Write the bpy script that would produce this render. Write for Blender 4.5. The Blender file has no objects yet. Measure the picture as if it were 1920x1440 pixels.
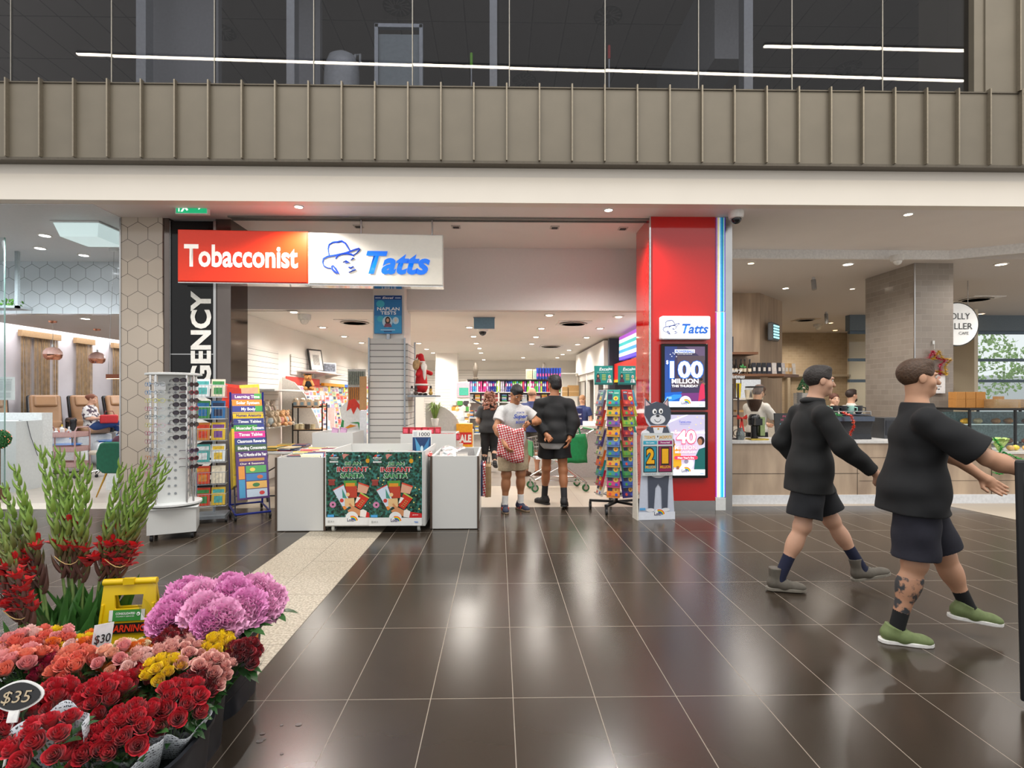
import bpy,bmesh,math,random
import numpy as np
from mathutils import Vector,Matrix,Euler
random.seed(7)
S=bpy.context.scene
COL=S.collection
PI=math.pi
# ------------------------------------------------------------------ camera
FPX,PU,PV,CAMH,YAW=1000.0,954.2,745.0,1.55,math.atan(.0192)
cam=bpy.data.cameras.new('camera');co=bpy.data.objects.new('camera',cam);COL.objects.link(co)
cam.sensor_fit='HORIZONTAL';cam.sensor_width=36;cam.lens=FPX/1920*36
cam.shift_x=(960-PU)/1920;cam.shift_y=(PV-720)/1920
cam.clip_start=.05;cam.clip_end=300
co.location=(0,0,CAMH);co.rotation_euler=(PI/2,0,-YAW)
S.camera=co
# ------------------------------------------------------------------ colour management, world, large lights
S.view_settings.view_transform='Standard';S.view_settings.look='None'
S.view_settings.gamma=1;S.view_settings.use_curve_mapping=False
S.view_settings.exposure=0.0
S.render.film_transparent=False
cy=S.cycles
cy.use_denoising=True
cy.max_bounces=6;cy.diffuse_bounces=3;cy.glossy_bounces=4;cy.transmission_bounces=4;cy.transparent_max_bounces=10
cy.sample_clamp_indirect=4;cy.caustics_reflective=False;cy.caustics_refractive=False
cy.use_adaptive_sampling=True;cy.adaptive_threshold=.02
W=bpy.data.worlds.new('atrium_daylight');S.world=W;W.use_nodes=True
bg=W.node_tree.nodes['Background'];bg.inputs[0].default_value=(1,.99,.975,1);bg.inputs[1].default_value=1.0
def area(name,loc,rot,sx,sy,power,col=(1,1,1),spread=PI):
 l=bpy.data.lights.new(name,'AREA');l.shape='RECTANGLE';l.size=sx;l.size_y=sy;l.energy=power;l.color=col;l.spread=spread
 o=bpy.data.objects.new(name,l);COL.objects.link(o);o.location=loc;o.rotation_euler=rot;return o
area('skylight',(0,-3,20),(0,0,0),26,9,2600,(.95,.97,1))
def spot(name,loc,power,col=(1,.93,.84),ang=140,r=.05,rot=(0,0,0),blend=.6):
 l=bpy.data.lights.new(name,'SPOT');l.energy=power*1.25;l.color=col;l.spot_size=math.radians(ang);l.spot_blend=blend;l.shadow_soft_size=r
 o=bpy.data.objects.new(name,l);COL.objects.link(o);o.location=loc;o.rotation_euler=rot;return o
 # ------------------------------------------------------------------ helpers
def pt(u,v,zc):# photo pixel + distance along the view -> world point
 xc=(u-PU)*zc/FPX;s,c=math.sin(YAW),math.cos(YAW)
 return Vector((xc*c+zc*s,zc*c-xc*s,CAMH-(v-PV)*zc/FPX))
def gp(u,v,z=0.0):return pt(u,v,(CAMH-z)*FPX/(v-PV))
def lin(h):
 h=h.lstrip('#');h=''.join(x*2 for x in h)if len(h)==3 else h;c=[int(h[i:i+2],16)/255 for i in(0,2,4)]
 return tuple(x/12.92 if x<=.04045 else((x+.055)/1.055)**2.4 for x in c)+(1,)
MC={}
def M(h,r=.5,m=0.,n=.08,sc=30.,e=0.,a=1.,bump=0.,coat=0.,t=0.):
 key=(h,r,m,n,sc,e,a,bump,coat,t)
 if key in MC:return MC[key]
 mt=bpy.data.materials.new('m_'+h.lstrip('#'));mt.use_nodes=True;nt=mt.node_tree;N=nt.nodes;L=nt.links
 b=N['Principled BSDF'];b.inputs['Roughness'].default_value=r;b.inputs['Metallic'].default_value=m
 b.inputs['Coat Weight'].default_value=coat;b.inputs['Transmission Weight'].default_value=t
 b.inputs['Alpha'].default_value=a
 tc=N.new('ShaderNodeTexCoord');no=N.new('ShaderNodeTexNoise');no.inputs['Scale'].default_value=sc;no.inputs['Detail'].default_value=3
 L.new(tc.outputs['Object'],no.inputs['Vector'])
 mr=N.new('ShaderNodeMapRange');mr.inputs[1].default_value=.3;mr.inputs[2].default_value=.7;mr.inputs[3].default_value=1-n;mr.inputs[4].default_value=1+n
 L.new(no.outputs['Fac'],mr.inputs[0])
 vm=N.new('ShaderNodeVectorMath');vm.operation='SCALE';vm.inputs[0].default_value=lin(h)[:3]
 L.new(mr.outputs[0],vm.inputs['Scale']);L.new(vm.outputs[0],b.inputs['Base Color'])
 if e:
  b.inputs['Emission Color'].default_value=lin(h);b.inputs['Emission Strength'].default_value=e
  mt.cycles.emission_sampling='AUTO'
 if bump:
  bp=N.new('ShaderNodeBump');bp.inputs['Strength'].default_value=bump;bp.inputs['Distance'].default_value=.01
  L.new(no.outputs['Fac'],bp.inputs['Height']);L.new(bp.outputs[0],b.inputs['Normal'])
 MC[key]=mt;return mt
def glassmat(name,tint=(1,1,1),refl=.04,rough=0.):
 mt=bpy.data.materials.new(name);mt.use_nodes=True;N=mt.node_tree.nodes;L=mt.node_tree.links
 out=N['Material Output'];N.remove(N['Principled BSDF'])
 tr=N.new('ShaderNodeBsdfTransparent');tr.inputs[0].default_value=(*tint,1)
 gl=N.new('ShaderNodeBsdfGlossy');gl.inputs['Roughness'].default_value=rough
 fr=N.new('ShaderNodeLayerWeight');fr.inputs[0].default_value=.5
 pw=N.new('ShaderNodeMath');pw.operation='POWER';pw.inputs[1].default_value=5;L.new(fr.outputs['Facing'],pw.inputs[0])
 ad=N.new('ShaderNodeMath');ad.operation='MULTIPLY_ADD';ad.inputs[1].default_value=.85;ad.inputs[2].default_value=refl;ad.use_clamp=True
 L.new(pw.outputs[0],ad.inputs[0])
 mx=N.new('ShaderNodeMixShader');L.new(ad.outputs[0],mx.inputs[0]);L.new(tr.outputs[0],mx.inputs[1]);L.new(gl.outputs[0],mx.inputs[2]);L.new(mx.outputs[0],out.inputs[0])
 return mt
class MB:
 """collects shapes into one mesh"""
 def __init__(s):s.v=[];s.f=[];s.mi=[];s.X=Matrix.Identity(4)
 def add(s,vs,fs,m=0):
  b=len(s.v);X=s.X
  s.v+=[tuple(X@Vector(p))for p in vs];s.f+=[tuple(b+i for i in f)for f in fs];s.mi+=[m]*len(fs);return s
 def box(s,c,d,m=0,R=None):
  x,y,z=d[0]/2,d[1]/2,d[2]/2
  vs=[Vector((i*x,j*y,k*z))for i in(-1,1)for j in(-1,1)for k in(-1,1)]
  if R is not None:vs=[R@p for p in vs]
  c=Vector(c)
  return s.add([p+c for p in vs],[(0,1,3,2),(4,6,7,5),(0,4,5,1),(2,3,7,6),(0,2,6,4),(1,5,7,3)],m)
 def b2(s,a,b,m=0):return s.box([(a[i]+b[i])/2 for i in range(3)],[abs(b[i]-a[i])for i in range(3)],m)
 def tube(s,pts,r,n=8,m=0,caps=True):
  pts=[Vector(p)for p in pts];rs=r if isinstance(r,(list,tuple))else[r]*len(pts)
  vs=[];fs=[];up=None
  for i,p in enumerate(pts):
   t=(pts[min(i+1,len(pts)-1)]-pts[max(i-1,0)]);t=t.normalized()if t.length>1e-9 else Vector((0,0,1))
   if up is None:up=t.orthogonal().normalized()
   else:
    up=up-t*up.dot(t);up=up.normalized()if up.length>1e-6 else t.orthogonal().normalized()
   w=t.cross(up)
   for k in range(n):
    a=2*PI*k/n;vs.append(p+(up*math.cos(a)+w*math.sin(a))*rs[i])
  for i in range(len(pts)-1):
   for k in range(n):fs.append((i*n+k,i*n+(k+1)%n,(i+1)*n+(k+1)%n,(i+1)*n+k))
  if caps:fs.append(tuple(reversed(range(n))));fs.append(tuple((len(pts)-1)*n+k for k in range(n)))
  return s.add(vs,fs,m)
 def cyl(s,a,b,r,r2=None,n=16,m=0):return s.tube([a,b],[r,r if r2 is None else r2],n,m)
 def lathe(s,prof,c=(0,0,0),n=20,m=0,sx=1,sy=1):
  vs=[];fs=[];c=Vector(c)
  for r,z in prof:
   for k in range(n):a=2*PI*k/n;vs.append(c+Vector((r*sx*math.cos(a),r*sy*math.sin(a),z)))
  for i in range(len(prof)-1):
   for k in range(n):fs.append((i*n+k,i*n+(k+1)%n,(i+1)*n+(k+1)%n,(i+1)*n+k))
  if prof[0][0]>1e-4:fs.append(tuple(reversed(range(n))))
  if prof[-1][0]>1e-4:fs.append(tuple((len(prof)-1)*n+k for k in range(n)))
  return s.add(vs,fs,m)
 def ball(s,c,r,n=12,m=0,R=None):
  r=(r,r,r)if not isinstance(r,(list,tuple))else r;vs=[];fs=[];c=Vector(c);h=n//2+1
  for i in range(h+1):
   t=PI*i/h
   for k in range(n):
    a=2*PI*k/n;p=Vector((r[0]*math.sin(t)*math.cos(a),r[1]*math.sin(t)*math.sin(a),r[2]*math.cos(t)))
    vs.append(c+((R@p)if R is not None else p))
  for i in range(h):
   for k in range(n):fs.append((i*n+k,(i+1)*n+k,(i+1)*n+(k+1)%n,i*n+(k+1)%n))
  return s.add(vs,fs,m)
 def prism(s,p2,y0,y1,m=0,ax='y'):
  """2D outline (x,z) extruded from y0 to y1"""
  n=len(p2)
  f={'y':lambda a,b,t:(a,t,b),'x':lambda a,b,t:(t,a,b),'z':lambda a,b,t:(a,b,t)}[ax]
  vs=[f(a,b,y0)for a,b in p2]+[f(a,b,y1)for a,b in p2]
  fs=[tuple(range(n)),tuple(reversed(range(n,2*n)))]+[(i,n+i,n+(i+1)%n,(i+1)%n)for i in range(n)]
  return s.add(vs,fs,m)
 def quad(s,a,b,c,d,m=0):return s.add([a,b,c,d],[(0,1,2,3)],m)
 def build(s,name,mats,parent=None,smooth=False,bevel=0.,loc=None,rz=0.):
  me=bpy.data.meshes.new(name);me.from_pydata(s.v,[],s.f)
  for mt in(mats if isinstance(mats,(list,tuple))else[mats]):me.materials.append(mt)
  if s.mi:me.polygons.foreach_set('material_index',s.mi)
  bm=bmesh.new();bm.from_mesh(me);bmesh.ops.recalc_face_normals(bm,faces=bm.faces);bm.to_mesh(me);bm.free()
  if smooth:
   me.polygons.foreach_set('use_smooth',[True]*len(me.polygons))
   try:me.set_sharp_from_angle(angle=math.radians(smooth if smooth is not True else 45))
   except Exception:pass
  o=bpy.data.objects.new(name,me);COL.objects.link(o)
  if parent:o.parent=parent
  if loc is not None:o.location=loc
  o.rotation_euler.z=rz
  if bevel:
   bv=o.modifiers.new('bevel','BEVEL');bv.width=bevel;bv.segments=2;bv.limit_method='ANGLE';bv.angle_limit=math.radians(40)
  return o
def struct(o):o['kind']='structure';return o
def tag(o,label,cat,group=None,kind=None):
 o['label']=label;o['category']=cat
 if group:o['group']=group
 if kind:o['kind']=kind
 return o
def thing(name,label,cat,loc=(0,0,0),rz=0,group=None):
 o=bpy.data.objects.new(name,None);o.empty_display_size=.1;COL.objects.link(o);o.location=loc;o.rotation_euler=(0,0,rz)
 return tag(o,label,cat,group)
def dup(root,loc=None,rz=None,label=None,group=None,parent=None,rot=None,scale=None,swap=None):
 c=root.copy();COL.objects.link(c)
 if parent is not None:c.parent=parent
 if loc is not None:c.location=loc
 if rz is not None:c.rotation_euler=(0,0,rz)
 if rot is not None:c.rotation_euler=rot
 if scale is not None:c.scale=(scale,)*3 if not isinstance(scale,(tuple,list))else scale
 if label:c['label']=label
 if group:c['group']=group
 for ch in list(root.children):dup(ch,parent=c,swap=swap)
 if swap and c.type=='MESH' and c.material_slots:
  for sl in c.material_slots:
   if sl.material and sl.material.name in swap:sl.link='OBJECT';sl.material=swap[sl.material.name]
 return c
def txt(parent,s,mat,loc,h,w=None,bold=0.,shear=0.,ext=.0015,align='CENTER',R=None,name='lettering',sy=1.):
 """writing standing on the plane facing -Y of its parent; h = cap height, w = forced width"""
 cu=bpy.data.curves.new('txt','FONT');cu.body=s;cu.size=1;cu.extrude=0;cu.offset=bold;cu.shear=shear;cu.resolution_u=3
 cu.align_x='LEFT';o=bpy.data.objects.new('txt',cu);COL.objects.link(o)
 dg=bpy.context.evaluated_depsgraph_get();me=bpy.data.meshes.new_from_object(o.evaluated_get(dg))
 bpy.data.objects.remove(o);bpy.data.curves.remove(cu)
 co_=np.array([v.co[:]for v in me.vertices])if len(me.vertices)else np.zeros((1,3))
 x0,x1=co_[:,0].min(),co_[:,0].max();k=h/.729
 kx=(w/(x1-x0))if w else k
 ox={'CENTER':(x0+x1)/2,'LEFT':x0,'RIGHT':x1}[align]
 for v in me.vertices:v.co=Vector(((v.co.x-ox)*kx,-ext,v.co.y*k*sy))
 me.materials.clear();me.materials.append(mat)
 o=bpy.data.objects.new(name,me);COL.objects.link(o);o.parent=parent
 o.location=loc
 if R is not None:o.rotation_euler=R
 return o
def lerp(a,b,t):return a+(b-a)*t
rnd=random.uniform
# ------------------------------------------------------------------ structure materials
def nodemat(name):
 mt=bpy.data.materials.new(name);mt.use_nodes=True;return mt,mt.node_tree.nodes,mt.node_tree.links,mt.node_tree.nodes['Principled BSDF']
def mth(N,L,op,a,b=None,c=None,clamp=False):
 n=N.new('ShaderNodeMath');n.operation=op;n.use_clamp=clamp
 for i,x in enumerate((a,b,c)):
  if x is None:continue
  if hasattr(x,'is_output'):L.new(x,n.inputs[i])
  else:n.inputs[i].default_value=x
 return n.outputs[0]
def planar(N,L):
 tc=N.new('ShaderNodeTexCoord');sp=N.new('ShaderNodeSeparateXYZ');L.new(tc.outputs['Object'],sp.inputs[0])
 return tc,mth(N,L,'ADD',sp.outputs[0],sp.outputs[1]),sp.outputs[2],sp
def mixc(N,L,fac,a,b):
 n=N.new('ShaderNodeMix');n.data_type='RGBA'
 L.new(fac,n.inputs[0])
 for x,s in((a,n.inputs[6]),(b,n.inputs[7])):
  if hasattr(x,'is_output'):L.new(x,s)
  else:s.default_value=x
 return n.outputs[2]
def edge(N,L,x,per,off,w):
 """1 within w of the lines x = off + k*per"""
 t=mth(N,L,'DIVIDE',mth(N,L,'SUBTRACT',x,off),per)
 f=mth(N,L,'ABSOLUTE',mth(N,L,'SUBTRACT',mth(N,L,'FRACT',mth(N,L,'ADD',t,.5)),.5))
 return mth(N,L,'LESS_THAN',f,w/per)
def noise(N,L,tc,sc,det=3,vec=None,stretch=None):
 n=N.new('ShaderNodeTexNoise');n.inputs['Scale'].default_value=sc;n.inputs['Detail'].default_value=det
 src=tc.outputs['Object']
 if stretch:
  mp=N.new('ShaderNodeMapping');mp.inputs['Scale'].default_value=stretch;L.new(src,mp.inputs[0]);src=mp.outputs[0]
 L.new(src,n.inputs['Vector']);return n.outputs['Fac']
def cellrand(N,L,x,y,px,py,ox,oy):
 fx=mth(N,L,'FLOOR',mth(N,L,'DIVIDE',mth(N,L,'SUBTRACT',x,ox),px));fy=mth(N,L,'FLOOR',mth(N,L,'DIVIDE',mth(N,L,'SUBTRACT',y,oy),py))
 cb=N.new('ShaderNodeCombineXYZ');L.new(fx,cb.inputs[0]);L.new(fy,cb.inputs[1])
 wn=N.new('ShaderNodeTexWhiteNoise');L.new(cb.outputs[0],wn.inputs[0]);return wn.outputs[0]
def m_tile(name,c1,c2,grout,px,py,ox,oy,w,rough,gr_rough=.6,speck=None,stagger=0):
 mt,N,L,b=nodemat(name);tc=N.new('ShaderNodeTexCoord');sp=N.new('ShaderNodeSeparateXYZ');L.new(tc.outputs['Object'],sp.inputs[0])
 x,y=sp.outputs[0],sp.outputs[1]
 if stagger:
  col=mth(N,L,'FLOOR',mth(N,L,'DIVIDE',mth(N,L,'SUBTRACT',x,ox),px));y=mth(N,L,'ADD',y,mth(N,L,'MULTIPLY',col,stagger))
 g=mth(N,L,'MAXIMUM',edge(N,L,x,px,ox,w),edge(N,L,y,py,oy,w))
 r=cellrand(N,L,x,y,px,py,ox,oy)
 no=noise(N,L,tc,3,5)
 f=mth(N,L,'MULTIPLY_ADD',r,.55,mth(N,L,'MULTIPLY',no,.45),clamp=True)
 c=mixc(N,L,f,lin(c1),lin(c2))
 if speck:
  s=noise(N,L,tc,speck[0],2);s2=mth(N,L,'MULTIPLY',mth(N,L,'SUBTRACT',s,.4),4,clamp=True)
  c=mixc(N,L,s2,lin(speck[1]),c)
 c=mixc(N,L,g,c,lin(grout));L.new(c,b.inputs['Base Color'])
 rr=mth(N,L,'ADD',mth(N,L,'MULTIPLY',no,.05),rough-.025)
 L.new(mth(N,L,'MAXIMUM',rr,mth(N,L,'MULTIPLY',g,gr_rough)),b.inputs['Roughness'])
 return mt
MFLOOR=m_tile('dark_floor_tile','#332b23','#3e352c','#8d8376',.423,.846,.074,2.749,.0022,.235)
MSTRIPE=m_tile('speckled_stone','#bdb29f','#c9bfac','#857c6e',.42,.85,-2.18,2.94,.003,.42,speck=(60,'#9a8f7d'),stagger=.425)
MLIGHT=m_tile('pale_stone_floor','#a89d8d','#b5a999','#8f8576',.9,.9,.3,7.52,.002,.4)
def m_plank(name,c1,c2,joint,pw,pl,rough,axis=0,st=(1,12,12),w=.0015):
 mt,N,L,b=nodemat(name);tc=N.new('ShaderNodeTexCoord');sp=N.new('ShaderNodeSeparateXYZ');L.new(tc.outputs['Object'],sp.inputs[0])
 a,c_=(sp.outputs[0],sp.outputs[1])if axis==0 else(sp.outputs[1],sp.outputs[0])
 row=mth(N,L,'FLOOR',mth(N,L,'DIVIDE',c_,pw));aa=mth(N,L,'ADD',a,mth(N,L,'MULTIPLY',row,.37*pl))
 g=mth(N,L,'MAXIMUM',edge(N,L,aa,pl,0,w),edge(N,L,c_,pw,0,w))
 r=cellrand(N,L,aa,c_,pl,pw,0,0);no=noise(N,L,tc,2.2,6,stretch=st)
 f=mth(N,L,'MULTIPLY_ADD',r,.4,mth(N,L,'MULTIPLY',no,.6),clamp=True)
 c=mixc(N,L,g,mixc(N,L,f,lin(c1),lin(c2)),lin(joint));L.new(c,b.inputs['Base Color']);b.inputs['Roughness'].default_value=rough
 return mt
MSHOPFLOOR=m_plank('grey_wood_floor','#6f675f','#8d857c','#5b554e',.2,1.3,.36)
MSALONFLOOR=m_plank('pale_wood_floor','#a39a8e','#bdb4a8','#8c8378',.2,1.3,.3)
MCAFEFLOOR=m_plank('cafe_floor','#988a7a','#b3a594','#7c6a55',.3,.6,.35)
def m_wood(name,c1,c2,st=(1,1,.12),sc=7,rough=.45,knots=True):
 mt,N,L,b=nodemat(name);tc=N.new('ShaderNodeTexCoord');no=noise(N,L,tc,sc,7,stretch=st)
 no2=noise(N,L,tc,1.7,3,stretch=(1,1,.35))
 f=mth(N,L,'MULTIPLY',mth(N,L,'SUBTRACT',mth(N,L,'ADD',mth(N,L,'MULTIPLY',no,.7),mth(N,L,'MULTIPLY',no2,.5)),.35),2.2,clamp=True)
 L.new(mixc(N,L,f,lin(c1),lin(c2)),b.inputs['Base Color']);b.inputs['Roughness'].default_value=rough;return mt
MOAK=m_wood('limed_oak','#8f7a67','#c0a98f')
MOAKX=m_wood('limed_oak_front','#8a7665','#c2ac94',st=(.9,1,.2),sc=6)
MWALNUT=m_wood('brown_shelf_wood','#4f3321','#83583a',st=(.12,1,1))
def m_hex(name,s,c1,c2,grout,w,rough=.12):
 mt,N,L,b=nodemat(name);tc,u,v,sp=planar(N,L)
 px=mth(N,L,'DIVIDE',u,s);py=mth(N,L,'DIVIDE',v,s);R3=math.sqrt(3)
 def part(ox,oy):
  ax=mth(N,L,'SUBTRACT',mth(N,L,'FRACT',mth(N,L,'ADD',px,ox)),.5)
  ay=mth(N,L,'MULTIPLY',mth(N,L,'SUBTRACT',mth(N,L,'FRACT',mth(N,L,'ADD',mth(N,L,'DIVIDE',py,R3),oy)),.5),R3)
  d=mth(N,L,'MAXIMUM',mth(N,L,'ABSOLUTE',ax),mth(N,L,'ADD',mth(N,L,'MULTIPLY',mth(N,L,'ABSOLUTE',ax),.5),mth(N,L,'MULTIPLY',mth(N,L,'ABSOLUTE',ay),R3/2)))
  return d
 d=mth(N,L,'MINIMUM',part(0,0),part(.5,.5));g=mth(N,L,'GREATER_THAN',d,.5-w/s)
 no=noise(N,L,tc,2,2)
 L.new(mixc(N,L,g,mixc(N,L,no,lin(c1),lin(c2)),lin(grout)),b.inputs['Base Color']);b.inputs['Roughness'].default_value=rough
 return mt
MHEX=m_hex('hexagon_tile',.275,'#b3a697','#bdb0a1','#2e2b29',.0028)
MHEXW=m_hex('white_hexagon_tile',.275,'#c9d0d4','#d3d9dc','#4c5558',.0028)
def m_brick(name,c1,c2,mortar,bw=.2,bh=.1,rough=.14):
 mt,N,L,b=nodemat(name);tc,u,v,sp=planar(N,L);cb=N.new('ShaderNodeCombineXYZ');L.new(u,cb.inputs[0]);L.new(v,cb.inputs[1])
 bt=N.new('ShaderNodeTexBrick');L.new(cb.outputs[0],bt.inputs['Vector']);bt.inputs['Scale'].default_value=1
 bt.inputs['Color1'].default_value=lin(c1);bt.inputs['Color2'].default_value=lin(c2);bt.inputs['Mortar'].default_value=lin(mortar)
 bt.inputs['Mortar Size'].default_value=.0035;bt.inputs['Brick Width'].default_value=bw;bt.inputs['Row Height'].default_value=bh
 L.new(bt.outputs['Color'],b.inputs['Base Color']);b.inputs['Roughness'].default_value=rough
 bp=N.new('ShaderNodeBump');bp.inputs['Strength'].default_value=.5;bp.inputs['Distance'].default_value=.004;bp.invert=True
 L.new(bt.outputs['Fac'],bp.inputs['Height']);L.new(bp.outputs[0],b.inputs['Normal']);return mt
MBRICK=m_brick('grey_metro_tile','#8f867d','#999086','#a49b91')
MBRICKW=m_brick('beige_metro_tile','#a8977f','#b1a088','#bdac94')
def m_slat(name,c,groove,per=.1,w=.006,off=0.,rough=.4):
 mt,N,L,b=nodemat(name);tc,u,v,sp=planar(N,L);g=edge(N,L,v,per,off,w)
 L.new(mixc(N,L,g,lin(c),lin(groove)),b.inputs['Base Color']);b.inputs['Roughness'].default_value=rough;return mt
MSLATW=m_slat('white_slatwall','#e4e0da','#8a857c',.1,.004)
MSLATG=m_slat('grey_slatwall','#c9c6c1','#5b5955',.1,.006)
def m_grid(name,c,line,px,py,w=.012):
 mt,N,L,b=nodemat(name);tc=N.new('ShaderNodeTexCoord');sp=N.new('ShaderNodeSeparateXYZ');L.new(tc.outputs['Object'],sp.inputs[0])
 g=mth(N,L,'MAXIMUM',edge(N,L,sp.outputs[0],px,0,w),edge(N,L,sp.outputs[1],py,0,w))
 L.new(mixc(N,L,g,lin(c),lin(line)),b.inputs['Base Color']);b.inputs['Roughness'].default_value=.8;return mt
MCEILT=m_grid('ceiling_tile','#a19b96','#5c5855',.6,1.2)
MWHITE=M('#e6e2dc',.55,n=.02);MCEIL=M('#ebe5e1',.6,n=.015,sc=2);MSHOPW=M('#efebe4',.55,n=.015,sc=2)
MSHOPC=M('#efe9e1',.6,n=.015,sc=2)
MPANEL=M('#766e60',.45,m=.2,n=.05,sc=3);MRIB=M('#8d8475',.4,m=.6);MDARK=M('#3a3834',.5)
MSTEEL=M('#b9b9b9',.22,m=1.,n=.05,sc=4);MCHROME=M('#d8d8d8',.08,m=1.);MDKCHROME=M('#6f6763',.1,m=1.,n=.06,sc=3)
MBLACK=M('#08080a',.12,n=.1,coat=.2);MBLACK.node_tree.nodes['Principled BSDF'].inputs['Specular IOR Level'].default_value=.25
MBLK=M('#141416',.45);MRUB=M('#1b1b1d',.6)
MALU=M('#9fa6ad',.35,m=.7);MPLW=M('#dfe1e0',.35,n=.03);MLAM=M('#cfcfcc',.3,n=.03,sc=200);MRED=M('#c4110f',.1,n=.02,coat=.6)
# ------------------------------------------------------------------ floors
def slab(name,x0,y0,x1,y1,z,mt,t=.004):return struct(MB().b2((x0,y0,z-t),(x1,y1,z)).build(name,mt))
slab('floor',-16,-4,16,7.52,0,MFLOOR,.1)
slab('floor_stone_stripe',-2.18,-4,-1.34,7.52,.002,MSTRIPE)
slab('floor_threshold',-4.6,7.52,3.3,9.33,0,MLIGHT,.1)
slab('floor_shop',-4.6,9.33,3.3,22,0,MSHOPFLOOR,.1)
slab('floor_salon_threshold',-14,7.52,-4.6,7.95,0,M('#c9c1b5',.35),.1)
slab('floor_salon',-14,7.95,-4.6,20,0,MSALONFLOOR,.1)
slab('floor_cafe',3.3,7.52,18,24,0,MCAFEFLOOR,.1)
struct(MB().prism([(6.4,7.53),(6.55,6.6),(7.0,5.6),(8.2,4.4),(16,4.4),(16,7.53)],.0,.003,ax='z').build('floor_pale_apron',MLIGHT))
# ------------------------------------------------------------------ facade above the shops
ZC=4.03
b=MB();b.b2((-16,6.8,ZC),(16,6.95,4.52));struct(b.build('wall_bulkhead',M('#e6ded2',.5,n=.015,sc=2)))
struct(MB().b2((-16,6.7,4.52),(16,7.2,4.6)).build('trim_shadow_gap',MDARK))
XR0=(581-954.2)*6.64/1000+.127;RS=.4085 # rib spacing
struct(MB().b2((-16,6.68,4.5),(16,6.9,5.42)).build('wall_upper',MPANEL))
b=MB()
for k in range(-40,40):
 x=XR0+k*RS
 if-15<x<15:b.b2((x-.009,6.625,4.5),(x+.009,6.685,5.46))
struct(b.build('trim_panel_ribs',MRIB))
struct(MB().b2((-16,6.66,4.47),(16,6.9,4.503)).b2((-16,6.665,5.42),(16,6.92,5.436)).build('trim_panel_edges',M('#5d564b',.4,m=.4)))
xj=pt(1835,0,6.75).x
b=MB().b2((xj,6.7,5.436),(xj+.13,7.6,9.5)).b2((xj+.13,6.68,5.436),(16,6.9,9.5));struct(b.build('wall_upper_right',MPANEL))
b=MB()
for k in range(2,12):
 x=xj+.13+k*RS-.41
 b.b2((x-.009,6.625,5.44),(x+.009,6.685,9.5))
struct(b.build('trim_panel_ribs_right',MRIB))
# upper glazing, one pane each
MG=glassmat('dark_glass',(.7,.7,.72),.03)
gx=[pt(u,100,6.78).x for u in(-330,-147,37,220,408,591,774,955,1135,1312,1490,1664)]+[xj]
for i in range(len(gx)-1):
 cx,w=(gx[i]+gx[i+1])/2,gx[i+1]-gx[i]-.012
 o=MB().box((0,0,0),(w,.012,4.1)).build('window_%d'%(i+1),MG);o.location=(cx,6.78,5.4+2.05)
 o.rotation_euler=(rnd(-.0012,.0012),0,rnd(-.0008,.0008));struct(o)
b=MB()
for x in gx[:-1]:b.b2((x-.006,6.77,5.43),(x+.006,6.80,9.5))
struct(b.build('trim_glass_joints',M('#8c8880',.3,m=.6)))
# structure seen through the glass
b=MB()
for u0,u1,zc in((255,273,7.3),(537,552,7.2),(918,932,7.1),(1395,1412,7.2)):
 p=pt(u0,0,zc);q=pt(u1,0,zc);b.b2((p.x,p.y,5.4),(q.x,p.y+.16,8.3))
struct(b.build('trim_upper_mullions',M('#a3a8ac',.35,m=.5)))
struct(MB().b2((-16,7.0,5.1),(16,16,5.3)).build('floor_upper',M('#6b655f',.7)))
struct(MB().b2((-16,6.95,8.3),(16,16,8.4)).build('ceiling_upper',MCEILT))
b=MB();b.b2((-16,15.9,5.3),(16,16,8.3))
struct(b.build('wall_upper_back',M('#6e6a68',.7)))
b=MB()
for u0,u1,zc in((273,408,7.7),(552,600,7.9)):
 p=pt(u0,0,zc);q=pt(u1,0,zc);b.b2((p.x,p.y,5.3),(q.x,p.y+.1,8.3))
struct(b.build('wall_upper_partition',M('#8d8f92',.6)))
p=pt(1340,110,8.2);q=pt(1395,110,8.2)
b=MB().b2((p.x,p.y,p.z),(q.x,p.y+3,8.3));struct(b.build('wall_upper_duct',M('#9a9da0',.6)))
p=pt(1130,0,9.2)
# LED lines hung in the atrium above the camera; the glass mirrors them
for x0,x1,y,z in((-10.4,12.2,.2,9.8),(6.3,11.6,1.0,9.86)):
 t=thing('linear_light','long glowing linear light mirrored in the upper windows'+(', the single full-width lower line' if x0<0 else ', the short upper line at the right'),'light',((x0+x1)/2,y,z))
 t.rotation_euler.y=.019 if x0<0 else .012
 w=x1-x0
 MB().box((0,0,.035),(w,.09,.06)).build('housing',MALU,t);MB().box((0,0,-.002),(w,.08,.02)).build('diffuser',M('#fff3dd',.4,e=55),t)
 bb=MB()
 for k in range(7):bb.cyl((-w/2+w*k/6,0,.06),(-w/2+w*k/6,0,4),.004,n=5)
 bb.build('cable',MSTEEL,t)
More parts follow.
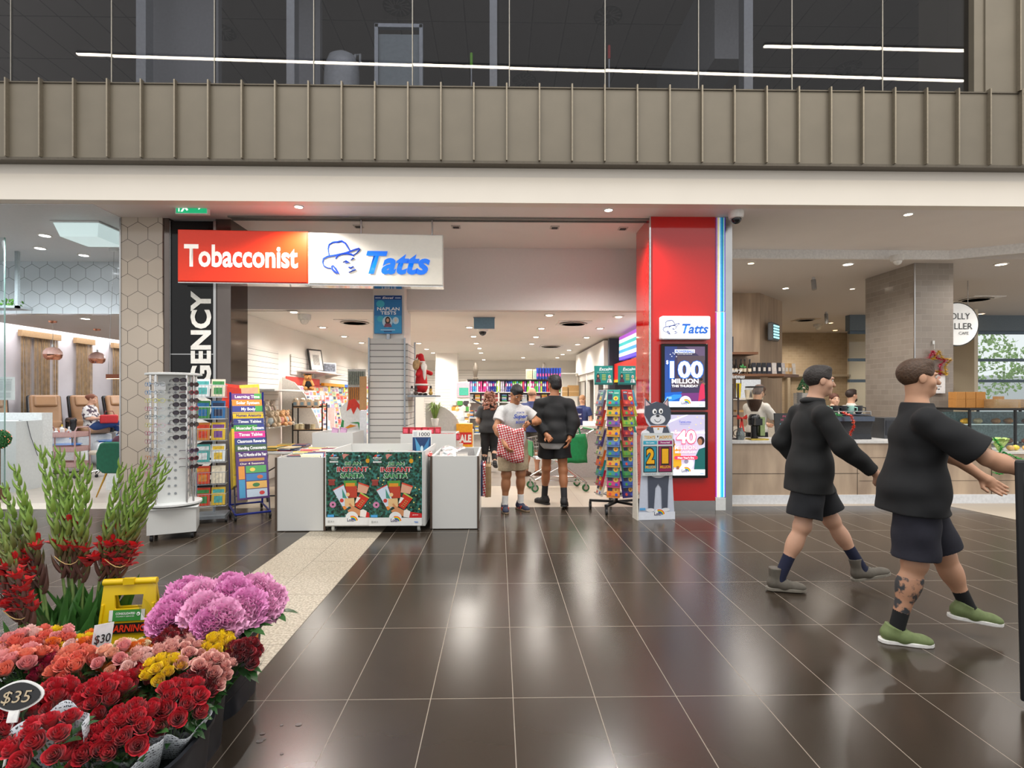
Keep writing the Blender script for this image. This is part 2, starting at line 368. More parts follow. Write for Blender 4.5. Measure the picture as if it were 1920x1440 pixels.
 # ------------------------------------------------------------------ lower ceiling and headers
struct(MB().b2((-16,6.95,ZC),(3.3,8.86,4.3)).build('ceiling',MCEIL))
struct(MB().b2((3.3,6.95,ZC),(16,8.9,4.3)).build('ceiling_right',MCEIL))
struct(MB().b2((-4.45,8.86,3.0),(3.3,9.0,ZC)).build('wall_shop_header',M('#ded7d2',.6,n=.015)))
struct(MB().b2((-4.45,9.0,2.99),(3.3,21,3.1)).build('ceiling_shop',MSHOPC))
b=MB()# shutter track across the ceiling
for y in(7.35,7.47):b.b2((-3.7,y,ZC-.02),(2.1,y+.03,ZC))
b.b2((-3.7,7.38,ZC-.008),(2.1,7.47,ZC));struct(b.build('trim_shutter_track',M('#7c7873',.4,m=.5)))
struct(MB().b2((-4.6,7.6,0),(-4.35,21,3.1)).build('wall_left',MSHOPW))
struct(MB().b2((-4.45,20.9,0),(3.3,21,3.1)).build('wall_back',MSHOPW))
struct(MB().b2((3.2,8.0,0),(3.3,21,4.03)).build('wall_right',MSHOPW))
struct(MB().b2((-4.34,9.2,1.35),(-4.32,10.55,2.45)).build('wall_slats_left',MSLATW))
struct(MB().b2((-4.34,11.2,2.03),(-4.322,19.4,2.45)).build('wall_slats_rear_left',MSLATW))
struct(MB().b2((-2.9,20.87,.8),(1.2,20.9,2.65)).build('wall_slats_back',MSLATW))
# pillars
def pillar(name,x0,y0,x1,y1,z1,mt):return struct(MB().b2((x0,y0,0),(x1,y1,z1)).build(name,mt))
pillar('wall_shop_pillar',-2.02,8.62,-1.52,9.25,ZC,MSHOPW)
b=MB().b2((-2.07,8.56,.1),(-1.5,8.6,2.49)).b2((-1.5,8.6,.1),(-1.46,9.27,2.42));struct(b.build('wall_slats_pillar',MSLATG))
b=MB()
for x,y in((-2.07,8.55),(-1.5,8.55),(-1.455,9.27)):b.b2((x-.012,y-.012,.1),(x+.012,y+.012,2.5))
struct(b.build('trim_pillar_slats',MALU))
pillar('wall_rear_pillar',-2.05,17.4,-1.35,18.0,3.0,MSHOPW)
struct(MB().b2((-2.06,17.38,.6),(-1.34,17.4,2.4)).build('wall_slats_rear_pillar',MSLATW))
pillar('wall_hexagon_pillar',-5.2,7.45,-4.64,8.1,ZC,MHEX)
struct(MB().b2((-4.64,7.47,0),(-4.56,7.9,ZC)).build('trim_pillar_dark',MDKCHROME))
struct(MB().b2((-5.22,7.44,0),(-5.2,8.1,ZC)).build('trim_pillar_steel',MSTEEL))
# salon
struct(MB().b2((-14,6.95,ZC-.01),(-5.2,9.9,ZC+.0)).build('ceiling_salon',M('#d9dadb',.55,n=.02)))
struct(MB().b2((-14,9.85,3.07),(-4.6,10.0,ZC)).build('wall_salon_bulkhead',MHEXW))
struct(MB().b2((-10.1,10.0,3.07),(-4.6,19,3.15)).build('ceiling_salon_rear',M('#bdb5ad',.6,n=.02)))
struct(MB().b2((-14,10.0,3.3),(-10.1,19,3.4)).build('ceiling_salon_cove',M('#e0dcd8',.6,n=.02)))
struct(MB().b2((-10.75,8.0,0),(-10.6,19,3.35)).build('wall_salon_left',M('#d7d2d6',.7,n=.04,sc=3)))
struct(MB().b2((-14,18.9,0),(-4.6,19,3.3)).build('wall_salon_back',M('#d7d2d0',.7)))
# café
ZK=3.9
struct(MB().b2((3.3,8.9,ZK),(18,24,ZK+.12)).build('ceiling_cafe',M('#cfc9c4',.6,n=.02)))
b=MB().b2((3.3,8.86,ZK-.02),(7.6,8.92,ZK+.13));b.prism([(7.6,8.86),(9.2,8.0),(16,8.0),(16,8.06),(9.2,8.06),(7.6,8.92)],ZK-.02,ZK+.13,ax='z')
struct(b.build('trim_cafe_ceiling',M('#e7e5e2',.4)))
struct(MB().b2((3.3,11.9,0),(5.88,12.0,ZK)).build('wall_cafe_oak',MOAK))
b=MB();b.prism([(5.88,11.9),(6.95,12.95),(6.95,13.2),(5.75,12.0)],0,ZK,ax='z');struct(b.build('wall_cafe_oak_angled',MOAK))
struct(MB().b2((6.4,19.2,0),(13.1,19.35,ZK)).build('wall_cafe_tiled',MBRICKW))
struct(MB().b2((12.7,14,0),(12.8,19.2,ZK)).build('wall_cafe_cream',M('#d8cdb8',.6,n=.02)))
pillar('wall_tiled_pillar',7.28,9.2,7.97,10.45,ZK+.05,MBRICK)
struct(MB().b2((7.265,9.185,0),(7.285,9.205,ZK)).build('trim_tiled_pillar',MSTEEL))
# café street windows on the right
MGC=glassmat('clear_glass',(.93,.97,.98),.03)
b=MB();WY=15.0
for x in(11.5,13.36,15.4,17.8):b.b2((x-.07,WY,0),(x+.07,WY+.1,3.55))
for z in(.05,2.02,2.62,3.4):b.b2((10,WY,z-.04),(18,WY+.1,z+.04))
struct(b.build('trim_window_frame',M('#4b5b68',.4,m=.3)))
struct(MB().b2((10,WY+.03,.05),(18,WY+.045,3.45)).build('window_20',MGC))
struct(MB().b2((10,WY+.0,3.45),(18,WY+.2,4.0)).build('wall_window_header',M('#5d6a73',.5)))
# ------------------------------------------------------------------ printed panels
LAY=.0012
def poster(parent,px,w,h,items,e=0.,name='printed_artwork',org=(0,0,0)):
 """items in pixel coordinates of box px=(x0,y0,x1,y1), drawn on the plane facing -Y, centred in x, standing on z=0"""
 x0,y0,x1,y1=px;kx,ky=w/(x1-x0),h/(y1-y0);ox,oy,oz=org
 X=lambda x:ox+(x-(x0+x1)/2)*kx
 Z=lambda y:oz+(y1-y)*ky
 mb=MB();mats=[];idx={};lay=0
 def mi(c):
  if c not in idx:idx[c]=len(mats);mats.append(c if not isinstance(c,str)else M(c,.35,n=.02,e=e)if e else M(c,.4,n=.03))
  return idx[c]
 for it in items:
  k=it[0];lay+=1;y=oy-.001-lay*LAY*.35
  if k=='r':mb.quad((X(it[1]),y,Z(it[4])),(X(it[3]),y,Z(it[4])),(X(it[3]),y,Z(it[2])),(X(it[1]),y,Z(it[2])),mi(it[5]))
  elif k=='p':mb.add([(X(a),y,Z(b_))for a,b_ in it[1]],[tuple(range(len(it[1])))],mi(it[2]))
  elif k=='c':
   rx,ry=it[3],it[4];n=20
   mb.add([(X(it[1]+rx*math.cos(2*PI*i/n)),y,Z(it[2]+ry*math.sin(2*PI*i/n)))for i in range(n)],[tuple(range(n))],mi(it[5]))
  elif k=='a':# arc band: cx, cy, r0, r1, a0, a1, colour
   _,cx,cy_,r0,r1,a0,a1,c=it;n=14;vs=[]
   for i in range(n+1):
    a=math.radians(a0+(a1-a0)*i/n)
    for r in(r0,r1):vs.append((X(cx+r*math.cos(a)),y,Z(cy_-r*math.sin(a))))
   mb.add(vs,[(2*i,2*i+1,2*i+3,2*i+2)for i in range(n)],mi(c))
  elif k=='t':# text, xc, y(bottom), cap px, width px, colour, bold, shear
   _,s,xc,yb,cap,wd,c,bo,sh=it
   txt(parent,s,M(c,.35,n=.02,e=e)if e else M(c,.4,n=.03),(X(xc),y,Z(yb)),cap*ky,wd*kx,bo,sh,0)
 return mb.build(name,mats,parent)
def rainbow(cx,cy_,R):
 out=[('a',cx,cy_,1,R*1.06,0,180,'#f4f4f2')]
 for i,c in enumerate(('#e23a2e','#f39a1d','#f6d51f','#45a648','#2a7fc9','#6a3fa0')):
  out.append(('a',cx,cy_,R*(.98-.1*i),R*(.88-.1*i),8,112,c))
 out.append(('a',cx,cy_,R*.98,R*.9,112,150,'#c9d8e8'))
 out.append(('t','Lott',cx-R*.3,cy_-R*.0,R*.55,R*1.15,'#1c1f5a',.02,0));return out
HAT=[[(700,190),(693,150),(700,120),(725,104),(755,102),(778,96),(800,110),(820,145),(832,165)],
[(715,278),(690,275),(668,262),(660,240),(665,215),(690,200),(740,190),(800,175),(850,155),(885,143),(890,150),(870,175),(845,192)],
[(740,215),(752,195),(775,182),(810,178),(840,185),(853,195)],[(715,262),(720,285),(735,300),(748,312)],
[(722,258),(740,280),(760,315)],[(783,234),(800,226),(822,236),(800,241)],[(830,222),(840,212),(854,208)],
[(820,268),(832,273),(850,263)],[(820,303),(838,292),(864,284)]]
def hatman(parent,px,w,h,mat,r,org=(0,0,0)):
 x0,y0,x1,y1=px;mb=MB()
 for st in HAT:
  P=[(org[0]+(x-(x0+x1)/2)*w/(x1-x0),org[1],org[2]+(y1-y)*h/(y1-y0))for x,y in st];n=len(P)
  mb.tube(P,[r*(.45+.75*math.sin(PI*(i+.6)/(n+.2)))for i in range(n)],5)
 return mb.build('man_in_hat_logo',mat,parent)
 # ------------------------------------------------------------------ hanging signs
c0,c1=pt(333,480,7.2),pt(831,480,7.42)
ang=math.atan2(c1.y-c0.y,c1.x-c0.x);Lh=math.hypot(c1.x-c0.x,c1.y-c0.y);fr=(574-333)/(831-333)
def signpos(f):return(lerp(c0.x,c1.x,f),lerp(c0.y,c1.y,f),3.11)
t=thing('hanging_sign','red illuminated sign with white lettering reading Tobacconist, hung from the ceiling','sign',signpos(fr/2),ang)
wr=Lh*fr
MB().box((0,.1,.355),(wr,.2,.71)).build('housing',M('#e2330f',.3,n=.02),t,bevel=.008)
MB().box((0,-.004,.355),(wr-.03,.012,.68)).build('face_panel',M('#e2330f',.3,n=.02,e=.16),t)
MB().box((0,.1,-.005),(wr,.18,.012)).build('mirrored_underside',MCHROME,t)
txt(t,'Tobacconist',M('#f6f2ea',.4,e=.35),(-.02,-.012,.215),.3,wr*.87,.028,0,.004)
t=thing('hanging_sign','white illuminated sign with a blue hatted face and Tatts lettering, hung beside the red sign','sign',signpos((1+fr)/2),ang)
ww=Lh*(1-fr)
MB().box((0,.1,.345),(ww,.2,.71)).build('housing',M('#dcd8d0',.3,n=.02),t,bevel=.008)
MB().box((0,-.004,.345),(ww-.03,.012,.68)).build('face_panel',M('#e4ded2',.3,n=.02,e=.1),t)
MB().box((0,.1,-.016),(ww,.18,.012)).build('mirrored_underside',MCHROME,t)
txt(t,'Tatts',M('#0a72f0',.3,e=.35),(.165*ww,-.014,.155),.305,ww*.475,.035,.28,.006)
hatman(t,(570,45,1410,385),ww,.70,M('#1c3fa8',.35,e=.3),.013,(0,-.014,-.01))
b=MB()
for u in(673,808):
 q=pt(u,402,7.25);b.cyl((q.x,c0.y+.1,3.8),(q.x,c0.y+.1,ZC),.012)
b.X=Matrix.Rotation(-ang,4,'Z')@Matrix.Translation(-Vector(signpos((1+fr)/2)));bb=MB();bb.X=b.X
for u in(673,808):
 q=pt(u,402,7.25);bb.cyl((q.x,c0.y+.12,3.8),(q.x,c0.y+.12,ZC),.012)
bb.build('hanging_rod',MSTEEL,t)
# black vertical newsagency sign on the pillar
t=thing('vertical_sign','glossy black vertical sign with white letters running up the pillar','sign',((-4.56-3.95)/2,7.5,.1))
MB().box((0,.06,1.95),(.61,.12,3.9)).build('panel',MBLACK,t)
MB().box((-.31,.05,1.95),(.03,.14,3.9)).box((.312,.05,1.95),(.035,.14,3.9)).box((0,-.001,2.05),(.6,.004,.012)).build('edge_trim',MSTEEL,t)
txt(t,'NEWSAGENCY',M('#efece4',.35),(.245,-.002,2.93),.27,2.62,.035,0,.008,'RIGHT',(0,-PI/2,0))
struct(MB().b2((-3.94,7.5,0),(-3.73,8.0,ZC)).build('trim_pillar_mirror',MDKCHROME))
# ------------------------------------------------------------------ red column with screens
t=thing('display_column','glossy red square column with glowing colour stripes and a steel base','column',(2.64,7.28,0))
MB().b2((-.56,.0,.13),(.337,.74,ZC)).build('red_cladding',MRED,t)
MB().b2((.337,0,.13),(.47,.74,ZC)).b2((-.575,-.012,.13),(-.555,.02,ZC)).build('corner_trim',MCHROME,t)
MB().b2((.47,-.01,0),(.57,.76,ZC)).build('steel_corner',MSTEEL,t)
MB().b2((-.565,-.012,0),(.337,.75,.13)).build('steel_base',MSTEEL,t)
MB().b2((.337,-.02,.0),(.475,.1,.17)).build('base_block',MPLW,t)
st=[('#7a1c68',.012),('#b79be0',.016),('#e9e25a',.012),('#f3f6ff',.02),('#58c4ee',.018),('#1f7fd8',.016),('#28a8a0',.016),('#d8f0f6',.01),('#4a3ac2',.013)]
for z0,z1,ee in((.18,2.72,1.5),(2.73,ZC-.01,.22)):
 x=.34;b=MB();ms=[]
 for i,(c,w)in enumerate(st):b.b2((x,-.012,z0),(x+w,.004,z1),i);x+=w;ms.append(M(c,.25,e=ee))
 b.build('light_stripes',ms,t)
 # light box sign
t=thing('light_box','small glowing white light box with blue hatted face and Tatts lettering on the red column','sign',(2.53,7.15,2.33))
MB().box((0,.062,.16),(.67,.13,.32)).build('housing',M('#e8eaec',.3),t,bevel=.02)
MB().box((0,-.002,.16),(.64,.008,.29)).build('face_panel',M('#f4f7ff',.3,e=1.1),t,bevel=.003)
txt(t,'Tatts',M('#2064c8',.3,e=.35),(.12,-.008,.085),.13,.36,.03,.28,.001)
hatman(t,(570,45,1410,385),.80,.30,M('#2c3f86',.4,e=.1),.005,(.0,-.01,.005))
def screen(label,z,items,px,e):
 t=thing('display_screen',label,'screen',(2.535,7.22,z))
 w,h=.64,.9
 MB().box((0,.03,h/2),(w,.06,h)).build('frame',MBLACK,t,bevel=.006)
 MB().box((0,-.001,h/2),(w-.09,.004,h-.075)).build('display_panel',M('#20264a',.2,e=e*.6),t)
 poster(t,px,w-.09,h-.075,items,e,'screen_picture',(0,-.003,.0375));return t
its=[('r',62,52,505,692,'#352f4c'),('p',[(62,52),(200,52),(150,300),(62,420)],'#2b3a72'),('r',62,240,130,540,'#23468e'),('p',[(280,52),(505,52),(505,200),(400,120)],'#5a4a66'),('r',200,150,500,470,'#4c3f47'),
('p',[(62,540),(250,530),(240,632),(62,632)],'#1155b0'),('p',[(240,545),(505,540),(505,632),(220,632)],'#6a2f70'),('p',[(62,600),(160,560),(250,560),(240,590),(120,632),(62,632)],'#2b86e0')]
its+=[('p',[(452,470),(470,440),(498,450),(505,600),(430,632),(440,540)],'#c22a50'),('c',468,405,15,20,'#6b4436'),('c',464,400,17,14,'#20181a'),('p',[(478,430),(505,440),(505,455),(480,450)],'#8a5a48'),
('r',62,632,505,692,'#e6eefa'),('a',287,640,1,66,0,180,'#e6eefa')]+rainbow(292,662,56)
for bx,by in((120,137),(150,120),(137,157),(188,160),(165,132)):its.append(('c',bx,by,5,5,'#f4f6ff'))
its+=[('r',168,84,390,122,'#dfe8fa'),('t','POWERBALL',279,116,24,205,'#2350b0',.03,.2),('t','PLAY BY YOUR OWN RULES',280,138,9,160,'#ffffff',0,0),
('t','$',86,238,40,30,'#1c66c8',.06,0),('t','$',86,236,38,26,'#ffffff',.02,0),('t','100',298,380,176,385,'#1c66c8',.06,0),('t','100',298,376,170,366,'#f6faff',.035,0),
('t','MILLION',283,441,50,296,'#ffffff',.025,0),('t','THIS THURSDAY',280,482,26,292,'#ffffff',.02,0),('r',78,583,134,608,'#7db7f2'),('t','tatts',455,675,14,50,'#4a86d0',.02,.2)]
screen('upper screen on the red column showing $100 million in white on dark blue',1.38,its,(62,52,505,692),.75)
its=[('r',62,745,508,1388,'#c9c3dc'),('p',[(62,745),(508,745),(508,900),(62,960)],'#b4afc9'),('p',[(62,820),(300,745),(330,745),(62,850)],'#dcd8ea'),('r',62,925,508,945,'#e3e4f2'),
('p',[(105,1100),(150,1080),(235,1090),(250,1310),(120,1300)],'#d9a428'),('p',[(112,1060),(178,1050),(190,1110),(110,1120)],'#d9a428'),('c',140,1045,32,55,'#2e1c18'),('c',148,1040,20,32,'#8c5a40'),('r',130,1290,160,1340,'#8c5a40'),('r',190,1290,220,1340,'#8c5a40'),
('p',[(440,1110),(508,1090),(508,1340),(385,1330),(400,1190)],'#155a58'),('c',462,1020,40,46,'#2a1a18'),('c',452,1032,24,36,'#9c6a4e'),('c',340,1260,40,55,'#e8e4ee'),('c',300,1240,24,24,'#8e8aa0'),
('r',62,1325,508,1388,'#eef2fa'),('a',290,1332,1,66,0,180,'#eef2fa')]+rainbow(296,1352,55)
for bx,by in((205,765),(110,800),(420,770),(460,835),(330,880),(405,850),(95,860),(478,780)):its.append(('c',bx,by,6,5,'#e8d27a'))
its+=[('t','TattsLotto',283,830,22,135,'#4d58b0',.02,0),('t','MEGADRAW',284,850,10,116,'#5a62a8',0,0),('t','$',182,945,40,32,'#d2466a',.06,0),('t','$',182,943,38,27,'#ffffff',.02,0),
('t','40',296,1046,140,228,'#d2466a',.065,0),('t','40',296,1042,135,212,'#ffffff',.03,0),('t','MILLION',290,1114,46,250,'#d2466a',.05,0),('t','MILLION',290,1112,44,244,'#ffffff',.015,0),
('t','MEGADRAW',290,1152,26,240,'#d2466a',.045,0),('t','MEGADRAW',290,1151,25,236,'#ffffff',.015,0),('r',180,1180,404,1218,'#e2405e'),('c',180,1199,18,19,'#e2405e'),('c',404,1199,18,19,'#e2405e'),
('t',"New Year's Eve",291,1209,20,180,'#ffffff',.03,0),('t','tatts',470,1372,14,46,'#4a86d0',.02,.2)]
screen('lower screen on the red column showing $40 million megadraw on pale lilac',.45,its,(62,745,508,1388),.7)
# ------------------------------------------------------------------ ceiling fixtures
def downlight(label,p,r=.06,square=False,col='#fff0da',e=14,power=0,group='',lc=(1,.92,.82),tilt=None,ang=150):
 t=thing('downlight',label,'ceiling light',p,0,group)
 if square:
  MB().box((0,0,-.006),(r*3,r*3,.012)).build('trim_ring',M('#cfcac4',.4),t);bb=MB().cyl((0,0,-.014),(0,0,-.02),r,n=16)
 else:
  MB().lathe([(r*1.35,0),(r*1.3,-.012),(r,-.012),(r,0)],n=20).build('trim_ring',M('#e8e4de',.4),t);bb=MB().cyl((0,0,-.004),(0,0,-.009),r,n=16)
 bb.build('lamp',M(col,.4,e=e),t)
 if power:spot('downlight_lamp',(p[0],p[1],p[2]-.05),power,lc,ang)
def cpt(u,v,z):return pt(u,v,(z-CAMH)*FPX/(PV-v))
for u,v,w in((560,387,'left of the hanging sign rods'),(1141,393,'before the red column'),(1703,401,'above the cafe front at the right')):
 downlight('small round downlight lit in the front ceiling, '+w,tuple(cpt(u,v,ZC)),.05,power=190,group='',lc=(1,.95,.9))
for i,(u,v)in enumerate(((672,424),(855,425),(1040,426),(1168,428))):
 t=thing('recessed_vent','small square unlit ceiling fitting above the shop entrance, %s from the left'%['first','second','third','fourth'][i],'ceiling fitting',tuple(cpt(u,v,ZC)),0,'square unlit fittings above the shop entrance')
 MB().box((0,0,-.005),(.13,.13,.01)).build('frame',M('#b8b3ad',.4),t);MB().box((0,.01,-.012),(.085,.075,.008)).build('grille',MBLK,t)
SG='lit square downlights in the shop ceiling'
shoplights=[(551,584),(605,613),(645,630),(678,642),(880,613),(888,630),(893,643),(899,652.5),(902,661),(907,674),(1030,590),(1015,615),(1005,631),(997,644),(981,670),(978,675),(1125,615),(1083,645),(1067,656),(1045,670),(1036,675),
(785,643),(800,654),(812,661),(1100,632),(1160,593),(571,597),(1055,664)]
shoplights=sorted([p for p in(cpt(u,v,2.99)for u,v in shoplights)if p.y<20.5],key=lambda p:p.y);seen_={}
for p in shoplights:
 k_='left part' if p.x<-1.5 else 'middle' if p.x<.9 else 'right part';seen_[k_]=seen_.get(k_,-1)+1
 downlight('lit square downlight in the %s of the shop ceiling, %s from the front'%(k_,['first','second','third','fourth','fifth','sixth','seventh','eighth','ninth','tenth','eleventh','twelfth','thirteenth'][seen_[k_]]),tuple(p),.055,True,power=0,group=SG,e=11)
for x in(-3.4,-2.0,-.6,.8,2.1):
 for y in(9.9,11.4,13.0,15.0,17.0,19.2):
  spot('shop_lamp',(x,y,2.93),105,(1,.94,.86),165,.3)
for y in(10.6,12.6,14.6,16.6):spot('card_wall_lamp',(-3.3,y,2.9),110,(1,.93,.84),120,.08,(0,math.radians(-38),0))
CD=[((1408,493),.05,'#ffd9a0'),((1590,495),.075,'#fff6ea'),((1473,540),.06,'#fff2e0'),((1598,541),.045,'#ffe2b8'),((1558,605),.06,'#ffd08a'),((1566,619),.07,'#ffd08a'),((1877,495),.08,'#ffe8c8'),((1840,588),.07,'#ffc98c'),((1630,565),.05,'#ffd9a0'),((1632,605),.07,'#ffd9a0')]
wh=['far left dim one','brightest, between camera and dome','near the oak wall','small one left of the tiled pillar','right below the tube camera','furthest, over the beige wall','right of the tiled pillar','over the round sign','small one touching the tiled pillar edge','low one touching the tiled pillar edge']
for((u,v),r,c),w in zip(CD,wh):
 downlight('round downlight in the cafe ceiling, '+w,tuple(cpt(u,v,ZK)),r,col=c,e=12)
for x,y,pw in((4.6,9.6,95),(5.9,9.3,80),(4.8,11.0,75),(8.3,8.5,45),(10.6,9.6,130),(8.6,14,120),(9.2,17.2,200),(10.5,18,120),(11.5,10.5,100)):
 spot('cafe_lamp',(x,y,3.8),pw*1.05,(1,.94,.88)if y<11.3 else(1,.88,.74),160,.3)
SD=[((75,465),'left of the ceiling lantern'),((84,441),'nearest the glass screen'),((157,478),'right of the others'),]
for(u,v),w in SD:downlight('bright round downlight in the nail salon ceiling, '+w,tuple(cpt(u,v,ZC-.01)),.07,col='#f6fbff',e=20)
downlight('round downlight in the lower nail salon ceiling beyond the tiled bulkhead',tuple(cpt(160,597,3.07)),.07,col='#fff6ea',e=18)
for x,y,z,pw in((-7.6,8.2,3.95,200),(-6.0,8.2,3.95,190),(-9.5,8.3,3.9,200),(-7.2,11.6,3.0,170),(-6.2,14,3.0,150),(-8.6,13.5,3.0,150)):
 spot('salon_lamp',(x,y,z),pw,(.95,.97,1),165,.25)
area('cove_light',(-10.3,13.5,3.28),(0,0,0),.25,8.5,110,(1,.98,1))
# cameras, sensors, vents, hanging lantern, exit signs
def dome_cam(label,p,r=.09,white=True):
 t=thing('dome_camera',label,'security camera',p)
 MB().lathe([(r*1.1,0),(r*1.1,-.05),(r,-.09),(r*.75,-.1)],n=20).build('housing',M('#dedbd6',.4),t,True)
 MB().ball((0,-.01,-.1),(r*.72,r*.72,r*.75),14).build('lens_dome',M('#131418',.08)if white else M('#e9e6e0',.2),t,True)
dome_cam('white dome camera with dark lens on the front ceiling right of the red column',tuple(cpt(1380,397,ZC)),.09)
dome_cam('white dome camera with dark lens in the shop ceiling',tuple(cpt(905,613,2.99)),.11)
dome_cam('white dome camera in the left part of the shop ceiling',tuple(cpt(571,590,2.99)),.1,False)
dome_cam('white domed camera in the cafe ceiling by the tiled pillar',tuple(cpt(1682,479,ZK)),.09,False)
dome_cam('white dome camera low in the rear cafe ceiling',tuple(cpt(1534,608,ZK)),.12,False)
def tubecam(label,p,L=.2):
 t=thing('tube_camera',label,'security camera',p)
 MB().cyl((0,0,0),(0,0,-.06),.03).build('mount',M('#c9c6c2',.4),t)
 MB().cyl((0,0,-.05),(0,-.03,-.05-L),.045,n=14).build('barrel',M('#8e8c89',.35),t,True)
tubecam('grey hanging tube camera in the front cafe ceiling',tuple(cpt(1525,520,ZK)))
tubecam('grey hanging tube camera in the rear cafe ceiling above a warm downlight',tuple(cpt(1549,585,ZK)),.28)
def vent(label,p,s=.6,wht='#e8e4de'):
 t=thing('air_vent',label,'air vent',p)
 MB().box((0,0,-.008),(s,s,.016)).build('frame',M(wht,.5),t);b=MB()
 for k in range(5):b.lathe([(s*(.1+.07*k),-.02),(s*(.14+.07*k),-.036)],n=24)
 b.build('louvres',M('#cfcac3',.5),t,True);MB().cyl((0,0,-.0175),(0,0,-.0195),s*.44,n=24).build('recess',M('#a8a39b',.7),t)
vent('large square air vent in the shop ceiling, right of the dark hanging box',tuple(cpt(1075,605,2.99)),.62)
vent('square air vent in the shop ceiling left of the white pillar',tuple(cpt(665,603,2.99)),.62)
vent('square air vent further back in the middle of the shop ceiling',tuple(cpt(1033,648.5,2.99)),.62)
vent('square air vent in the ceiling above the round cafe sign',tuple(cpt(1830,560,ZK)),.75,'#efedea')
vent('square air vent in the rear cafe ceiling over the beige wall',tuple(cpt(1510,599,ZK)),.6,'#c8b9a4')
t=thing('hanging_box','blue-grey box with a steel top fixed under the shop ceiling','sign box',tuple(pt(908,606,9.6)))
MB().box((0,0,.0),(.37,.1,.2)).build('panel',M('#5e7f93',.35),t);MB().box((0,0,.12),(.39,.12,.05)).build('steel_top',MSTEEL,t)
def exit_sign():
 t=thing('exit_sign','green exit sign with a white running man and an arrow above the black pillar','sign',tuple(pt(359,401,7.0)))
 MB().box((0,.03,.1),(.42,.06,.2)).build('housing',M('#dfe7e2',.3),t)
 its=[('r',0,0,60,30,'#11a06a'),('c',20,6,2.6,2.6,'#f2fff8'),('p',[(17,9),(22,9),(20,18),(15,18)],'#f2fff8'),('p',[(15,17),(20,17),(24,23),(21,25)],'#f2fff8'),('p',[(15,17),(18,18),(13,27),(9,27)],'#f2fff8'),
('p',[(21,10),(27,13),(26,15),(21,13)],'#f2fff8'),('p',[(16,10),(11,15),(12,17),(18,12)],'#f2fff8'),('r',5,4,7,27,'#f2fff8'),('r',34,13,46,17,'#f2fff8'),('p',[(44,7),(54,15),(44,23)],'#f2fff8')]
 poster(t,(0,0,60,30),.4,.18,its,.9,'pictogram',(0,-.001,.01))
exit_sign()
t=thing('ceiling_lantern','pale square tapered ceiling lantern in the nail salon','ceiling light',tuple(cpt(174,428,ZC-.01)))
b=MB();a_,c_=.32,.26
b.add([(-a_,-a_,0),(a_,-a_,0),(a_,a_,0),(-a_,a_,0),(-c_,-c_,-.2),(c_,-c_,-.2),(c_,c_,-.2),(-c_,c_,-.2)],[(0,1,5,4),(1,2,6,5),(2,3,7,6),(3,0,4,7),(4,5,6,7)])
b.build('shade',M('#d8eeee',.3,e=.55),t);MB().box((0,0,-.012),(.68,.68,.02)).build('rim',MPLW,t)
# upstairs objects behind the glass
def on_upper(u,v,zc):p=pt(u,v,zc);return(p.x,p.y,5.3)
t=thing('storage_bin','tall rounded white bin with a handle behind the upper window','bin',on_upper(641,155,7.9))
MB().lathe([(.2,0),(.25,.02),(.26,.95),(.25,1.15),(.19,1.3),(.08,1.36),(0,1.37)],n=24,sy=.7).build('body',M('#b9bfc3',.25),t,True);MB().tube([(.17,0,1.2),(.2,0,1.32),(.27,0,1.33),(.27,0,1.2)],.02).build('handle',M('#b9bfc3',.3),t,True)
t=thing('white_cabinet','pale metal framed cabinet standing behind the upper window','cabinet',on_upper(752,155,7.6))
MB().box((0,0,.66),(.6,.3,1.32)).build('body',M('#8d9aa0',.3),t)
b=MB();b.box((-.31,-.16,.72),(.05,.06,1.44)).box((.31,-.16,.72),(.05,.06,1.44)).box((0,-.16,1.42),(.66,.06,.05));b.build('frame',MALU,t)
for u,v1,c,zc,w in((884,100,'#7ed321',7.4,'green'),(1142,86,'#b51f1f',7.3,'red')):
 t=thing('broom_handle',w+' tipped broom handle standing behind the upper window','broom',on_upper(u,150,zc))
 ht=pt(u,v1,zc).z-5.3;MB().cyl((0,0,0),(0,0,ht-.16),.012).build('pole',MALU,t);MB().cyl((0,0,ht-.18),(0,0,ht),.02).build('grip',M(c,.4),t)
t=thing('bracket_lamp','curved white lamp arm showing above the panels at the right','lamp',on_upper(1495,160,7.4))
MB().tube([(-.35,0,.05),(-.3,0,.32),(-.1,0,.42),(.1,0,.4),(.14,0,.25)],.022).build('arm',M('#aeb2b5',.3),t,True)
for u,v,w in((1590,127,'over the right bay'),(983,150,'low in the middle bay'),(745,12,'above the pale cabinet'),(1140,30,'above the red broom'),(415,60,'left of the white bin')):
 q=cpt(u,v,8.29)
 if q.y<15.5:
  t=thing('ceiling_diffuser','round swirl air diffuser in the dark upper ceiling, '+w,'air vent',tuple(q),0,'round diffusers in the dark upper ceiling')
  b=MB()
  for k in range(14):a=2*PI*k/14;b.box((.14*math.cos(a),.14*math.sin(a),-.01),(.17,.02,.012),R=Matrix.Rotation(a+.3,3,'Z'))
  b.build('vanes',M('#8b8683',.5),t);MB().cyl((0,0,-.001),(0,0,-.004),.25,n=24).build('recess',M('#2a2827',.8),t)
t=thing('timber_box','brown board standing behind the upper window by the mullion','board',on_upper(862,155,7.4))
MB().box((0,0,.21),(.5,.04,.42)).build('board',M('#7b6a52',.6),t)
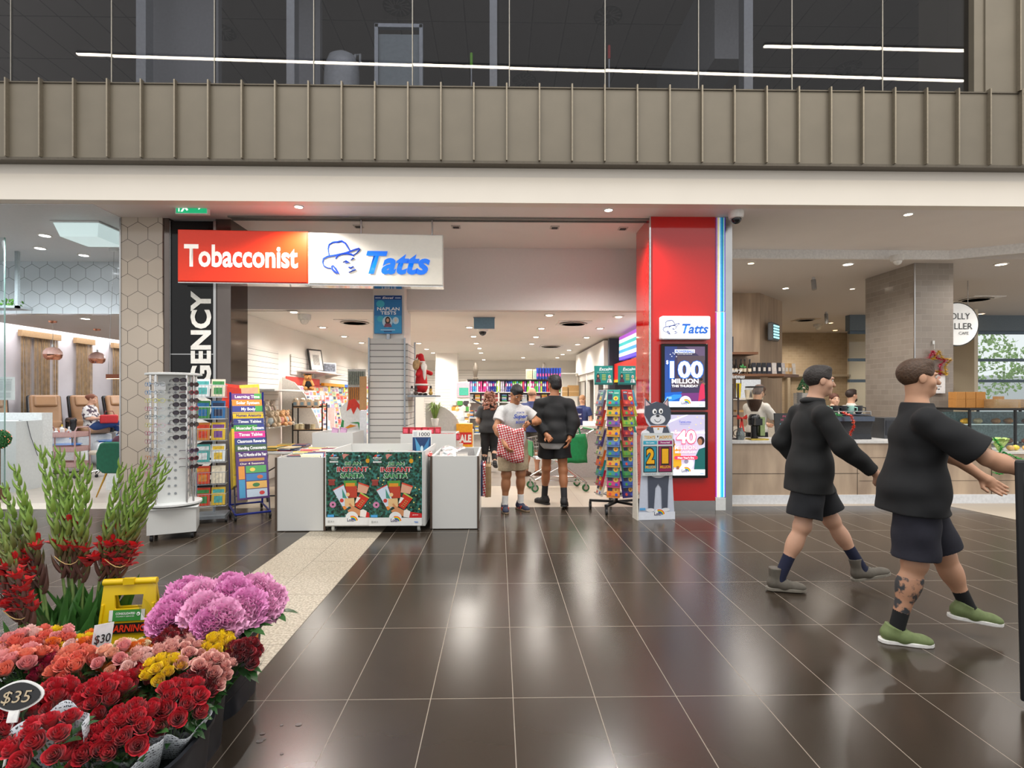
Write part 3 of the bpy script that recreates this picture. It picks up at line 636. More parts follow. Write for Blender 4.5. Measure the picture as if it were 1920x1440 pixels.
# ------------------------------------------------------------------ implicit surfaces (one continuous skin out of blended limbs)
V=lambda*a:np.array(a,dtype=np.float32)
def rotm(x=None,y=None,z=None):
 """columns = right, forward, up; forward y and a rough up z are given"""
 y=np.array(y,float);y/=np.linalg.norm(y);z=np.array(z,float);x=np.cross(y,z);x/=np.linalg.norm(x);z=np.cross(x,y)
 return np.stack([x,y,z],1)
def sdf_mesh(prims,vox,clips=(),wrinkle=0.,name='m'):
 lo=np.full(3,1e9);hi=-lo;P=[]
 for p in prims:
  k=p[0];o=p[-1]if isinstance(p[-1],dict)else{}
  if k=='c':a,b,ra,rb=np.array(p[1],float),np.array(p[2],float),p[3],p[4];l=np.minimum(a-ra,b-rb);h=np.maximum(a+ra,b+rb)
  else:
   c=np.array(p[1],float);r=np.array(p[2],float);R=p[3]if len(p)>3 and not isinstance(p[3],dict)and p[3]is not None else None
   e=np.abs(R)@r if R is not None else r;l=c-e-o.get('rd',0);h=c+e+o.get('rd',0)
  P.append((p,l,h,o))
  if not o.get('sub')and not o.get('cap'):lo=np.minimum(lo,l);hi=np.maximum(hi,h)
 lo-=3*vox;hi+=3*vox;n=np.ceil((hi-lo)/vox).astype(int)+1
 F=np.full(n,1.,np.float32)
 ax=[(lo[i]+vox*np.arange(n[i])).astype(np.float32)for i in range(3)]
 for p,l,h,o in P:
  k=o.get('k',.02);m=k+3*vox+o.get('rd',0)
  i0=np.clip(np.floor((l-m-lo)/vox).astype(int),0,n);i1=np.clip(np.ceil((h+m-lo)/vox).astype(int)+1,0,n)
  if(i1<=i0).any():continue
  sl=tuple(slice(i0[i],i1[i])for i in range(3))
  X=ax[0][sl[0]][:,None,None];Y=ax[1][sl[1]][None,:,None];Z=ax[2][sl[2]][None,None,:]
  if p[0]=='c':
   a,b,ra,rb=np.array(p[1],float),np.array(p[2],float),p[3],p[4];d=b-a;L2=max(float(d@d),1e-9)
   t=np.clip(((X-a[0])*d[0]+(Y-a[1])*d[1]+(Z-a[2])*d[2])/L2,0,1)
   f=np.sqrt((X-a[0]-t*d[0])**2+(Y-a[1]-t*d[1])**2+(Z-a[2]-t*d[2])**2)-(ra+(rb-ra)*t)
   L=math.sqrt(L2)
   if o.get('fb'):f=np.maximum(f,((X-b[0])*d[0]+(Y-b[1])*d[1]+(Z-b[2])*d[2])/L)
   if o.get('fa'):f=np.maximum(f,-((X-a[0])*d[0]+(Y-a[1])*d[1]+(Z-a[2])*d[2])/L)
  else:
   c=p[1];r=p[2];R=p[3]if len(p)>3 and not isinstance(p[3],dict)and p[3]is not None else np.eye(3)
   x,y,z=X-c[0],Y-c[1],Z-c[2]
   q=[x*R[0][i]+y*R[1][i]+z*R[2][i]for i in range(3)]
   if p[0]=='e':
    k0=np.sqrt((q[0]/r[0])**2+(q[1]/r[1])**2+(q[2]/r[2])**2);k1=np.sqrt((q[0]/r[0]**2)**2+(q[1]/r[1]**2)**2+(q[2]/r[2]**2)**2)+1e-9
    f=k0*(k0-1)/k1
   else:
    rd=o.get('rd',.0);g=[np.abs(q[i])-(r[i]-rd)for i in range(3)]
    f=np.sqrt(np.maximum(g[0],0)**2+np.maximum(g[1],0)**2+np.maximum(g[2],0)**2)+np.minimum(np.maximum(g[0],np.maximum(g[1],g[2])),0)-rd
  S0=F[sl]
  if o.get('sub'):F[sl]=np.maximum(S0,-f)+np.maximum(k-np.abs(S0+f),0)**2/(4*k)
  elif o.get('cap'):F[sl]=np.maximum(S0,f)
  else:F[sl]=np.minimum(S0,f)-np.maximum(k-np.abs(S0-f),0)**2/(4*k)
 if wrinkle:
  X=ax[0][:,None,None];Y=ax[1][None,:,None];Z=ax[2][None,None,:]
  F+=(wrinkle*(np.sin(23*Z+9*X+3*np.sin(11*Y))*np.sin(17*X-6*Z+2)+.6*np.sin(41*Z-13*Y+4*X))).astype(np.float32)
 for c,nn in clips:
  c=np.array(c,float);nn=np.array(nn,float);nn/=np.linalg.norm(nn)
  F=np.maximum(F,(ax[0][:,None,None]-c[0])*nn[0]+(ax[1][None,:,None]-c[1])*nn[1]+(ax[2][None,None,:]-c[2])*nn[2])
 I=F<0
 A=np.zeros(np.array(I.shape)-1,np.int8)
 for i in(0,1):
  for j in(0,1):
   for k in(0,1):A+=I[i:I.shape[0]-1+i,j:I.shape[1]-1+j,k:I.shape[2]-1+k]
 idx=np.argwhere((A>0)&(A<8))
 vid=np.full(A.shape,-1,np.int32);vid[tuple(idx.T)]=np.arange(len(idx))
 cor=[(i,j,k)for i in(0,1)for j in(0,1)for k in(0,1)]
 Fv=np.stack([F[idx[:,0]+c[0],idx[:,1]+c[1],idx[:,2]+c[2]]for c in cor],1)
 acc=np.zeros((len(idx),3));cnt=np.zeros(len(idx))
 for a in range(8):
  for b in range(a+1,8):
   if sum(abs(cor[a][i]-cor[b][i])for i in range(3))!=1:continue
   fa,fb=Fv[:,a],Fv[:,b];s=(fa<0)!=(fb<0)
   t=np.where(s,fa/np.where(s,fa-fb,1),0)
   acc[s]+=(np.array(cor[a])+t[:,None]*(np.array(cor[b])-np.array(cor[a])))[s];cnt[s]+=1
 vs=lo+(idx+acc/np.maximum(cnt,1)[:,None])*vox
 fs=[]
 for d in range(3):
  e1=(d+1)%3;e2=(d+2)%3
  s0=[slice(None)]*3;s1=[slice(None)]*3;s0[d]=slice(0,-1);s1[d]=slice(1,None)
  a=I[tuple(s0)];b=I[tuple(s1)];g=np.argwhere(a!=b);g=g[(g[:,e1]>0)&(g[:,e2]>0)&(g[:,e1]<A.shape[e1])&(g[:,e2]<A.shape[e2])]
  o1=np.zeros(3,int);o1[e1]=1;o2=np.zeros(3,int);o2[e2]=1
  q=np.stack([vid[tuple((g-o1-o2).T)],vid[tuple((g-o2).T)],vid[tuple(g.T)],vid[tuple((g-o1).T)]],1)
  fl=a[tuple(g.T)];q=np.where(fl[:,None],q,q[:,::-1]);fs.append(q)
 fs=np.concatenate(fs);fs=fs[(fs>=0).all(1)]
 me=bpy.data.meshes.new(name);me.vertices.add(len(vs));me.vertices.foreach_set('co',vs.astype(np.float32).ravel())
 me.loops.add(len(fs)*4);me.loops.foreach_set('vertex_index',fs.astype(np.int32).ravel())
 me.polygons.add(len(fs));me.polygons.foreach_set('loop_start',np.arange(0,len(fs)*4,4,dtype=np.int32));me.polygons.foreach_set('loop_total',np.full(len(fs),4,np.int32))
 me.update(calc_edges=True);me.polygons.foreach_set('use_smooth',np.ones(len(fs),bool));return me
def sdfo(name,prims,vox,mat,parent=None,**kw):
 me=sdf_mesh(prims,vox,name=name,**kw)
 for m_ in(mat if isinstance(mat,(list,tuple))else[mat]):me.materials.append(m_)
 o=bpy.data.objects.new(name,me);COL.objects.link(o)
 if parent:o.parent=parent
 return o
 # ------------------------------------------------------------------ people: local frame faces +Y, +X is the person's right
def skinm(h):return M(h,.5,n=.05,sc=12)
def person(label,loc,rz,H=1.75,J=None,skin='#b57f5c',shirt=None,pants=None,shoes=None,socks=None,hair=None,vox=.008,head=None,hands=None,build=1.,seated=False,extra=None,group=None,lower=True,eyes=True):
 s=H/1.75;root=thing('person',label,'person',loc,rz,group)
 D=dict(pel=(0,0,.98),che=(0,.01,1.27),nek=(0,0,1.47),hed=(0,.02,1.632),shR=(.178,0,1.415),shL=(-.178,0,1.415),elR=(.235,-.02,1.13),elL=(-.235,-.02,1.13),
wrR=(.25,.05,.89),wrL=(-.25,.05,.89),hiR=(.09,0,.93),hiL=(-.09,0,.93),knR=(.105,.02,.5),knL=(-.105,.02,.5),anR=(.115,-.01,.09),anL=(-.115,-.01,.09))
 D.update(J or{});J={k:np.array(v,float)*s for k,v in D.items()};J['shR'][2]-=.028*s;J['shL'][2]-=.028*s
 HP=dict(f=(0,1,0),u=(0,0,1));HP.update(head or{})
 HD=dict(dR=None,dL=None,nR=(-1,0,0),nL=(1,0,0),cR=.45,cL=.45);HD.update(hands or{})
 bu=build*s;sk=skinm(skin);K=lambda k:dict(k=k*s)
 rt=J['shR']-J['shL'];up=J['nek']-J['pel']
 def T(scale=0.):
  R=rotm(y=np.cross(up,rt),z=up);h=J['hiR']-J['hiL'];pu=J['che']-J['pel'];Rp=rotm(y=np.cross(pu,h),z=pu);g=scale
  return[('e',J['pel'],(.158*bu+g,.112*bu+g,.12*s+g),Rp,K(.05)),('e',(J['pel']+J['che'])/2,(.135*bu+g,.103*bu+g,.16*s+g),Rp,K(.06)),
('e',J['che'],(.158*bu+g,.11*bu+g,.165*s+g),R,K(.06)),('c',J['nek']*.8+J['che']*.2,J['shR']*.9+J['shL']*.1+(0,0,-.012*s),.058*s+g*.7,.046*s+g*.7,K(.03)),('c',J['nek']*.8+J['che']*.2,J['shL']*.9+J['shR']*.1+(0,0,-.012*s),.058*s+g*.7,.046*s+g*.7,K(.03)),
('c',J['che']*.3+J['nek']*.7,J['nek'],.07*s+g*.6,.058*s+g*.5,K(.03))]
 vR=rotm(y=HP['f'],z=HP['u']);hc=J['hed'];hp=lambda x,y,z:hc+vR@(np.array((x,y,z))*s)
 prims=T()+[('c',J['nek']+(0,0,-.03),hp(0,-.02,-.06),.056*s,.052*s,K(.03))]
 prims+=[('e',hp(0,-.015,.03),(.074*s,.094*s,.085*s),vR,K(.02)),('e',hp(0,.022,-.04),(.059*s,.068*s,.076*s),vR,K(.04)),('e',hp(0,.062,-.092),(.026*s,.024*s,.018*s),vR,K(.03)),
('c',hp(0,.088,.006),hp(0,.107,-.032),.008*s,.0125*s,K(.012)),('e',hp(.034,.076,.024),(.024*s,.012*s,.007*s),vR,K(.015)),('e',hp(-.034,.076,.024),(.024*s,.012*s,.007*s),vR,K(.015)),
('e',hp(0,.088,-.058),(.024*s,.01*s,.0055*s),vR,K(.006)),('e',hp(0,.086,-.069),(.02*s,.01*s,.006*s),vR,K(.006)),
('e',hp(.077,-.008,-.005),(.009*s,.02*s,.032*s),vR,K(.008)),('e',hp(-.077,-.008,-.005),(.009*s,.02*s,.032*s),vR,K(.008)),
('e',hp(.031,.094,.006),(.016*s,.012*s,.01*s),vR,dict(k=.012*s,sub=1)),('e',hp(-.031,.094,.006),(.016*s,.012*s,.01*s),vR,dict(k=.012*s,sub=1)),
('e',hp(.042,.05,-.03),(.022*s,.022*s,.024*s),vR,K(.02)),('e',hp(-.042,.05,-.03),(.022*s,.022*s,.024*s),vR,K(.02))]
 for q in 'RL':
  a,e,w=J['sh'+q],J['el'+q],J['wr'+q]
  prims+=[('e',a+(0,0,-.01*s),(.05*bu,.052*bu,.052*s),None,K(.02)),('c',a+(0,0,-.015*s),e,.046*bu,.038*bu,K(.02)),('c',e,w,.043*bu,.027*s,K(.02)),('e',e*.72+w*.28,(.046*bu,)*3,None,K(.03))]
  d=HD['d'+q];d=(w-e)if d is None else np.array(d,float);d=d/np.linalg.norm(d)
  nr=np.array(HD['n'+q],float);nr-=d*(nr@d);nr/=np.linalg.norm(nr);sd=np.cross(d,nr)*(1 if q=='R' else-1);cu=HD['c'+q]
  pc=w+d*.05*s;prims+=[('e',pc,(.04*s,.05*s,.017*s),rotm(y=d,z=nr),K(.012)),('c',w-d*.01,w+d*.03*s,.027*s,.03*s,K(.012))]
  for i,(off,ln)in enumerate(((-.03,.062),(-.01,.074),(.011,.07),(.03,.056))):
   p=w+d*.085*s+sd*off*s;ang=cu*.5
   for seg,fr in enumerate((.45,.32,.26)):
    dd=d*math.cos(ang)+nr*math.sin(ang);q2=p+dd*ln*fr*s*1.12;rr=(.0098-.001*seg)*s
    prims.append(('c',p,q2,rr,rr*.93,K(.005)));p=q2;ang+=cu
  p=w+d*.025*s-sd*.028*s;q2=p+(d*.6-sd*.75+nr*.35)*.036*s;prims+=[('c',p,q2,.014*s,.011*s,K(.01)),('c',q2,q2+(d*.9-sd*.15+nr*.5)*.032*s,.0105*s,.009*s,K(.005))]
  if lower:
   h,k_,an=J['hi'+q],J['kn'+q],J['an'+q];back=np.cross(rt,up);back=back/np.linalg.norm(back)
   prims+=[('c',h,k_,.088*bu,.056*bu,K(.04)),('c',k_,an,.052*bu,.036*s,K(.03)),('e',k_*.68+an*.32+0*back,(.056*bu,.058*bu,.1*s),rotm(y=np.cross(an-k_,rt),z=an-k_),K(.03)),('e',k_,(.056*bu,)*3,None,K(.03))]
   td=np.array(D.get('to'+q,(0,1,0)),float);td/=np.linalg.norm(td);tu=np.array((0,0,1.));R=rotm(y=td,z=tu);D['R'+q]=R
   prims+=[('c',an+R@V(0,-.02,-.045)*s,an+R@V(0,.13,-.06)*s,.034*s,.026*s,K(.03))]
 sdfo('body',prims,vox,sk,root)
 if eyes:
  b=MB()
  for x in(-.031,.031):
   b.ball(hp(x,.0735,.006),.0125*s,10,0);b.ball(hp(x*1.0,.0795,.006),.0072*s,8,1)
  b.build('eyes',[M('#d9d3cb',.2),M('#2a1a12',.15)],root,True)
  b=MB()
  for x in(-1,1):b.tube([hp(x*.016,.088,.027),hp(x*.034,.084,.031),hp(x*.05,.073,.027)],[.003*s,.0035*s,.002*s],6)
  b.tube([hp(-.018,.0925,-.0635),hp(0,.0955,-.0632),hp(.018,.0925,-.0635)],.0018*s,5,1)
  b.build('brows_and_lips',[M(hair[1]if hair else '#3a2a20',.8),M('#8d4a40',.5)],root,True)
  # clothes
 if shirt:
  c,sl,hem=shirt['c'],shirt.get('sleeve',.6),shirt.get('hem',-.02)
  g=shirt.get('g',.018)*s;pr=T(g)
  for q in 'RL':
   a,e,w=J['sh'+q],J['el'+q],J['wr'+q];wd=shirt.get('wide',1.)
   pr+=[('e',a+(0,0,-.015*s),(.046*bu+g*.6,.055*bu+g*.7,.055*s+g*.6),None,K(.045))]
   if sl<=1:pr+=[('c',a+(0,0,-.015*s),a+(e-a)*sl,.045*bu+g,.05*bu*wd+g*1.1,dict(k=.02*s,fb=1))]
   else:pr+=[('c',a+(0,0,-.015*s),e,.045*bu+g,.046*bu*wd+g,K(.02)),('c',e,e+(w-e)*(sl-1),.047*bu*wd+g,.03*s+g*.8,dict(k=.02*s,fb=1))]
  upn=up/np.linalg.norm(up)
  if hem<-.1 and lower:pr+=[('c',J['hi'+q],J['hi'+q]*.55+J['kn'+q]*.45,.1*bu+g,.1*bu+g,K(.05))for q in 'RL']
  if hem<0:pr+=[('c',J['pel'],J['pel']+upn*hem*s*1.1,.14*bu+g,.145*bu+g,K(.05))]
  cl=[(J['pel']+upn*hem*s,-upn),(J['nek']+upn*(.012)*s,upn)]
  o=sdfo('shirt',pr,vox,M(c,.85,n=.08,sc=60),root,clips=cl,wrinkle=shirt.get('wr',.0035))
  if shirt.get('hood'):
   bb=sdfo('collar',[('e',J['nek']+(0,-.01,.01),(.085*s,.09*s,.035*s),None,K(.02))],vox,M(c,.85,n=.08,sc=60),root)
 if shirt and shirt.get('under'):
  o=sdfo('undershirt',[('e',J['pel']-(0,0,.1*s),(.205*bu,.15*bu,.2*s),None,K(.04))],vox,M(shirt['under'],.85),root,clips=[(J['pel']+(0,0,shirt['uh']*s),(0,0,-1))],wrinkle=.003)
 if pants:
  c,ln=pants['c'],pants['len'];g=pants.get('g',.016)*s
  pr=T(g*.5)[:2]
  for q in 'RL':
   h,k_,an=J['hi'+q],J['kn'+q],J['an'+q]
   if ln<=1:pr+=[('c',h,h+(k_-h)*ln,.088*bu+g,pants.get('w',.07)*bu+g*1.1,dict(k=.015*s,fb=1))]
   else:pr+=[('c',h,k_,.09*bu+g,.062*bu+g,K(.03)),('c',k_,k_+(an-k_)*(ln-1),.06*bu+g,.042*s+g,dict(k=.03*s,fb=1))]
  sdfo('shorts' if ln<=1 else 'trousers',pr,vox,M(c,.85,n=.1,sc=50),root,clips=[(J['pel']+np.array((0,0,(min(.1,shirt.get('hem',-.02)+.13+(-.12 if shirt.get('under')else 0))if shirt else .1)*s)),(0,0,1))]if not seated else[(J['pel']+up/np.linalg.norm(up)*.09*s,up)],wrinkle=pants.get('wr',.004))
 if lower:
  for q in 'RL':
   R=D['R'+q];an=J['an'+q];f=lambda x,y,z:an+R@(np.array((x,y,z))*s)
   k_=J['kn'+q];dl=(k_-an)/np.linalg.norm(k_-an)
   if socks:sdfo('sock',[('c',an-dl*.03*s,an+dl*socks[1]*s,.041*s,.044*s,dict(k=.02,fb=1)),('c',f(0,-.02,-.04),f(0,.1,-.052),.037*s,.03*s,K(.03))],vox,M(socks[0],.9,n=.06),root)
   if shoes:
    hi=shoes.get('high',0);pr=[('c',f(0,-.045,-.038),f(0,.03,-.045),.043*s,.045*s,K(.02)),('c',f(0,.03,-.05),f(0,.12,-.058),.043*s,.036*s,K(.03)),('e',f(0,.145,-.06),(.04*s,.05*s,.03*s),R,K(.03)),
('c',f(0,-.03,-.02),f(0,-.015-hi*.2,.015+hi),.042*s,.048*s,dict(k=.03,fb=1))]
    o=sdfo('shoe',pr,min(vox,.007),M(shoes['c'],.7,n=.1,sc=40),root,clips=[(f(0,0,-.082),R@V(0,0,-1))])
    out=[(.03,-.088),(.043,-.06),(.04,.0),(.047,.09),(.045,.14),(.03,.18),(.008,.197),(-.02,.19),(-.04,.16),(-.046,.11),(-.04,.0),(-.041,-.06),(-.028,-.09),(0,-.1)]
    b=MB();n=len(out);z0,z1=-.089,-.066
    b.add([f(x,y,z0)for x,y in out]+[f(x,y,z1)for x,y in out],[tuple(range(n)),tuple(reversed(range(n,2*n)))]+[(i,n+i,n+(i+1)%n,(i+1)%n)for i in range(n)])
    b.build('sole',M(shoes.get('sole','#e8e6e2'),.6),root,bevel=.004)
    b=MB()
    for i in range(4):y=.045+.022*i;z=.0-.012*i;b.tube([f(-.022,y,z-.006),f(0,y+.004,z+.006),f(.022,y,z-.006)],.0035*s,5)
    b.build('laces',M(shoes.get('lace','#202020'),.8),root)
    if shoes.get('stripe'):
     b=MB()
     for sx in(-1,1):
      for i in range(3):y=.02+.026*i;b.tube([f(sx*.047,y-.012,-.062),f(sx*.04,y+.006,-.025)],.006*s,6)
     b.build('stripes',M(shoes['stripe'],.5),root)
     # hair
 if hair:
  kind,hcol=hair[0],hair[1];hm=M(hcol,.6,n=.25,sc=70,bump=.6);face=('e',hp(0,.125,-.02),(.082*s,.08*s,.097*s),vR,dict(k=.008,sub=1))
  base=[('e',hp(0,-.02,.035),(.083*s,.103*s,.092*s),vR,K(.01))]
  ear=[('e',hp(x,.01,-.03),(.03*s,.045*s,.05*s),vR,dict(k=.01,sub=1))for x in(-.08,.08)]
  if kind=='short':pr=base+[('e',hp(0,.03,.09),(.06*s,.05*s,.035*s),vR,K(.02)),face]+ear;cl=[(hp(0,0,-.045),vR@V(0,.25,-1))]
  elif kind=='thick':pr=base+[('e',hp(0,.0,.085),(.078*s,.09*s,.05*s),vR,K(.02)),('e',hp(0,-.05,-.02),(.075*s,.07*s,.06*s),vR,K(.02)),face]+ear;cl=[(hp(0,0,-.085),vR@V(0,.2,-1))]
  elif kind=='bald':pr=[('e',hp(0,-.03,.01),(.079*s,.092*s,.06*s),vR,K(.01)),('e',hp(0,.02,.09),(.085*s,.1*s,.06*s),vR,dict(k=.01,sub=1)),face];cl=[(hp(0,0,-.05),vR@V(0,.2,-1))]
  elif kind=='bun':pr=base+[('e',hp(0,-.11,.05),(.045*s,.04*s,.045*s),vR,K(.015)),face];cl=[(hp(0,0,-.05),vR@V(0,.2,-1))]
  elif kind=='pony':pr=base+[('c',hp(0,-.1,.04),hp(0,-.15,-.05),.035*s,.03*s,K(.02)),('c',hp(0,-.15,-.05),hp(0,-.13,-.2),.03*s,.012*s,K(.02)),face];cl=[]
  elif kind=='long':pr=base+[('e',hp(0,-.045,-.06),(.085*s,.07*s,.13*s),vR,K(.03)),('e',hp(0,-.05,-.16),(.075*s,.05*s,.1*s),vR,K(.03)),face];cl=[]
  elif kind=='curly':
   pr=base;rs=random.Random(3);cl=[]
   for i in range(170):
    a=rs.uniform(0,2*PI);z=rs.uniform(-.27,.13);R_=.105 if z>0 else .105+.05*min(1,-z*5)
    if z>.05:R_*=math.sqrt(max(0,1-((z-.05)/.1)**2))
    x_,y_=R_*math.cos(a),-.035+R_*.8*math.sin(a)
    if y_>.04 and z<.07:continue
    pr.append(('e',hp(x_,y_,z),(.024*s,)*3,None,K(.006)))
  sdfo('hair',pr,vox*.9,hm,root,clips=cl)
 if extra:extra(root,J,hp,s,f if lower else None)
 return root
 # ------------------------------------------------------------------ the customers in front of the shop
def at(u,v):p=gp(u,v);return(p.x,p.y,0)
def man_extra(root,J,hp,s,f):
 b=MB();w=J['wrL']*.92+J['elL']*.08;d=Vector(J['wrL']-J['elL']).normalized()
 b.tube([Vector(w)-d*.012,Vector(w)+d*.012],.034,14);b.box(Vector(w)+Vector((0,.03,.02)),(.04,.02,.035));b.build('wristwatch',M('#15161a',.4),root)
 for tx,z,h,w_ in(('STATE',1.335,.02,.12),('Super',1.27,.055,.22),('BOWL',1.2,.035,.15)):
  txt(root,tx,M('#2c459c',.8),(-.03,.178-.06*(z-1.2),z),h,w_,.03,.35 if tx=='Super' else .1,0,R=(math.radians(-6),0,PI+.04),name='printed_lettering')
person('man in a printed pale T-shirt and beige shorts looking down at a red patterned bag',at(962,957),PI+.42,1.76,
dict(pel=(0,-.02,.97),che=(0,.015,1.26),nek=(0,.05,1.455),hed=(0,.115,1.585),shR=(.185,.03,1.40),shL=(-.185,.03,1.40),elR=(.29,.09,1.14),wrR=(.235,.24,.93),
elL=(-.33,.1,1.21),wrL=(-.1,.26,1.2),knR=(.11,.02,.5),knL=(-.11,.01,.5),anR=(.125,.0,.09),anL=(-.12,-.01,.09),toR=(.35,1,0),toL=(-.15,1,0)),
'#ad7652',dict(c='#c8c6c4',sleeve=.62,hem=-.06,g=.02,wr=.004),dict(c='#a8977c',len=.88,w=.085,g=.02),dict(c='#252c44',sole='#8c7860',stripe='#ff5a26',lace='#20263c'),('#e2e0dc',.13),('short','#1b1a1c'),
vox=.006,head=dict(f=(0,.78,-.62),u=(0,.62,.78)),hands=dict(dR=(-.3,.55,-.75),nR=(-1,.2,0),cR=.7,dL=(.8,.2,-.55),nL=(.1,.8,-.4),cL=.75),build=1.12,extra=man_extra)
# patterned bag in his hands
q=at(962,957);t=thing('gift_bag','red paper bag with a white repeated print held by the man in the pale T-shirt','bag',(q[0]-.05,q[1]-.3,.78),.0)
me,N,L,bb=nodemat('bag_print');tc=N.new('ShaderNodeTexCoord');mp=N.new('ShaderNodeMapping');mp.inputs['Scale'].default_value=(32,1,32);mp.inputs['Rotation'].default_value=(0,.25,0);L.new(tc.outputs['Object'],mp.inputs[0])
vo=N.new('ShaderNodeTexVoronoi');vo.voronoi_dimensions='3D';vo.inputs['Scale'].default_value=1;vo.inputs['Randomness'].default_value=.12;L.new(mp.outputs[0],vo.inputs['Vector'])
g_=mth(N,L,'LESS_THAN',vo.outputs['Distance'],.36);g2=mth(N,L,'LESS_THAN',vo.outputs['Distance'],.13);g3=mth(N,L,'SUBTRACT',g_,g2)
L.new(mixc(N,L,g3,lin('#b8252b'),lin('#ece4e2')),bb.inputs['Base Color']);bb.inputs['Roughness'].default_value=.45;MBAG=me
b=MB();n=9;front=[]
for j in range(9):
 for i in range(n):
  x=-.18+.36*i/(n-1)-(.04 if j>6 and i<3 else 0)+.03*(j/8);z=-.02+.43*j/8+.02*math.sin(i)-(.1*(i/8)if j==0 else 0)*.3
  front.append((x*(1-.12*j/8),.018*math.sin(i*1.7+j*.6)-.012*math.cos(i*2.6),z-.06*i/8))
b.add(front,[(j*n+i,j*n+i+1,(j+1)*n+i+1,(j+1)*n+i)for j in range(8)for i in range(n-1)]);b.build('paper_body',MBAG,t,True).modifiers.new('s','SOLIDIFY').thickness=.01
# young man with a black jumper, seen from behind
person('man seen from behind in an oversized black jumper and black shorts entering the shop',(at(1033,957)[0]+.07,at(1033,957)[1]+.22,0),-.12,1.86,
dict(pel=(0,0,.98),che=(.0,.02,1.27),hed=(.0,.03,1.63),shR=(.2,0,1.41),shL=(-.2,0,1.41),elR=(.25,-.05,1.12),wrR=(.2,-.12,.93),elL=(-.235,-.02,1.13),wrL=(-.1,-.15,.97),
hiR=(.09,0,.93),knR=(.115,-.02,.49),anR=(.13,-.1,.12),toR=(.1,1,-.15),knL=(-.11,.08,.5),anL=(-.14,.2,.09),toL=(-.75,.8,0)),
'#a9704c',dict(c='#1b1b1c',sleeve=1.9,hem=-.12,g=.03,wide=1.25,wr=.006,under='#a6a5a4',uh=-.2),dict(c='#131315',len=.62,w=.1,g=.022),dict(c='#19191a',sole='#1c1c1c'),('#2c2c2e',.2),('thick','#141112'),
vox=.0065,head=dict(f=(-.55,.85,-.05)),hands=dict(nR=(-1,0,0),nL=(0,-1,0),cL=.8),build=1.0,eyes=False)
person('woman with long curly auburn hair in black clothes walking away into the shop',at(918,884),.15,1.66,
dict(knR=(.1,.06,.5),anR=(.1,-.14,.22),toR=(.3,.9,-.35),knL=(-.1,.05,.5),anL=(-.1,.06,.09),elR=(.26,-.02,1.14),wrR=(.27,.12,1.0),elL=(-.26,0,1.14),wrL=(-.2,.16,1.05)),
'#c39a80',dict(c='#1c1d20',sleeve=.8,hem=-.12,g=.026,wide=1.2),dict(c='#17181b',len=1.82,g=.01),dict(c='#26272a',sole='#2e2e30'),None,('curly','#6f4434'),vox=.008,build=1.22,eyes=False)
person('balding man in a navy T-shirt at the counter behind the man in the black jumper',(gp(1003,893).x-.06,gp(1003,893).y,0),-.5,1.74,dict(elR=(.27,.03,1.15),wrR=(.2,.2,1.1)),'#b58468',
dict(c='#2b3560',sleeve=.7,hem=-.1,g=.022),dict(c='#4c4a44',len=.9,w=.085),dict(c='#5a3a26',sole='#6b513c'),None,('bald','#8a6a56'),vox=.009,build=1.15,eyes=False)
def cashier(root,J,hp,s,f):pass
q=pt(1092,745,13.1)
person('shop assistant with a light brown ponytail behind the ticket counter',(q.x,q.y,0),2.6,1.6,None,'#c99a7c',dict(c='#23305c',sleeve=.7),dict(c='#202024',len=1.9),dict(c='#222'),None,('pony','#8c6544'),vox=.009,head=dict(f=(0,.8,-.5),u=(0,.5,.8)))
# ------------------------------------------------------------------ the two walkers
def walker1(root,J,hp,s,f):pass
person('further of two passers-by, in a black jacket, black shorts and grey work boots',(gp(1518,1103).x,gp(1518,1103).y,0),-PI/2-.18,1.80,
dict(pel=(0,0,.97),che=(0,.02,1.27),nek=(0,.03,1.47),hed=(0,.075,1.635),shR=(.19,.03,1.41),shL=(-.19,-.02,1.41),elR=(.25,.14,1.14),wrR=(.24,.36,.95),elL=(-.25,-.12,1.14),wrL=(-.24,.0,.95),
hiR=(.09,-.02,.93),knR=(.1,-.09,.51),anR=(.11,-.26,.1),toR=(.02,1,0),hiL=(-.09,.02,.93),knL=(-.1,.2,.52),anL=(-.1,.42,.15),toL=(0,1,.25)),
'#c79a80',dict(c='#141516',sleeve=1.9,hem=-.2,g=.024,wide=1.15,hood=1),dict(c='#15171c',len=.82,w=.1,g=.02),dict(c='#5b554c',sole='#7d776c',high=.07,lace='#3a3732'),('#151a34',.2),('short','#2a2320'),
vox=.006,head=dict(f=(0,1,-.05)),build=1.02)
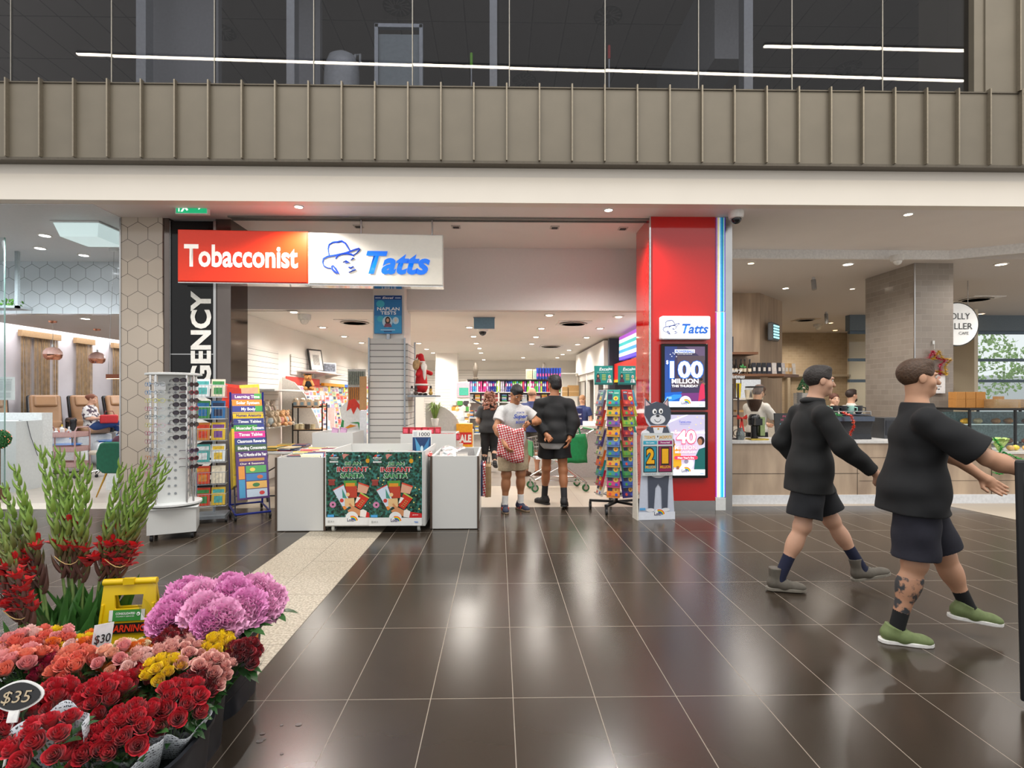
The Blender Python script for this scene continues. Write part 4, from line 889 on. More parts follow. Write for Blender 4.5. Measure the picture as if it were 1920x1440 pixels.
def walker2(root,J,hp,s,f):
 b=MB();k_,an=Vector(J['knR']),Vector(J['anR']);rs=random.Random(5)
 pr=[]
 me=sdf_mesh([('c',J['knR']*.85+J['anR']*.15,J['anR']*.85+J['knR']*.15,.0605*s,.0395*s,dict(k=.01)),('e',J['knR']*.68+J['anR']*.32,(.065*s,.0675*s,.103*s),rotm(y=np.cross(J['anR']-J['knR'],(1.,0,0)),z=J['anR']-J['knR']),dict(k=.03))],.006,clips=[(J['knR']*.8+J['anR']*.2,(0,0,1)),(J['anR']*.78+J['knR']*.22,(0,0,-1))])
 mt,N,L,bb=nodemat('tattooed_skin');tc=N.new('ShaderNodeTexCoord');no=noise(N,L,tc,26,4);n2=noise(N,L,tc,9,3)
 f_=mth(N,L,'MULTIPLY',mth(N,L,'SUBTRACT',mth(N,L,'ADD',mth(N,L,'MULTIPLY',no,.6),mth(N,L,'MULTIPLY',n2,.4)),.46),14,clamp=True)
 L.new(mixc(N,L,f_,lin('#b98a6e'),lin('#3c3d40')),bb.inputs['Base Color']);bb.inputs['Roughness'].default_value=.55
 me.materials.append(mt);o=bpy.data.objects.new('tattooed_calf',me);COL.objects.link(o);o.parent=root;o['label']='calf covered in grey tattoos'
person('nearer passer-by with a tattooed leg, black T-shirt, dark shorts and green sneakers',(gp(1712,1196).x-.0,gp(1722,1196).y,0),-PI/2-.3,1.79,
dict(pel=(0,0,.96),che=(0,.03,1.27),nek=(0,.02,1.47),hed=(0,.03,1.635),shR=(.2,.0,1.41),shL=(-.17,.07,1.41),elR=(.27,.26,1.17),wrR=(.25,.49,1.07),elL=(-.27,.26,1.18),wrL=(-.26,.48,1.0),
hiR=(.09,-.01,.92),knR=(.1,-.03,.5),anR=(.11,-.13,.09),toR=(.0,1,0),hiL=(-.09,.02,.92),knL=(-.1,.2,.51),anL=(-.1,.33,.2),toL=(0,1,-.1)),
'#c39477',dict(c='#121316',sleeve=.85,hem=-.16,g=.03,wide=1.2,wr=.005),dict(c='#1c1c28',len=.92,w=.09,g=.022),dict(c='#6d7b4e',sole='#eceae6',lace='#55603c'),('#0f1012',.19),('short','#4a3423'),
vox=.006,head=dict(f=(-.0,1,.0)),build=1.12,extra=walker2)
# ------------------------------------------------------------------ shop front: bins
ORD=['top','second','third','fourth','fifth','sixth','seventh','eighth','ninth','tenth','eleventh','twelfth','thirteenth','fourteenth','fifteenth','sixteenth']
ORF=['first']+ORD[1:]
def bin_(label,x0,x1,y0,y1,z0,z1,wheels=False,trims=True,inner=.25):
 t=thing('display_bin',label,'display bin',((x0+x1)/2,y0,0));w=x1-x0;d=y1-y0;b=MB();k=.025
 b.b2((-w/2,0,z0),(w/2,k,z1)).b2((-w/2,d-k,z0),(w/2,d,z1)).b2((-w/2,k,z0),(-w/2+k,d-k,z1)).b2((w/2-k,k,z0),(w/2,d-k,z1)).b2((-w/2+k,k,z1-inner-.02),(w/2-k,d-k,z1-inner))
 b.build('body',MLAM,t)
 if trims:
  for sx in(-1,1):MB().b2((sx*w/2-.012,-.008,z0),(sx*w/2+.012,.02,z1)).build('corner_trim',M('#5d4f45',.3,m=.5),t)
 if wheels:
  for sx in(-1,1):
   for yy in(.06,d-.08):
    c=MB().cyl((sx*(w/2-.08)-.015,yy,.04),(sx*(w/2-.08)+.015,yy,.04),.04,n=18).build('castor',M('#d5d7d2',.4),t,True)
    MB().cyl((sx*(w/2-.08)-.018,yy,.04),(sx*(w/2-.08)+.018,yy,.04),.018,n=12).box((sx*(w/2-.08),yy+.01,.08),(.05,.05,.03)).build('castor_hub',MSTEEL,c)
 return t
bin_('plain white display bin left of the Christmas posters, filled with magazines',-2.565,-2.01,6.2,7.45,.01,.855)
tm=bin_('white wheeled display bin with two Christmas lottery posters on its front',-1.99,-.845,6.16,7.2,.07,.93,True,False,.16)
bin_('plain white display bin right of the Christmas posters, filled with wrapped cards',-.79,-.24,6.27,7.4,.01,.86)
def foliage_mat():
 mt,N,L,b=nodemat('christmas_tree_print');tc=N.new('ShaderNodeTexCoord');vo=N.new('ShaderNodeTexVoronoi');vo.inputs['Scale'].default_value=34;L.new(tc.outputs['Object'],vo.inputs['Vector'])
 v2=N.new('ShaderNodeTexVoronoi');v2.inputs['Scale'].default_value=19;L.new(tc.outputs['Object'],v2.inputs['Vector'])
 no=noise(N,L,tc,30,5);c=mixc(N,L,mth(N,L,'MULTIPLY',mth(N,L,'SUBTRACT',no,.42),5,clamp=True),lin('#0b1a16'),lin('#2b5f4a'))
 c=mixc(N,L,mth(N,L,'MULTIPLY',mth(N,L,'SUBTRACT',vo.outputs['Distance'],.5),3,clamp=True),c,lin('#3a7f78'))
 sp=N.new('ShaderNodeSeparateColor');L.new(v2.outputs['Color'],sp.inputs[0])
 li=mth(N,L,'MULTIPLY',mth(N,L,'LESS_THAN',v2.outputs['Distance'],.16),mth(N,L,'GREATER_THAN',sp.outputs[0],.45))
 lc=mixc(N,L,mth(N,L,'GREATER_THAN',sp.outputs[1],.5),lin('#e9d77c'),lin('#b4dfe0'))
 L.new(mixc(N,L,li,c,lc),b.inputs['Base Color']);b.inputs['Roughness'].default_value=.35;return mt
MFOL=foliage_mat()
def santa_items(dx,w):
 I=[('r',95+dx,55,95+w+dx,1340,'#e3e4e2'),('r',95+dx,55,95+w+dx,1205,MFOL),('p',[(170+dx,130),(200+dx,100),(235+dx,98),(220+dx,132)],'#e2402a'),('p',[(215+dx,132),(232+dx,98),(290+dx,112),(250+dx,130)],'#6aa6dc'),
('t','INSTANT',234+dx,168,24,155,'#f2f2f2',.03,0),('t','SCRATCH-ITS',234+dx,190,11,120,'#f2f2f2',.01,0),('r',158+dx,212,305+dx,240,'#f1f1ef'),('t','SCRATCHIES',232+dx,233,14,130,'#2c3b34',.02,0),
('p',[(375+dx,100),(420+dx,85),(500+dx,100),(440+dx,135),(400+dx,185)],'#c98378'),('c',825+dx if w>740 else 0,210,36,40,'#d99a1c'),('p',[(800+dx,165),(810+dx,100),(828+dx,150),(850+dx,95),(850+dx,165)],'#3f7d38')]
 I[9]=('c',822+dx,210,36,40,'#d99a1c')
 for s_,x,y,cap,wd,c in(('BE AN',565,280,50,270,'#2f8a4a'),('INSTANT',556,395,78,535,'#b01828'),('SANTA',556,506,76,410,'#2f8a4a')):
  I+=[('t',s_,x+dx,y+4,cap+8,wd+14,'#f4f2ee',.05,.03),('t',s_,x+dx,y,cap,wd,c,.035,.03)]
 I+=[('c',195+dx,590,52,52,'#8d3a34'),('r',140+dx,610,250+dx,640,'#8d3a34'),('r',135+dx,535,260+dx,562,'#a0483c'),('c',215+dx,980,56,56,'#c77fa6'),('c',218+dx,980,18,18,'#1b2320'),
('p',[(405+dx,560),(630+dx,550),(640+dx,860),(480+dx,860)],'#b8402c'),('p',[(405+dx,560),(630+dx,552),(632+dx,650),(420+dx,655)],'#4d9440'),('r',440+dx,600,600+dx,660,'#d98f2b'),('p',[(665+dx,585),(855+dx,650),(800+dx,790),(640+dx,760)],'#d9a48a'),('p',[(665+dx,585),(855+dx,650),(850+dx,675),(660+dx,610)],'#d2442e'),
('p',[(700+dx,760),(855+dx,860),(700+dx,1065),(600+dx,1000)],'#c8301f'),('p',[(700+dx,760),(855+dx,860),(845+dx,875),(690+dx,785)],'#a8c65a'),('p',[(640+dx,840),(700+dx,860),(640+dx,940),(600+dx,960)],'#e8e2da')]
 for i in range(4):
  for j in range(2):I.append(('c',730+dx+28*j-22*i,905+16*j+30*i,9,9,'#a7b26a'))
 I+=[('p',[(218+dx,715),(405+dx,618),(530+dx,990),(420+dx,1075)],'#c9d6e6'),('p',[(218+dx,715),(405+dx,618),(410+dx,634),(226+dx,730)],'#cf3a34'),('p',[(380+dx,690),(465+dx,870),(390+dx,860)],'#3f8f80'),('c',375+dx,905,34,34,'#c43a30'),('c',480+dx,800,34,34,'#e8c28a'),('p',[(425+dx,870),(590+dx,860),(600+dx,1010),(430+dx,1015)],'#dcb884'),
('p',[(385+dx,1010),(425+dx,1000),(470+dx,1040),(420+dx,1075)],'#e08a3c'),('p',[(495+dx,965),(520+dx,950),(560+dx,1000),(700+dx,1075),(700+dx,1180),(520+dx,1150),(475+dx,1080),(540+dx,1040)],'#c98a5e'),('p',[(700+dx,1075),(745+dx,1060),(810+dx,1090),(800+dx,1205),(690+dx,1190)],'#e9e4de'),('p',[(810+dx,1100),(95+w+dx,1130),(95+w+dx,1205),(790+dx,1205)],'#c8282a'),
('r',128+dx,1152,242+dx,1196,'#4aa0dc'),('a',552+dx,1210,1,112,0,180,'#e3e4e2'),('r',95+dx,1206,95+w+dx,1340,'#e3e4e2')]+rainbow(560+dx,1270,100)+[('r',137+dx,1254,170+dx,1292,'#b4b6b4'),('r',185+dx,1260,215+dx,1285,'#b4b6b4'),('c',238+dx,1272,9,16,'#b4b6b4')]
 if w>800:I+=[('t','Tatts',1680,1287,26,70,'#2f76c8',.03,.25),('t','JOIN THE FUN',1665,1160,16,100,'#f2f2f2',.02,0)]
 return I
MB().b2((-.57,-.006,.085),(-.0855,-.001,.925)).b2((-.0835,-.006,.085),(.55,-.001,.925)).build('poster_board',M('#e3e4e2',.4),tm)
poster(tm,(95,55,1775,1340),1.1,.835,santa_items(0,762)+santa_items(765,915),0,'poster_print',(-.01,-.007,.088))
# magazines and cards lying in the bins
def sheet(name,w,h,t_,mt,mt2=None):
 b=MB().box((0,0,h/2),(w,t_,h));
 if mt2:b.box((0,-t_/2-.001,h*.62),(w*.86,.001,h*.5),1)
 return b.build(name,[mt,mt2 or mt])
MAGC=['#3c3a44','#d9c7a6','#c2342e','#e8e6e0','#6d7a4a','#2e4f7c','#a8a29a','#7c2f3a','#e0b24a','#4d6670']
for i in range(22):
 c=MAGC[i%10];o=sheet('magazine',.24,.3,.012,M(c,.3),M(MAGC[(i*3+1)%10],.3))
 o.location=(-2.46+(i%2)*.2+rnd(-.01,.01),6.27+.048*i,.62);o.rotation_euler=(math.radians(-38+rnd(-4,4)),rnd(-.04,.04),rnd(-.1,.1)+.1)
 tag(o,'%s magazine leaning in the left white bin, %s from the front'%(['charcoal','sand','red','white','olive','blue','grey','maroon','yellow','teal-grey'][i%10],(ORF+['%dth'%k for k in range(17,30)])[i]),'magazine','magazines in the left white bin')
for i in range(14):
 o=sheet('card_pack',.15,.2,.01,M('#4c4845' if i%2 else '#8d8781',.3),M('#b9b2a8',.4));o.location=(-.42+.004*i,6.4+.03*i,.72);o.rotation_euler=(math.radians(-35),0,.25)
 tag(o,'dark packed greeting card in the right white bin, %s from the front'%ORF[i],'card','dark card packs in the right white bin')
for i in range(3):
 b=MB();g=[(x/6,y/5)for y in range(6)for x in range(7)]
 b.add([(-.16+.32*a,-.2+.4*c_,.02*math.sin(9*a+3*c_+i)+.012*math.cos(14*c_))for a,c_ in g],[(y*7+x,y*7+x+1,(y+1)*7+x+1,(y+1)*7+x)for y in range(5)for x in range(6)])
 o=b.build('wrapped_pack',M('#dfe3e4',.08,n=.1,sc=20,coat=1),None,True);o.location=(-.6+.01*i,6.5+.26*i,.79+.025*i);o.rotation_euler=(.15,.05*i,.1*i)
 o.modifiers.new('s','SOLIDIFY').thickness=.015
 tag(o,'clear cellophane-wrapped flat pack in the right white bin, %s from the front'%ORF[i],'packet','cellophane packs in the right bin')
t=thing('puzzle_box','upright blue thousand-piece puzzle box showing 1000, standing in the wheeled bin','puzzle box',(-1.0,6.95,.79))
MB().box((0,.03,.165),(.24,.06,.33)).build('box',M('#eceae6',.4),t)
poster(t,(0,0,160,200),.235,.32,[('r',0,0,160,50,'#f0efec'),('t','1000',105,42,30,95,'#34383a',.01,0),('r',8,8,40,42,'#c9ccd0'),('r',0,52,160,200,'#1d3c68'),('p',[(20,52),(70,130),(85,200),(40,200)],'#4f97c0'),('p',[(150,52),(95,140),(100,200),(130,200)],'#3f7fae'),('c',82,150,12,30,'#cfe6ee'),('p',[(0,200),(0,150),(60,190),(110,175),(160,150),(160,200)],'#18233a')],0,'cover_print',(0,-.001,.005))
for i,(x,y,c,r)in enumerate(((-1.55,6.45,'#dba3c8',0),(-1.5,6.7,'#a9c96e',.2),(-1.2,6.55,'#ece9e6',-.2),(-.99,6.45,'#c73f3c',.3))):
 b=MB();n=7
 b.add([(-.18+.36*a/6,-.12+.24*c_/6,.03*math.sin(a*1.3+i)*math.cos(c_*1.1)+.03)for c_ in range(7)for a in range(7)],[(q*7+p_,q*7+p_+1,(q+1)*7+p_+1,(q+1)*7+p_)for q in range(6)for p_ in range(6)])
 o=b.build('wrapped_sheet',M(c,.15,n=.25,sc=14,coat=.8),None,True);o.location=(x,y,.82);o.rotation_euler=(0,0,r);o.modifiers.new('s','SOLIDIFY').thickness=.02
 tag(o,['pink','green','white','red'][i]+' wrapped tissue pack lying in the wheeled bin','packet')
 # tote bags hanging on the right bin
for i,(c,w,dz,lb)in enumerate((('#26314e',.05,.0,'dark blue'),(MBAG,.06,-.02,'red and white printed'),('#8d7350',.09,-.04,'brown paper'),('#a48a66',.09,-.05,'light brown paper'))):
 t=thing('carrier_bag',lb+' carrier bag hanging on the side of the right white bin','bag',(-.205+.028*i,6.42+.07*i,.36+dz))
 b=MB();b.prism([(0,0),(.3,0),(.31,.38),(.15,.42),(-.01,.38)],-.012-.004*i,.012+.004*i,ax='x');b.build('bag_body',c if not isinstance(c,str)else M(c,.7,n=.2,sc=14,bump=.4),t)
 b=MB();b.tube([(0,.08,.38),(0,.12,.48),(0,.19,.48),(0,.23,.38)],.006).build('handle',M('#2d2a2a',.6),t)
 # bins and boxes behind
bin_('white bin behind the magazine bin, left of the slatted pillar',-2.68,-2.1,7.72,8.35,.0,1.04,False,False,.1)
bin_('white bin behind the puzzle box, right of the slatted pillar',-1.42,-.62,7.75,8.4,.0,1.02,False,False,.1)
for i in range(9):
 t=tag(MB().box((0,0,.05),(.085,.08,.1)).box((0,-.041,.05),(.06,.002,.06),1).build('gift_box',[M('#b3202c',.3),M('#d9566a',.3)]),'small red gift box on the rear right bin, %s from the left'%ORF[i],'gift box','red gift boxes on the rear bin')
 t.location=(-1.36+.093*i,7.86+.02*(i%2),.92+.09*(i<6)*1)
for i in range(2):
 t=tag(sheet('booklet',.09,.17,.03,M('#b88bb0',.5,n=.2),M('#d3a9c9',.5)),'mauve striped booklet stack in the rear left bin, '+('left one' if i==0 else 'right one'),'booklet','mauve booklets in the rear left bin');t.location=(-2.4+.12*i,7.8,.94);t.rotation_euler=(0,.2,0)
 # ------------------------------------------------------------------ sunglasses stand
gc=gp(330,985,.06);SX,SY=-3.62,6.02
t=thing('glasses_stand','white revolving spectacle stand on a wheeled laminate base','display stand',(SX,SY,0),math.radians(24))
MB().box((0,0,.205),(.46,.36,.27)).box((0,0,.345),(.5,.4,.012),1).build('base_box',[MLAM,MPLW],t,bevel=.003)
for sx in(-1,1):
 for sy in(-1,1):
  c=MB().cyl((sx*.19-.014,sy*.14,.035),(sx*.19+.014,sy*.14,.035),.035,n=14).build('castor',MRUB,t,True)
MB().lathe([(.25,.37),(.275,.375),(.275,.395),(.25,.4)],n=28).build('turntable',MPLW,t,True)
MB().lathe([(.25,1.79),(.275,1.795),(.275,1.815),(.24,1.82)],n=28).build('top_disc',MPLW,t,True)
b=MB();b.box((0,0,1.09),(.27,.27,1.4))
bcore=b
for k in range(4):
 for s_ in(-1,1):
  a=PI/2*k+s_*.62;MB().cyl((.245*math.cos(a),.245*math.sin(a),.4),(.245*math.cos(a),.245*math.sin(a),1.8),.011,n=8).build('post',MCHROME,t)
for k in range(4):
 a=PI/2*k
 for i in range(15):
  for s_ in(-1,1):
   p=Vector((.137,s_*.03,.5+.085*i));p.rotate(Euler((0,0,a)));q=Vector((.142,s_*.03,.5+.085*i));q.rotate(Euler((0,0,a)));bcore.cyl(p,q,.013,n=8,m=1)
bcore.build('display_core',[M('#d9dbd9',.25,n=.02),M('#8f9499',.3)],t)
MB().box((-.1,-.22,1.66),(.1,.003,.06)).build('price_mirror',MSTEEL,t)
MLENS=glassmat('lens_glass',(.9,.93,.95),.08)
def glasses(kind,fc,lc):
 r=thing('sunglasses' if kind else 'spectacles','','sunglasses' if kind else 'spectacles');b=MB();L_=MB()
 for s_ in(-1,1):
  P=[(s_*.034+.029*math.cos(a),0,.021*math.sin(a)+(.003 if math.sin(a)>0 else 0))for a in[2*PI*i/14 for i in range(15)]]
  b.tube(P,.0042 if kind else .0022,5);L_.add([(x,-.001,z)for x,y,z in P[:-1]],[tuple(range(14))])
  b.tube([(s_*.063,0,.008),(s_*.069,.02,.008),(s_*.068,.12,.004),(s_*.066,.145,-.018)],.003 if kind else .0018,5)
 b.tube([(-.01,0,.008),(0,-.003,.011),(.01,0,.008)],.003,5)
 b.build('frame',M(fc,.2),r,True);L_.build('lenses',M(lc,.05)if lc!='#dfe5e6' else MLENS,r);return r
def place_glasses(proto,first,ang,rr,z,label,group,tilt=0):
 o=proto if first else dup(proto);o['label']=label;o['group']=group
 a=ang+math.radians(24);o.location=(SX+rr*math.cos(a),SY+rr*math.sin(a),z);o.rotation_euler=(tilt,0,a+PI/2);return o
sg=glasses(True,'#241a20','#2b2330');
for i in range(8):place_glasses(sg,i==0,-PI/2+.32+0*i,.262,1.735-.088*i,'dark sunglasses on the right of the spectacle stand, %s from the top'%ORD[i].replace('top','first'),'dark sunglasses on the revolving stand')
for j,(ang,cols,nm)in enumerate(((-PI/2-1.05,['#2f7ab8','#2f7ab8','#c9c43a','#b33a6a','#5a5e66','#b9b43a','#a8345e','#8e2d4a','#4a4e58','#c07a3a','#a8345e','#c24a7a'],'left'),(-PI/2-.42,['#b8b8bc','#cfcfd2','#d2ce52','#b7b9bd','#9fb4b8','#c9a0b0','#cfcfd2','#b9bfc6','#cfd3d6','#b08a8a'],'middle'),(-PI/2+.92,['#2a2428','#8a2438','#3a3240','#a63a4a','#3f2a2a','#2c2c34','#4f3a5a','#6a2a3a','#2c2c34'],'far right'))):
 for i,c in enumerate(cols):
  g=glasses(j==2,c,'#dfe5e6' if j<2 else '#3a2c30');place_glasses(g,True,ang,.262,1.69-.088*i-(.2 if j==2 and i>5 else 0),'%s framed spectacles, %s from the top in the %s column of the stand'%({'#2f7ab8':'blue','#c9c43a':'yellow','#b9b43a':'yellow','#d2ce52':'yellow','#b33a6a':'pink','#a8345e':'pink','#c24a7a':'pink','#8e2d4a':'wine','#c07a3a':'amber'}.get(c,'slim dark' if j==2 else 'slim metal'),ORD[i].replace('top','first'),nm),'spectacles on the revolving stand')
  # ------------------------------------------------------------------ wire book rack
RX,RY=-3.6,6.78
t=thing('wire_rack','tall grey wire book rack with stepped baskets behind the spectacle stand','book rack',(RX,RY,0),.3)
MB().cyl((0,.1,.05),(0,.1,1.78),.018).build('pole',MALU,t);MB().box((0,0,.07),(.34,.34,.04)).build('base',MALU,t)
for sx in(-1,1):
 for sy in(-1,1):MB().cyl((sx*.18-.012,sy*.14,.03),(sx*.18+.012,sy*.14,.03),.03,n=12).build('castor',MRUB,t,True)
def basket(z,w=.34,d=.12,h=.15,y=-.12):
 b=MB()
 for zz in(0,h):b.tube([(-w/2,y+d,z+zz),(-w/2,y,z+zz),(w/2,y,z+zz),(w/2,y+d,z+zz)],.004,5)
 n=int(w/.035)
 for i in range(n+1):b.cyl((-w/2+w*i/n,y,z),(-w/2+w*i/n,y,z+h),.0022,n=5)
 for s_ in(-1,1):b.cyl((s_*w/2,y+d/2,z),(s_*w/2,y+d/2,z+h),.0022,n=5)
 b.tube([(-w/2,y+d,z+.0),(w/2,y+d,z)],.004,5);return b
for k in range(6):basket(.2+.27*k).build('basket',M('#a9adb2',.3,m=.7),t)
BC={'#e9dfc8':'cream','#d8482f':'red','#3f8f4e':'green','#e6c03a':'yellow','#2f6fa8':'blue','#d98a3a':'orange','#7b4a94':'purple','#52b0ae':'teal','#e8eef0':'white','#28324f':'navy'}
def book(w,h,c,c2,th=.012):
 b=MB().box((0,0,h/2),(w,th,h)).box((0,.0005,h/2),(w-.004,th-.004,h+.002),2).box((0,-th/2-.0006,h*.78),(w*.84,.001,h*.2),1).box((0,-th/2-.0006,h*.32),(w*.6,.001,h*.38),1)
 return b.build('book',[M(c,.35,n=.05),M(c2,.4,n=.3,sc=25),M('#e9e6dd',.7)])
cs=list(BC)
for k in range(6):
 for j in range(2):
  c=['#e8eef0','#e9dfc8','#3f8f4e','#2f6fa8','#d98a3a','#e6c03a','#52b0ae','#e8eef0','#d8482f','#e9dfc8','#d8482f','#e6c03a'][(5-k)*2+j]
  o=book(.155,.22,c,cs[(k*3+j*5+2)%10]);p=Vector((-.09+.17*j,-.1,.21+.27*k));p.rotate(Euler((0,0,.3)));o.location=p+Vector((RX,RY,0));o.rotation_euler=(math.radians(-12),0,.3)
  tag(o,'%s picture book in the %s basket of the wire rack, %s'%(BC[c],ORD[5-k],('left','right')[j]),'book','picture books in the wire rack')
  # ------------------------------------------------------------------ chart rack
CX_,CY_=-3.22,7.0;cr=math.radians(32)
t=thing('chart_rack','blue metal wheeled rack holding stepped learning charts','poster rack',(CX_,CY_,0),cr)
MBLUE=M('#1f2f8a',.35,m=.3)
b=MB();b.tube([(-.2,-.2,.08),(-.2,.55,.08),(.2,.55,.08),(.2,-.2,.08),(-.2,-.2,.08)],.014,8);b.build('base_frame',MBLUE,t)
for s_ in(-1,1):
 MB().tube([(s_*.2,.45,.08),(s_*.2,.42,1.62)],.013,8).build('rear_post',MBLUE,t);MB().tube([(s_*.2,-.16,.08),(s_*.2,.3,1.5)],.009,8).build('front_rail',M('#3b3f58',.3,m=.5),t)
 for yy in(-.18,.52):MB().cyl((s_*.2-.013,yy,.035),(s_*.2+.013,yy,.035),.035,n=12).build('castor',MRUB,t,True)
b=MB()
for k in range(9):
 z=.3+.13*k;y=-.17+.45*(z-.1)/1.4;b.tube([(-.2,y+.1,z),(-.205,y-.03,z),(.205,y-.03,z),(.2,y+.1,z)],.004,5)
b.build('wire_pockets',M('#4a4d60',.3,m=.6),t)
CH=[('Learning Time','#6b2b80','#ffffff'),('Solar System','#ef8a1c','#ffffff'),('My Body','#28358c','#ffffff'),('Human Anatomy','#f2c21a','#23306f'),('Times Tables','#27357f','#ffffff'),('Muscular System','#3f9a48','#ffffff'),('Times Tables','#d6268c','#ffffff'),('Classroom Rewards','#27397f','#ffffff'),('Blending Consonants','#3c5a3d','#ffffff'),('The 12 Months of the Year','#4b2a6b','#ffffff')]
CHN=['purple','orange','navy','yellow','dark blue','green','pink','blue','dark green','violet']
def chart(i,title,c,tc_,y,z,hgt,full=False):
 y=y-hgt*math.sin(math.radians(19));z=z-hgt*math.cos(math.radians(19))
 p=Vector((.0,y,z));p.rotate(Euler((0,0,cr)))
 r=thing('wall_chart','%s learning chart titled %s, %s in the blue rack'%(CHN[i]if i<10 else c,title,ORD[i]),'chart',(CX_+p.x,CY_+p.y,p.z),cr,'learning charts in the blue rack');r.rotation_euler=(math.radians(-19),0,cr)
 MB().box((0,0,hgt/2),(.37,.008,hgt)).build('sheet',M(c,.3,n=.03),r);w=min(.33,.022*len(title)+.02)
 txt(r,title,M(tc_,.4),(.01,-.0055,hgt-.065),.042,w,.025)
 if i in(0,2,5):MB().box((.14,-.005,hgt-.04),(.09,.002,.08)).build('corner_panel',M('#3fa047' if i!=5 else '#2b3c8c',.4),r)
 if full:
  poster(r,(0,0,100,170),.35,hgt-.09,[('r',0,0,100,170,'#4b2a6b'),('r',8,4,92,16,'#b88a4a'),('t','Our 4 Seasons',50,30,8,80,'#f2e8d0',.02,0),('r',4,36,24,90,'#d9903a'),('r',4,92,24,166,'#3f8fb8'),('r',28,36,96,66,'#4fa05a'),('r',28,69,96,98,'#3a78b0'),('r',28,101,96,130,'#e0b060'),('r',28,133,96,165,'#b9c8d6'),('c',50,52,9,8,'#e9c95a'),('c',74,84,10,8,'#c2643a'),('c',60,116,12,8,'#3f7a44'),('c',78,150,9,8,'#c83a3a')],0,'season_print',(0,-.005,.01))
for i,(a_,c,tc_)in enumerate(CH):
 zt=1.60-.083*i-(.0 if i<9 else 0);y=.46-.056*i;hgt=.3 if i<9 else .62;chart(i,a_,c,tc_,y,zt,hgt,i==9)
for i,(c,lb,x)in enumerate((('#e8d84a','bright yellow',.08),('#d63a26','red',-.17))):
 p=Vector((x,.6,1.4));p.rotate(Euler((0,0,cr)));o=sheet('folder',.25,.33,.01,M(c,.4),M('#e9b08a' if i==0 else '#c2301f',.4));o.location=(CX_+p.x,CY_+p.y,1.4);o.rotation_euler=(-.1,.12*(1 if i else-.6),cr);tag(o,lb+' folder standing at the top of the blue chart rack','folder')
for i in range(7):
 p=Vector((-.2-.006*i,.05-.0*i,.45));p.rotate(Euler((0,0,cr)));o=sheet('chart_sheet',.03,.75,.3,M(['#e8c62a','#3f8f46','#b33a8a','#2d4f9a','#d9c9a8','#c8452f','#e8c62a'][i],.4));o.location=(CX_+p.x-.02*i,CY_+p.y+.05*i,.38+.02*i);o.rotation_euler=(-.28,0,cr)
 tag(o,'%s chart edge seen at the side of the blue rack, %s'%(['yellow','green','magenta','blue','cream','red','lemon'][i],ORF[i]+' from the right'),'chart','spare charts at the side of the rack')
 # ------------------------------------------------------------------ spinner of workbooks
QX,QY=1.62,7.3
t=thing('book_spinner','revolving black wire rack full of workbooks left of the red column','book rack',(QX,QY,0))
MB().cyl((0,0,.1),(0,0,1.72),.02).build('pole',MBLK,t)
for k in range(5):
 a=2*PI*k/5+.35;e=(.36*math.cos(a),.36*math.sin(a));l=MB().box((e[0]/2,e[1]/2,.12),(.38,.045,.03),R=Matrix.Rotation(a,3,'Z')).build('leg',MBLK,t)
 c=MB().cyl((e[0]-.014,e[1],.04),(e[0]+.014,e[1],.04),.04,n=14).box((e[0],e[1],.085),(.03,.04,.03)).build('castor',MRUB,l,True)
b=MB()
for z in(.22,.95,1.66):b.lathe([(.09,z),(.09,z+.008)],n=6);b.lathe([(.2,z),(.2,z+.008)],n=6)
b.build('wire_frame',MBLK,t)
WC=[['#2f9a8e','#e2b33a','#8d5a9c','#e8a22a','#5a7fb5','#2f6f9c','#e2a43a','#2f8f8a','#c2337a','#e8861c'],['#b8322f','#c2402c','#8fb23a','#9c2436','#c05a48','#6f9c3a','#3a6fa8','#3f8f5a','#3a5fa8','#34287a'],['#7a8a9c','#8a4a5c','#c8452c','#b8a88c','#4a3a6a','#c9b89c','#d2622f','#2f8a8f','#b82f3f','#d9d2c4'],['#57a8c4','#c9c23a','#6fb04a','#2f9a9a','#8a3a2f','#3a3f4f','#4aa0c8','#e2d24a','#2f5f9a','#3a9a6a']]
WN={0:'left front column',1:'right front column',2:'far left side column',3:'far right side column'}
def nm(c):
 r,g,bl=(int(c[i:i+2],16)for i in(1,3,5));m=max(r,g,bl)
 if m-min(r,g,bl)<30:return 'pale' if m>150 else 'dark grey'
 if m==r:return 'yellow' if g>.72*r and bl<.5*r else 'orange' if g>.45*r and bl<.4*r else 'purple' if bl>.7*r and g<.7*r else 'tan' if g>.75*r else 'red'
 if m==g:return 'lime' if r>.7*g else 'teal' if bl>.8*g else 'green'
 return 'purple' if r>g else 'teal' if g>.85*bl else 'blue'
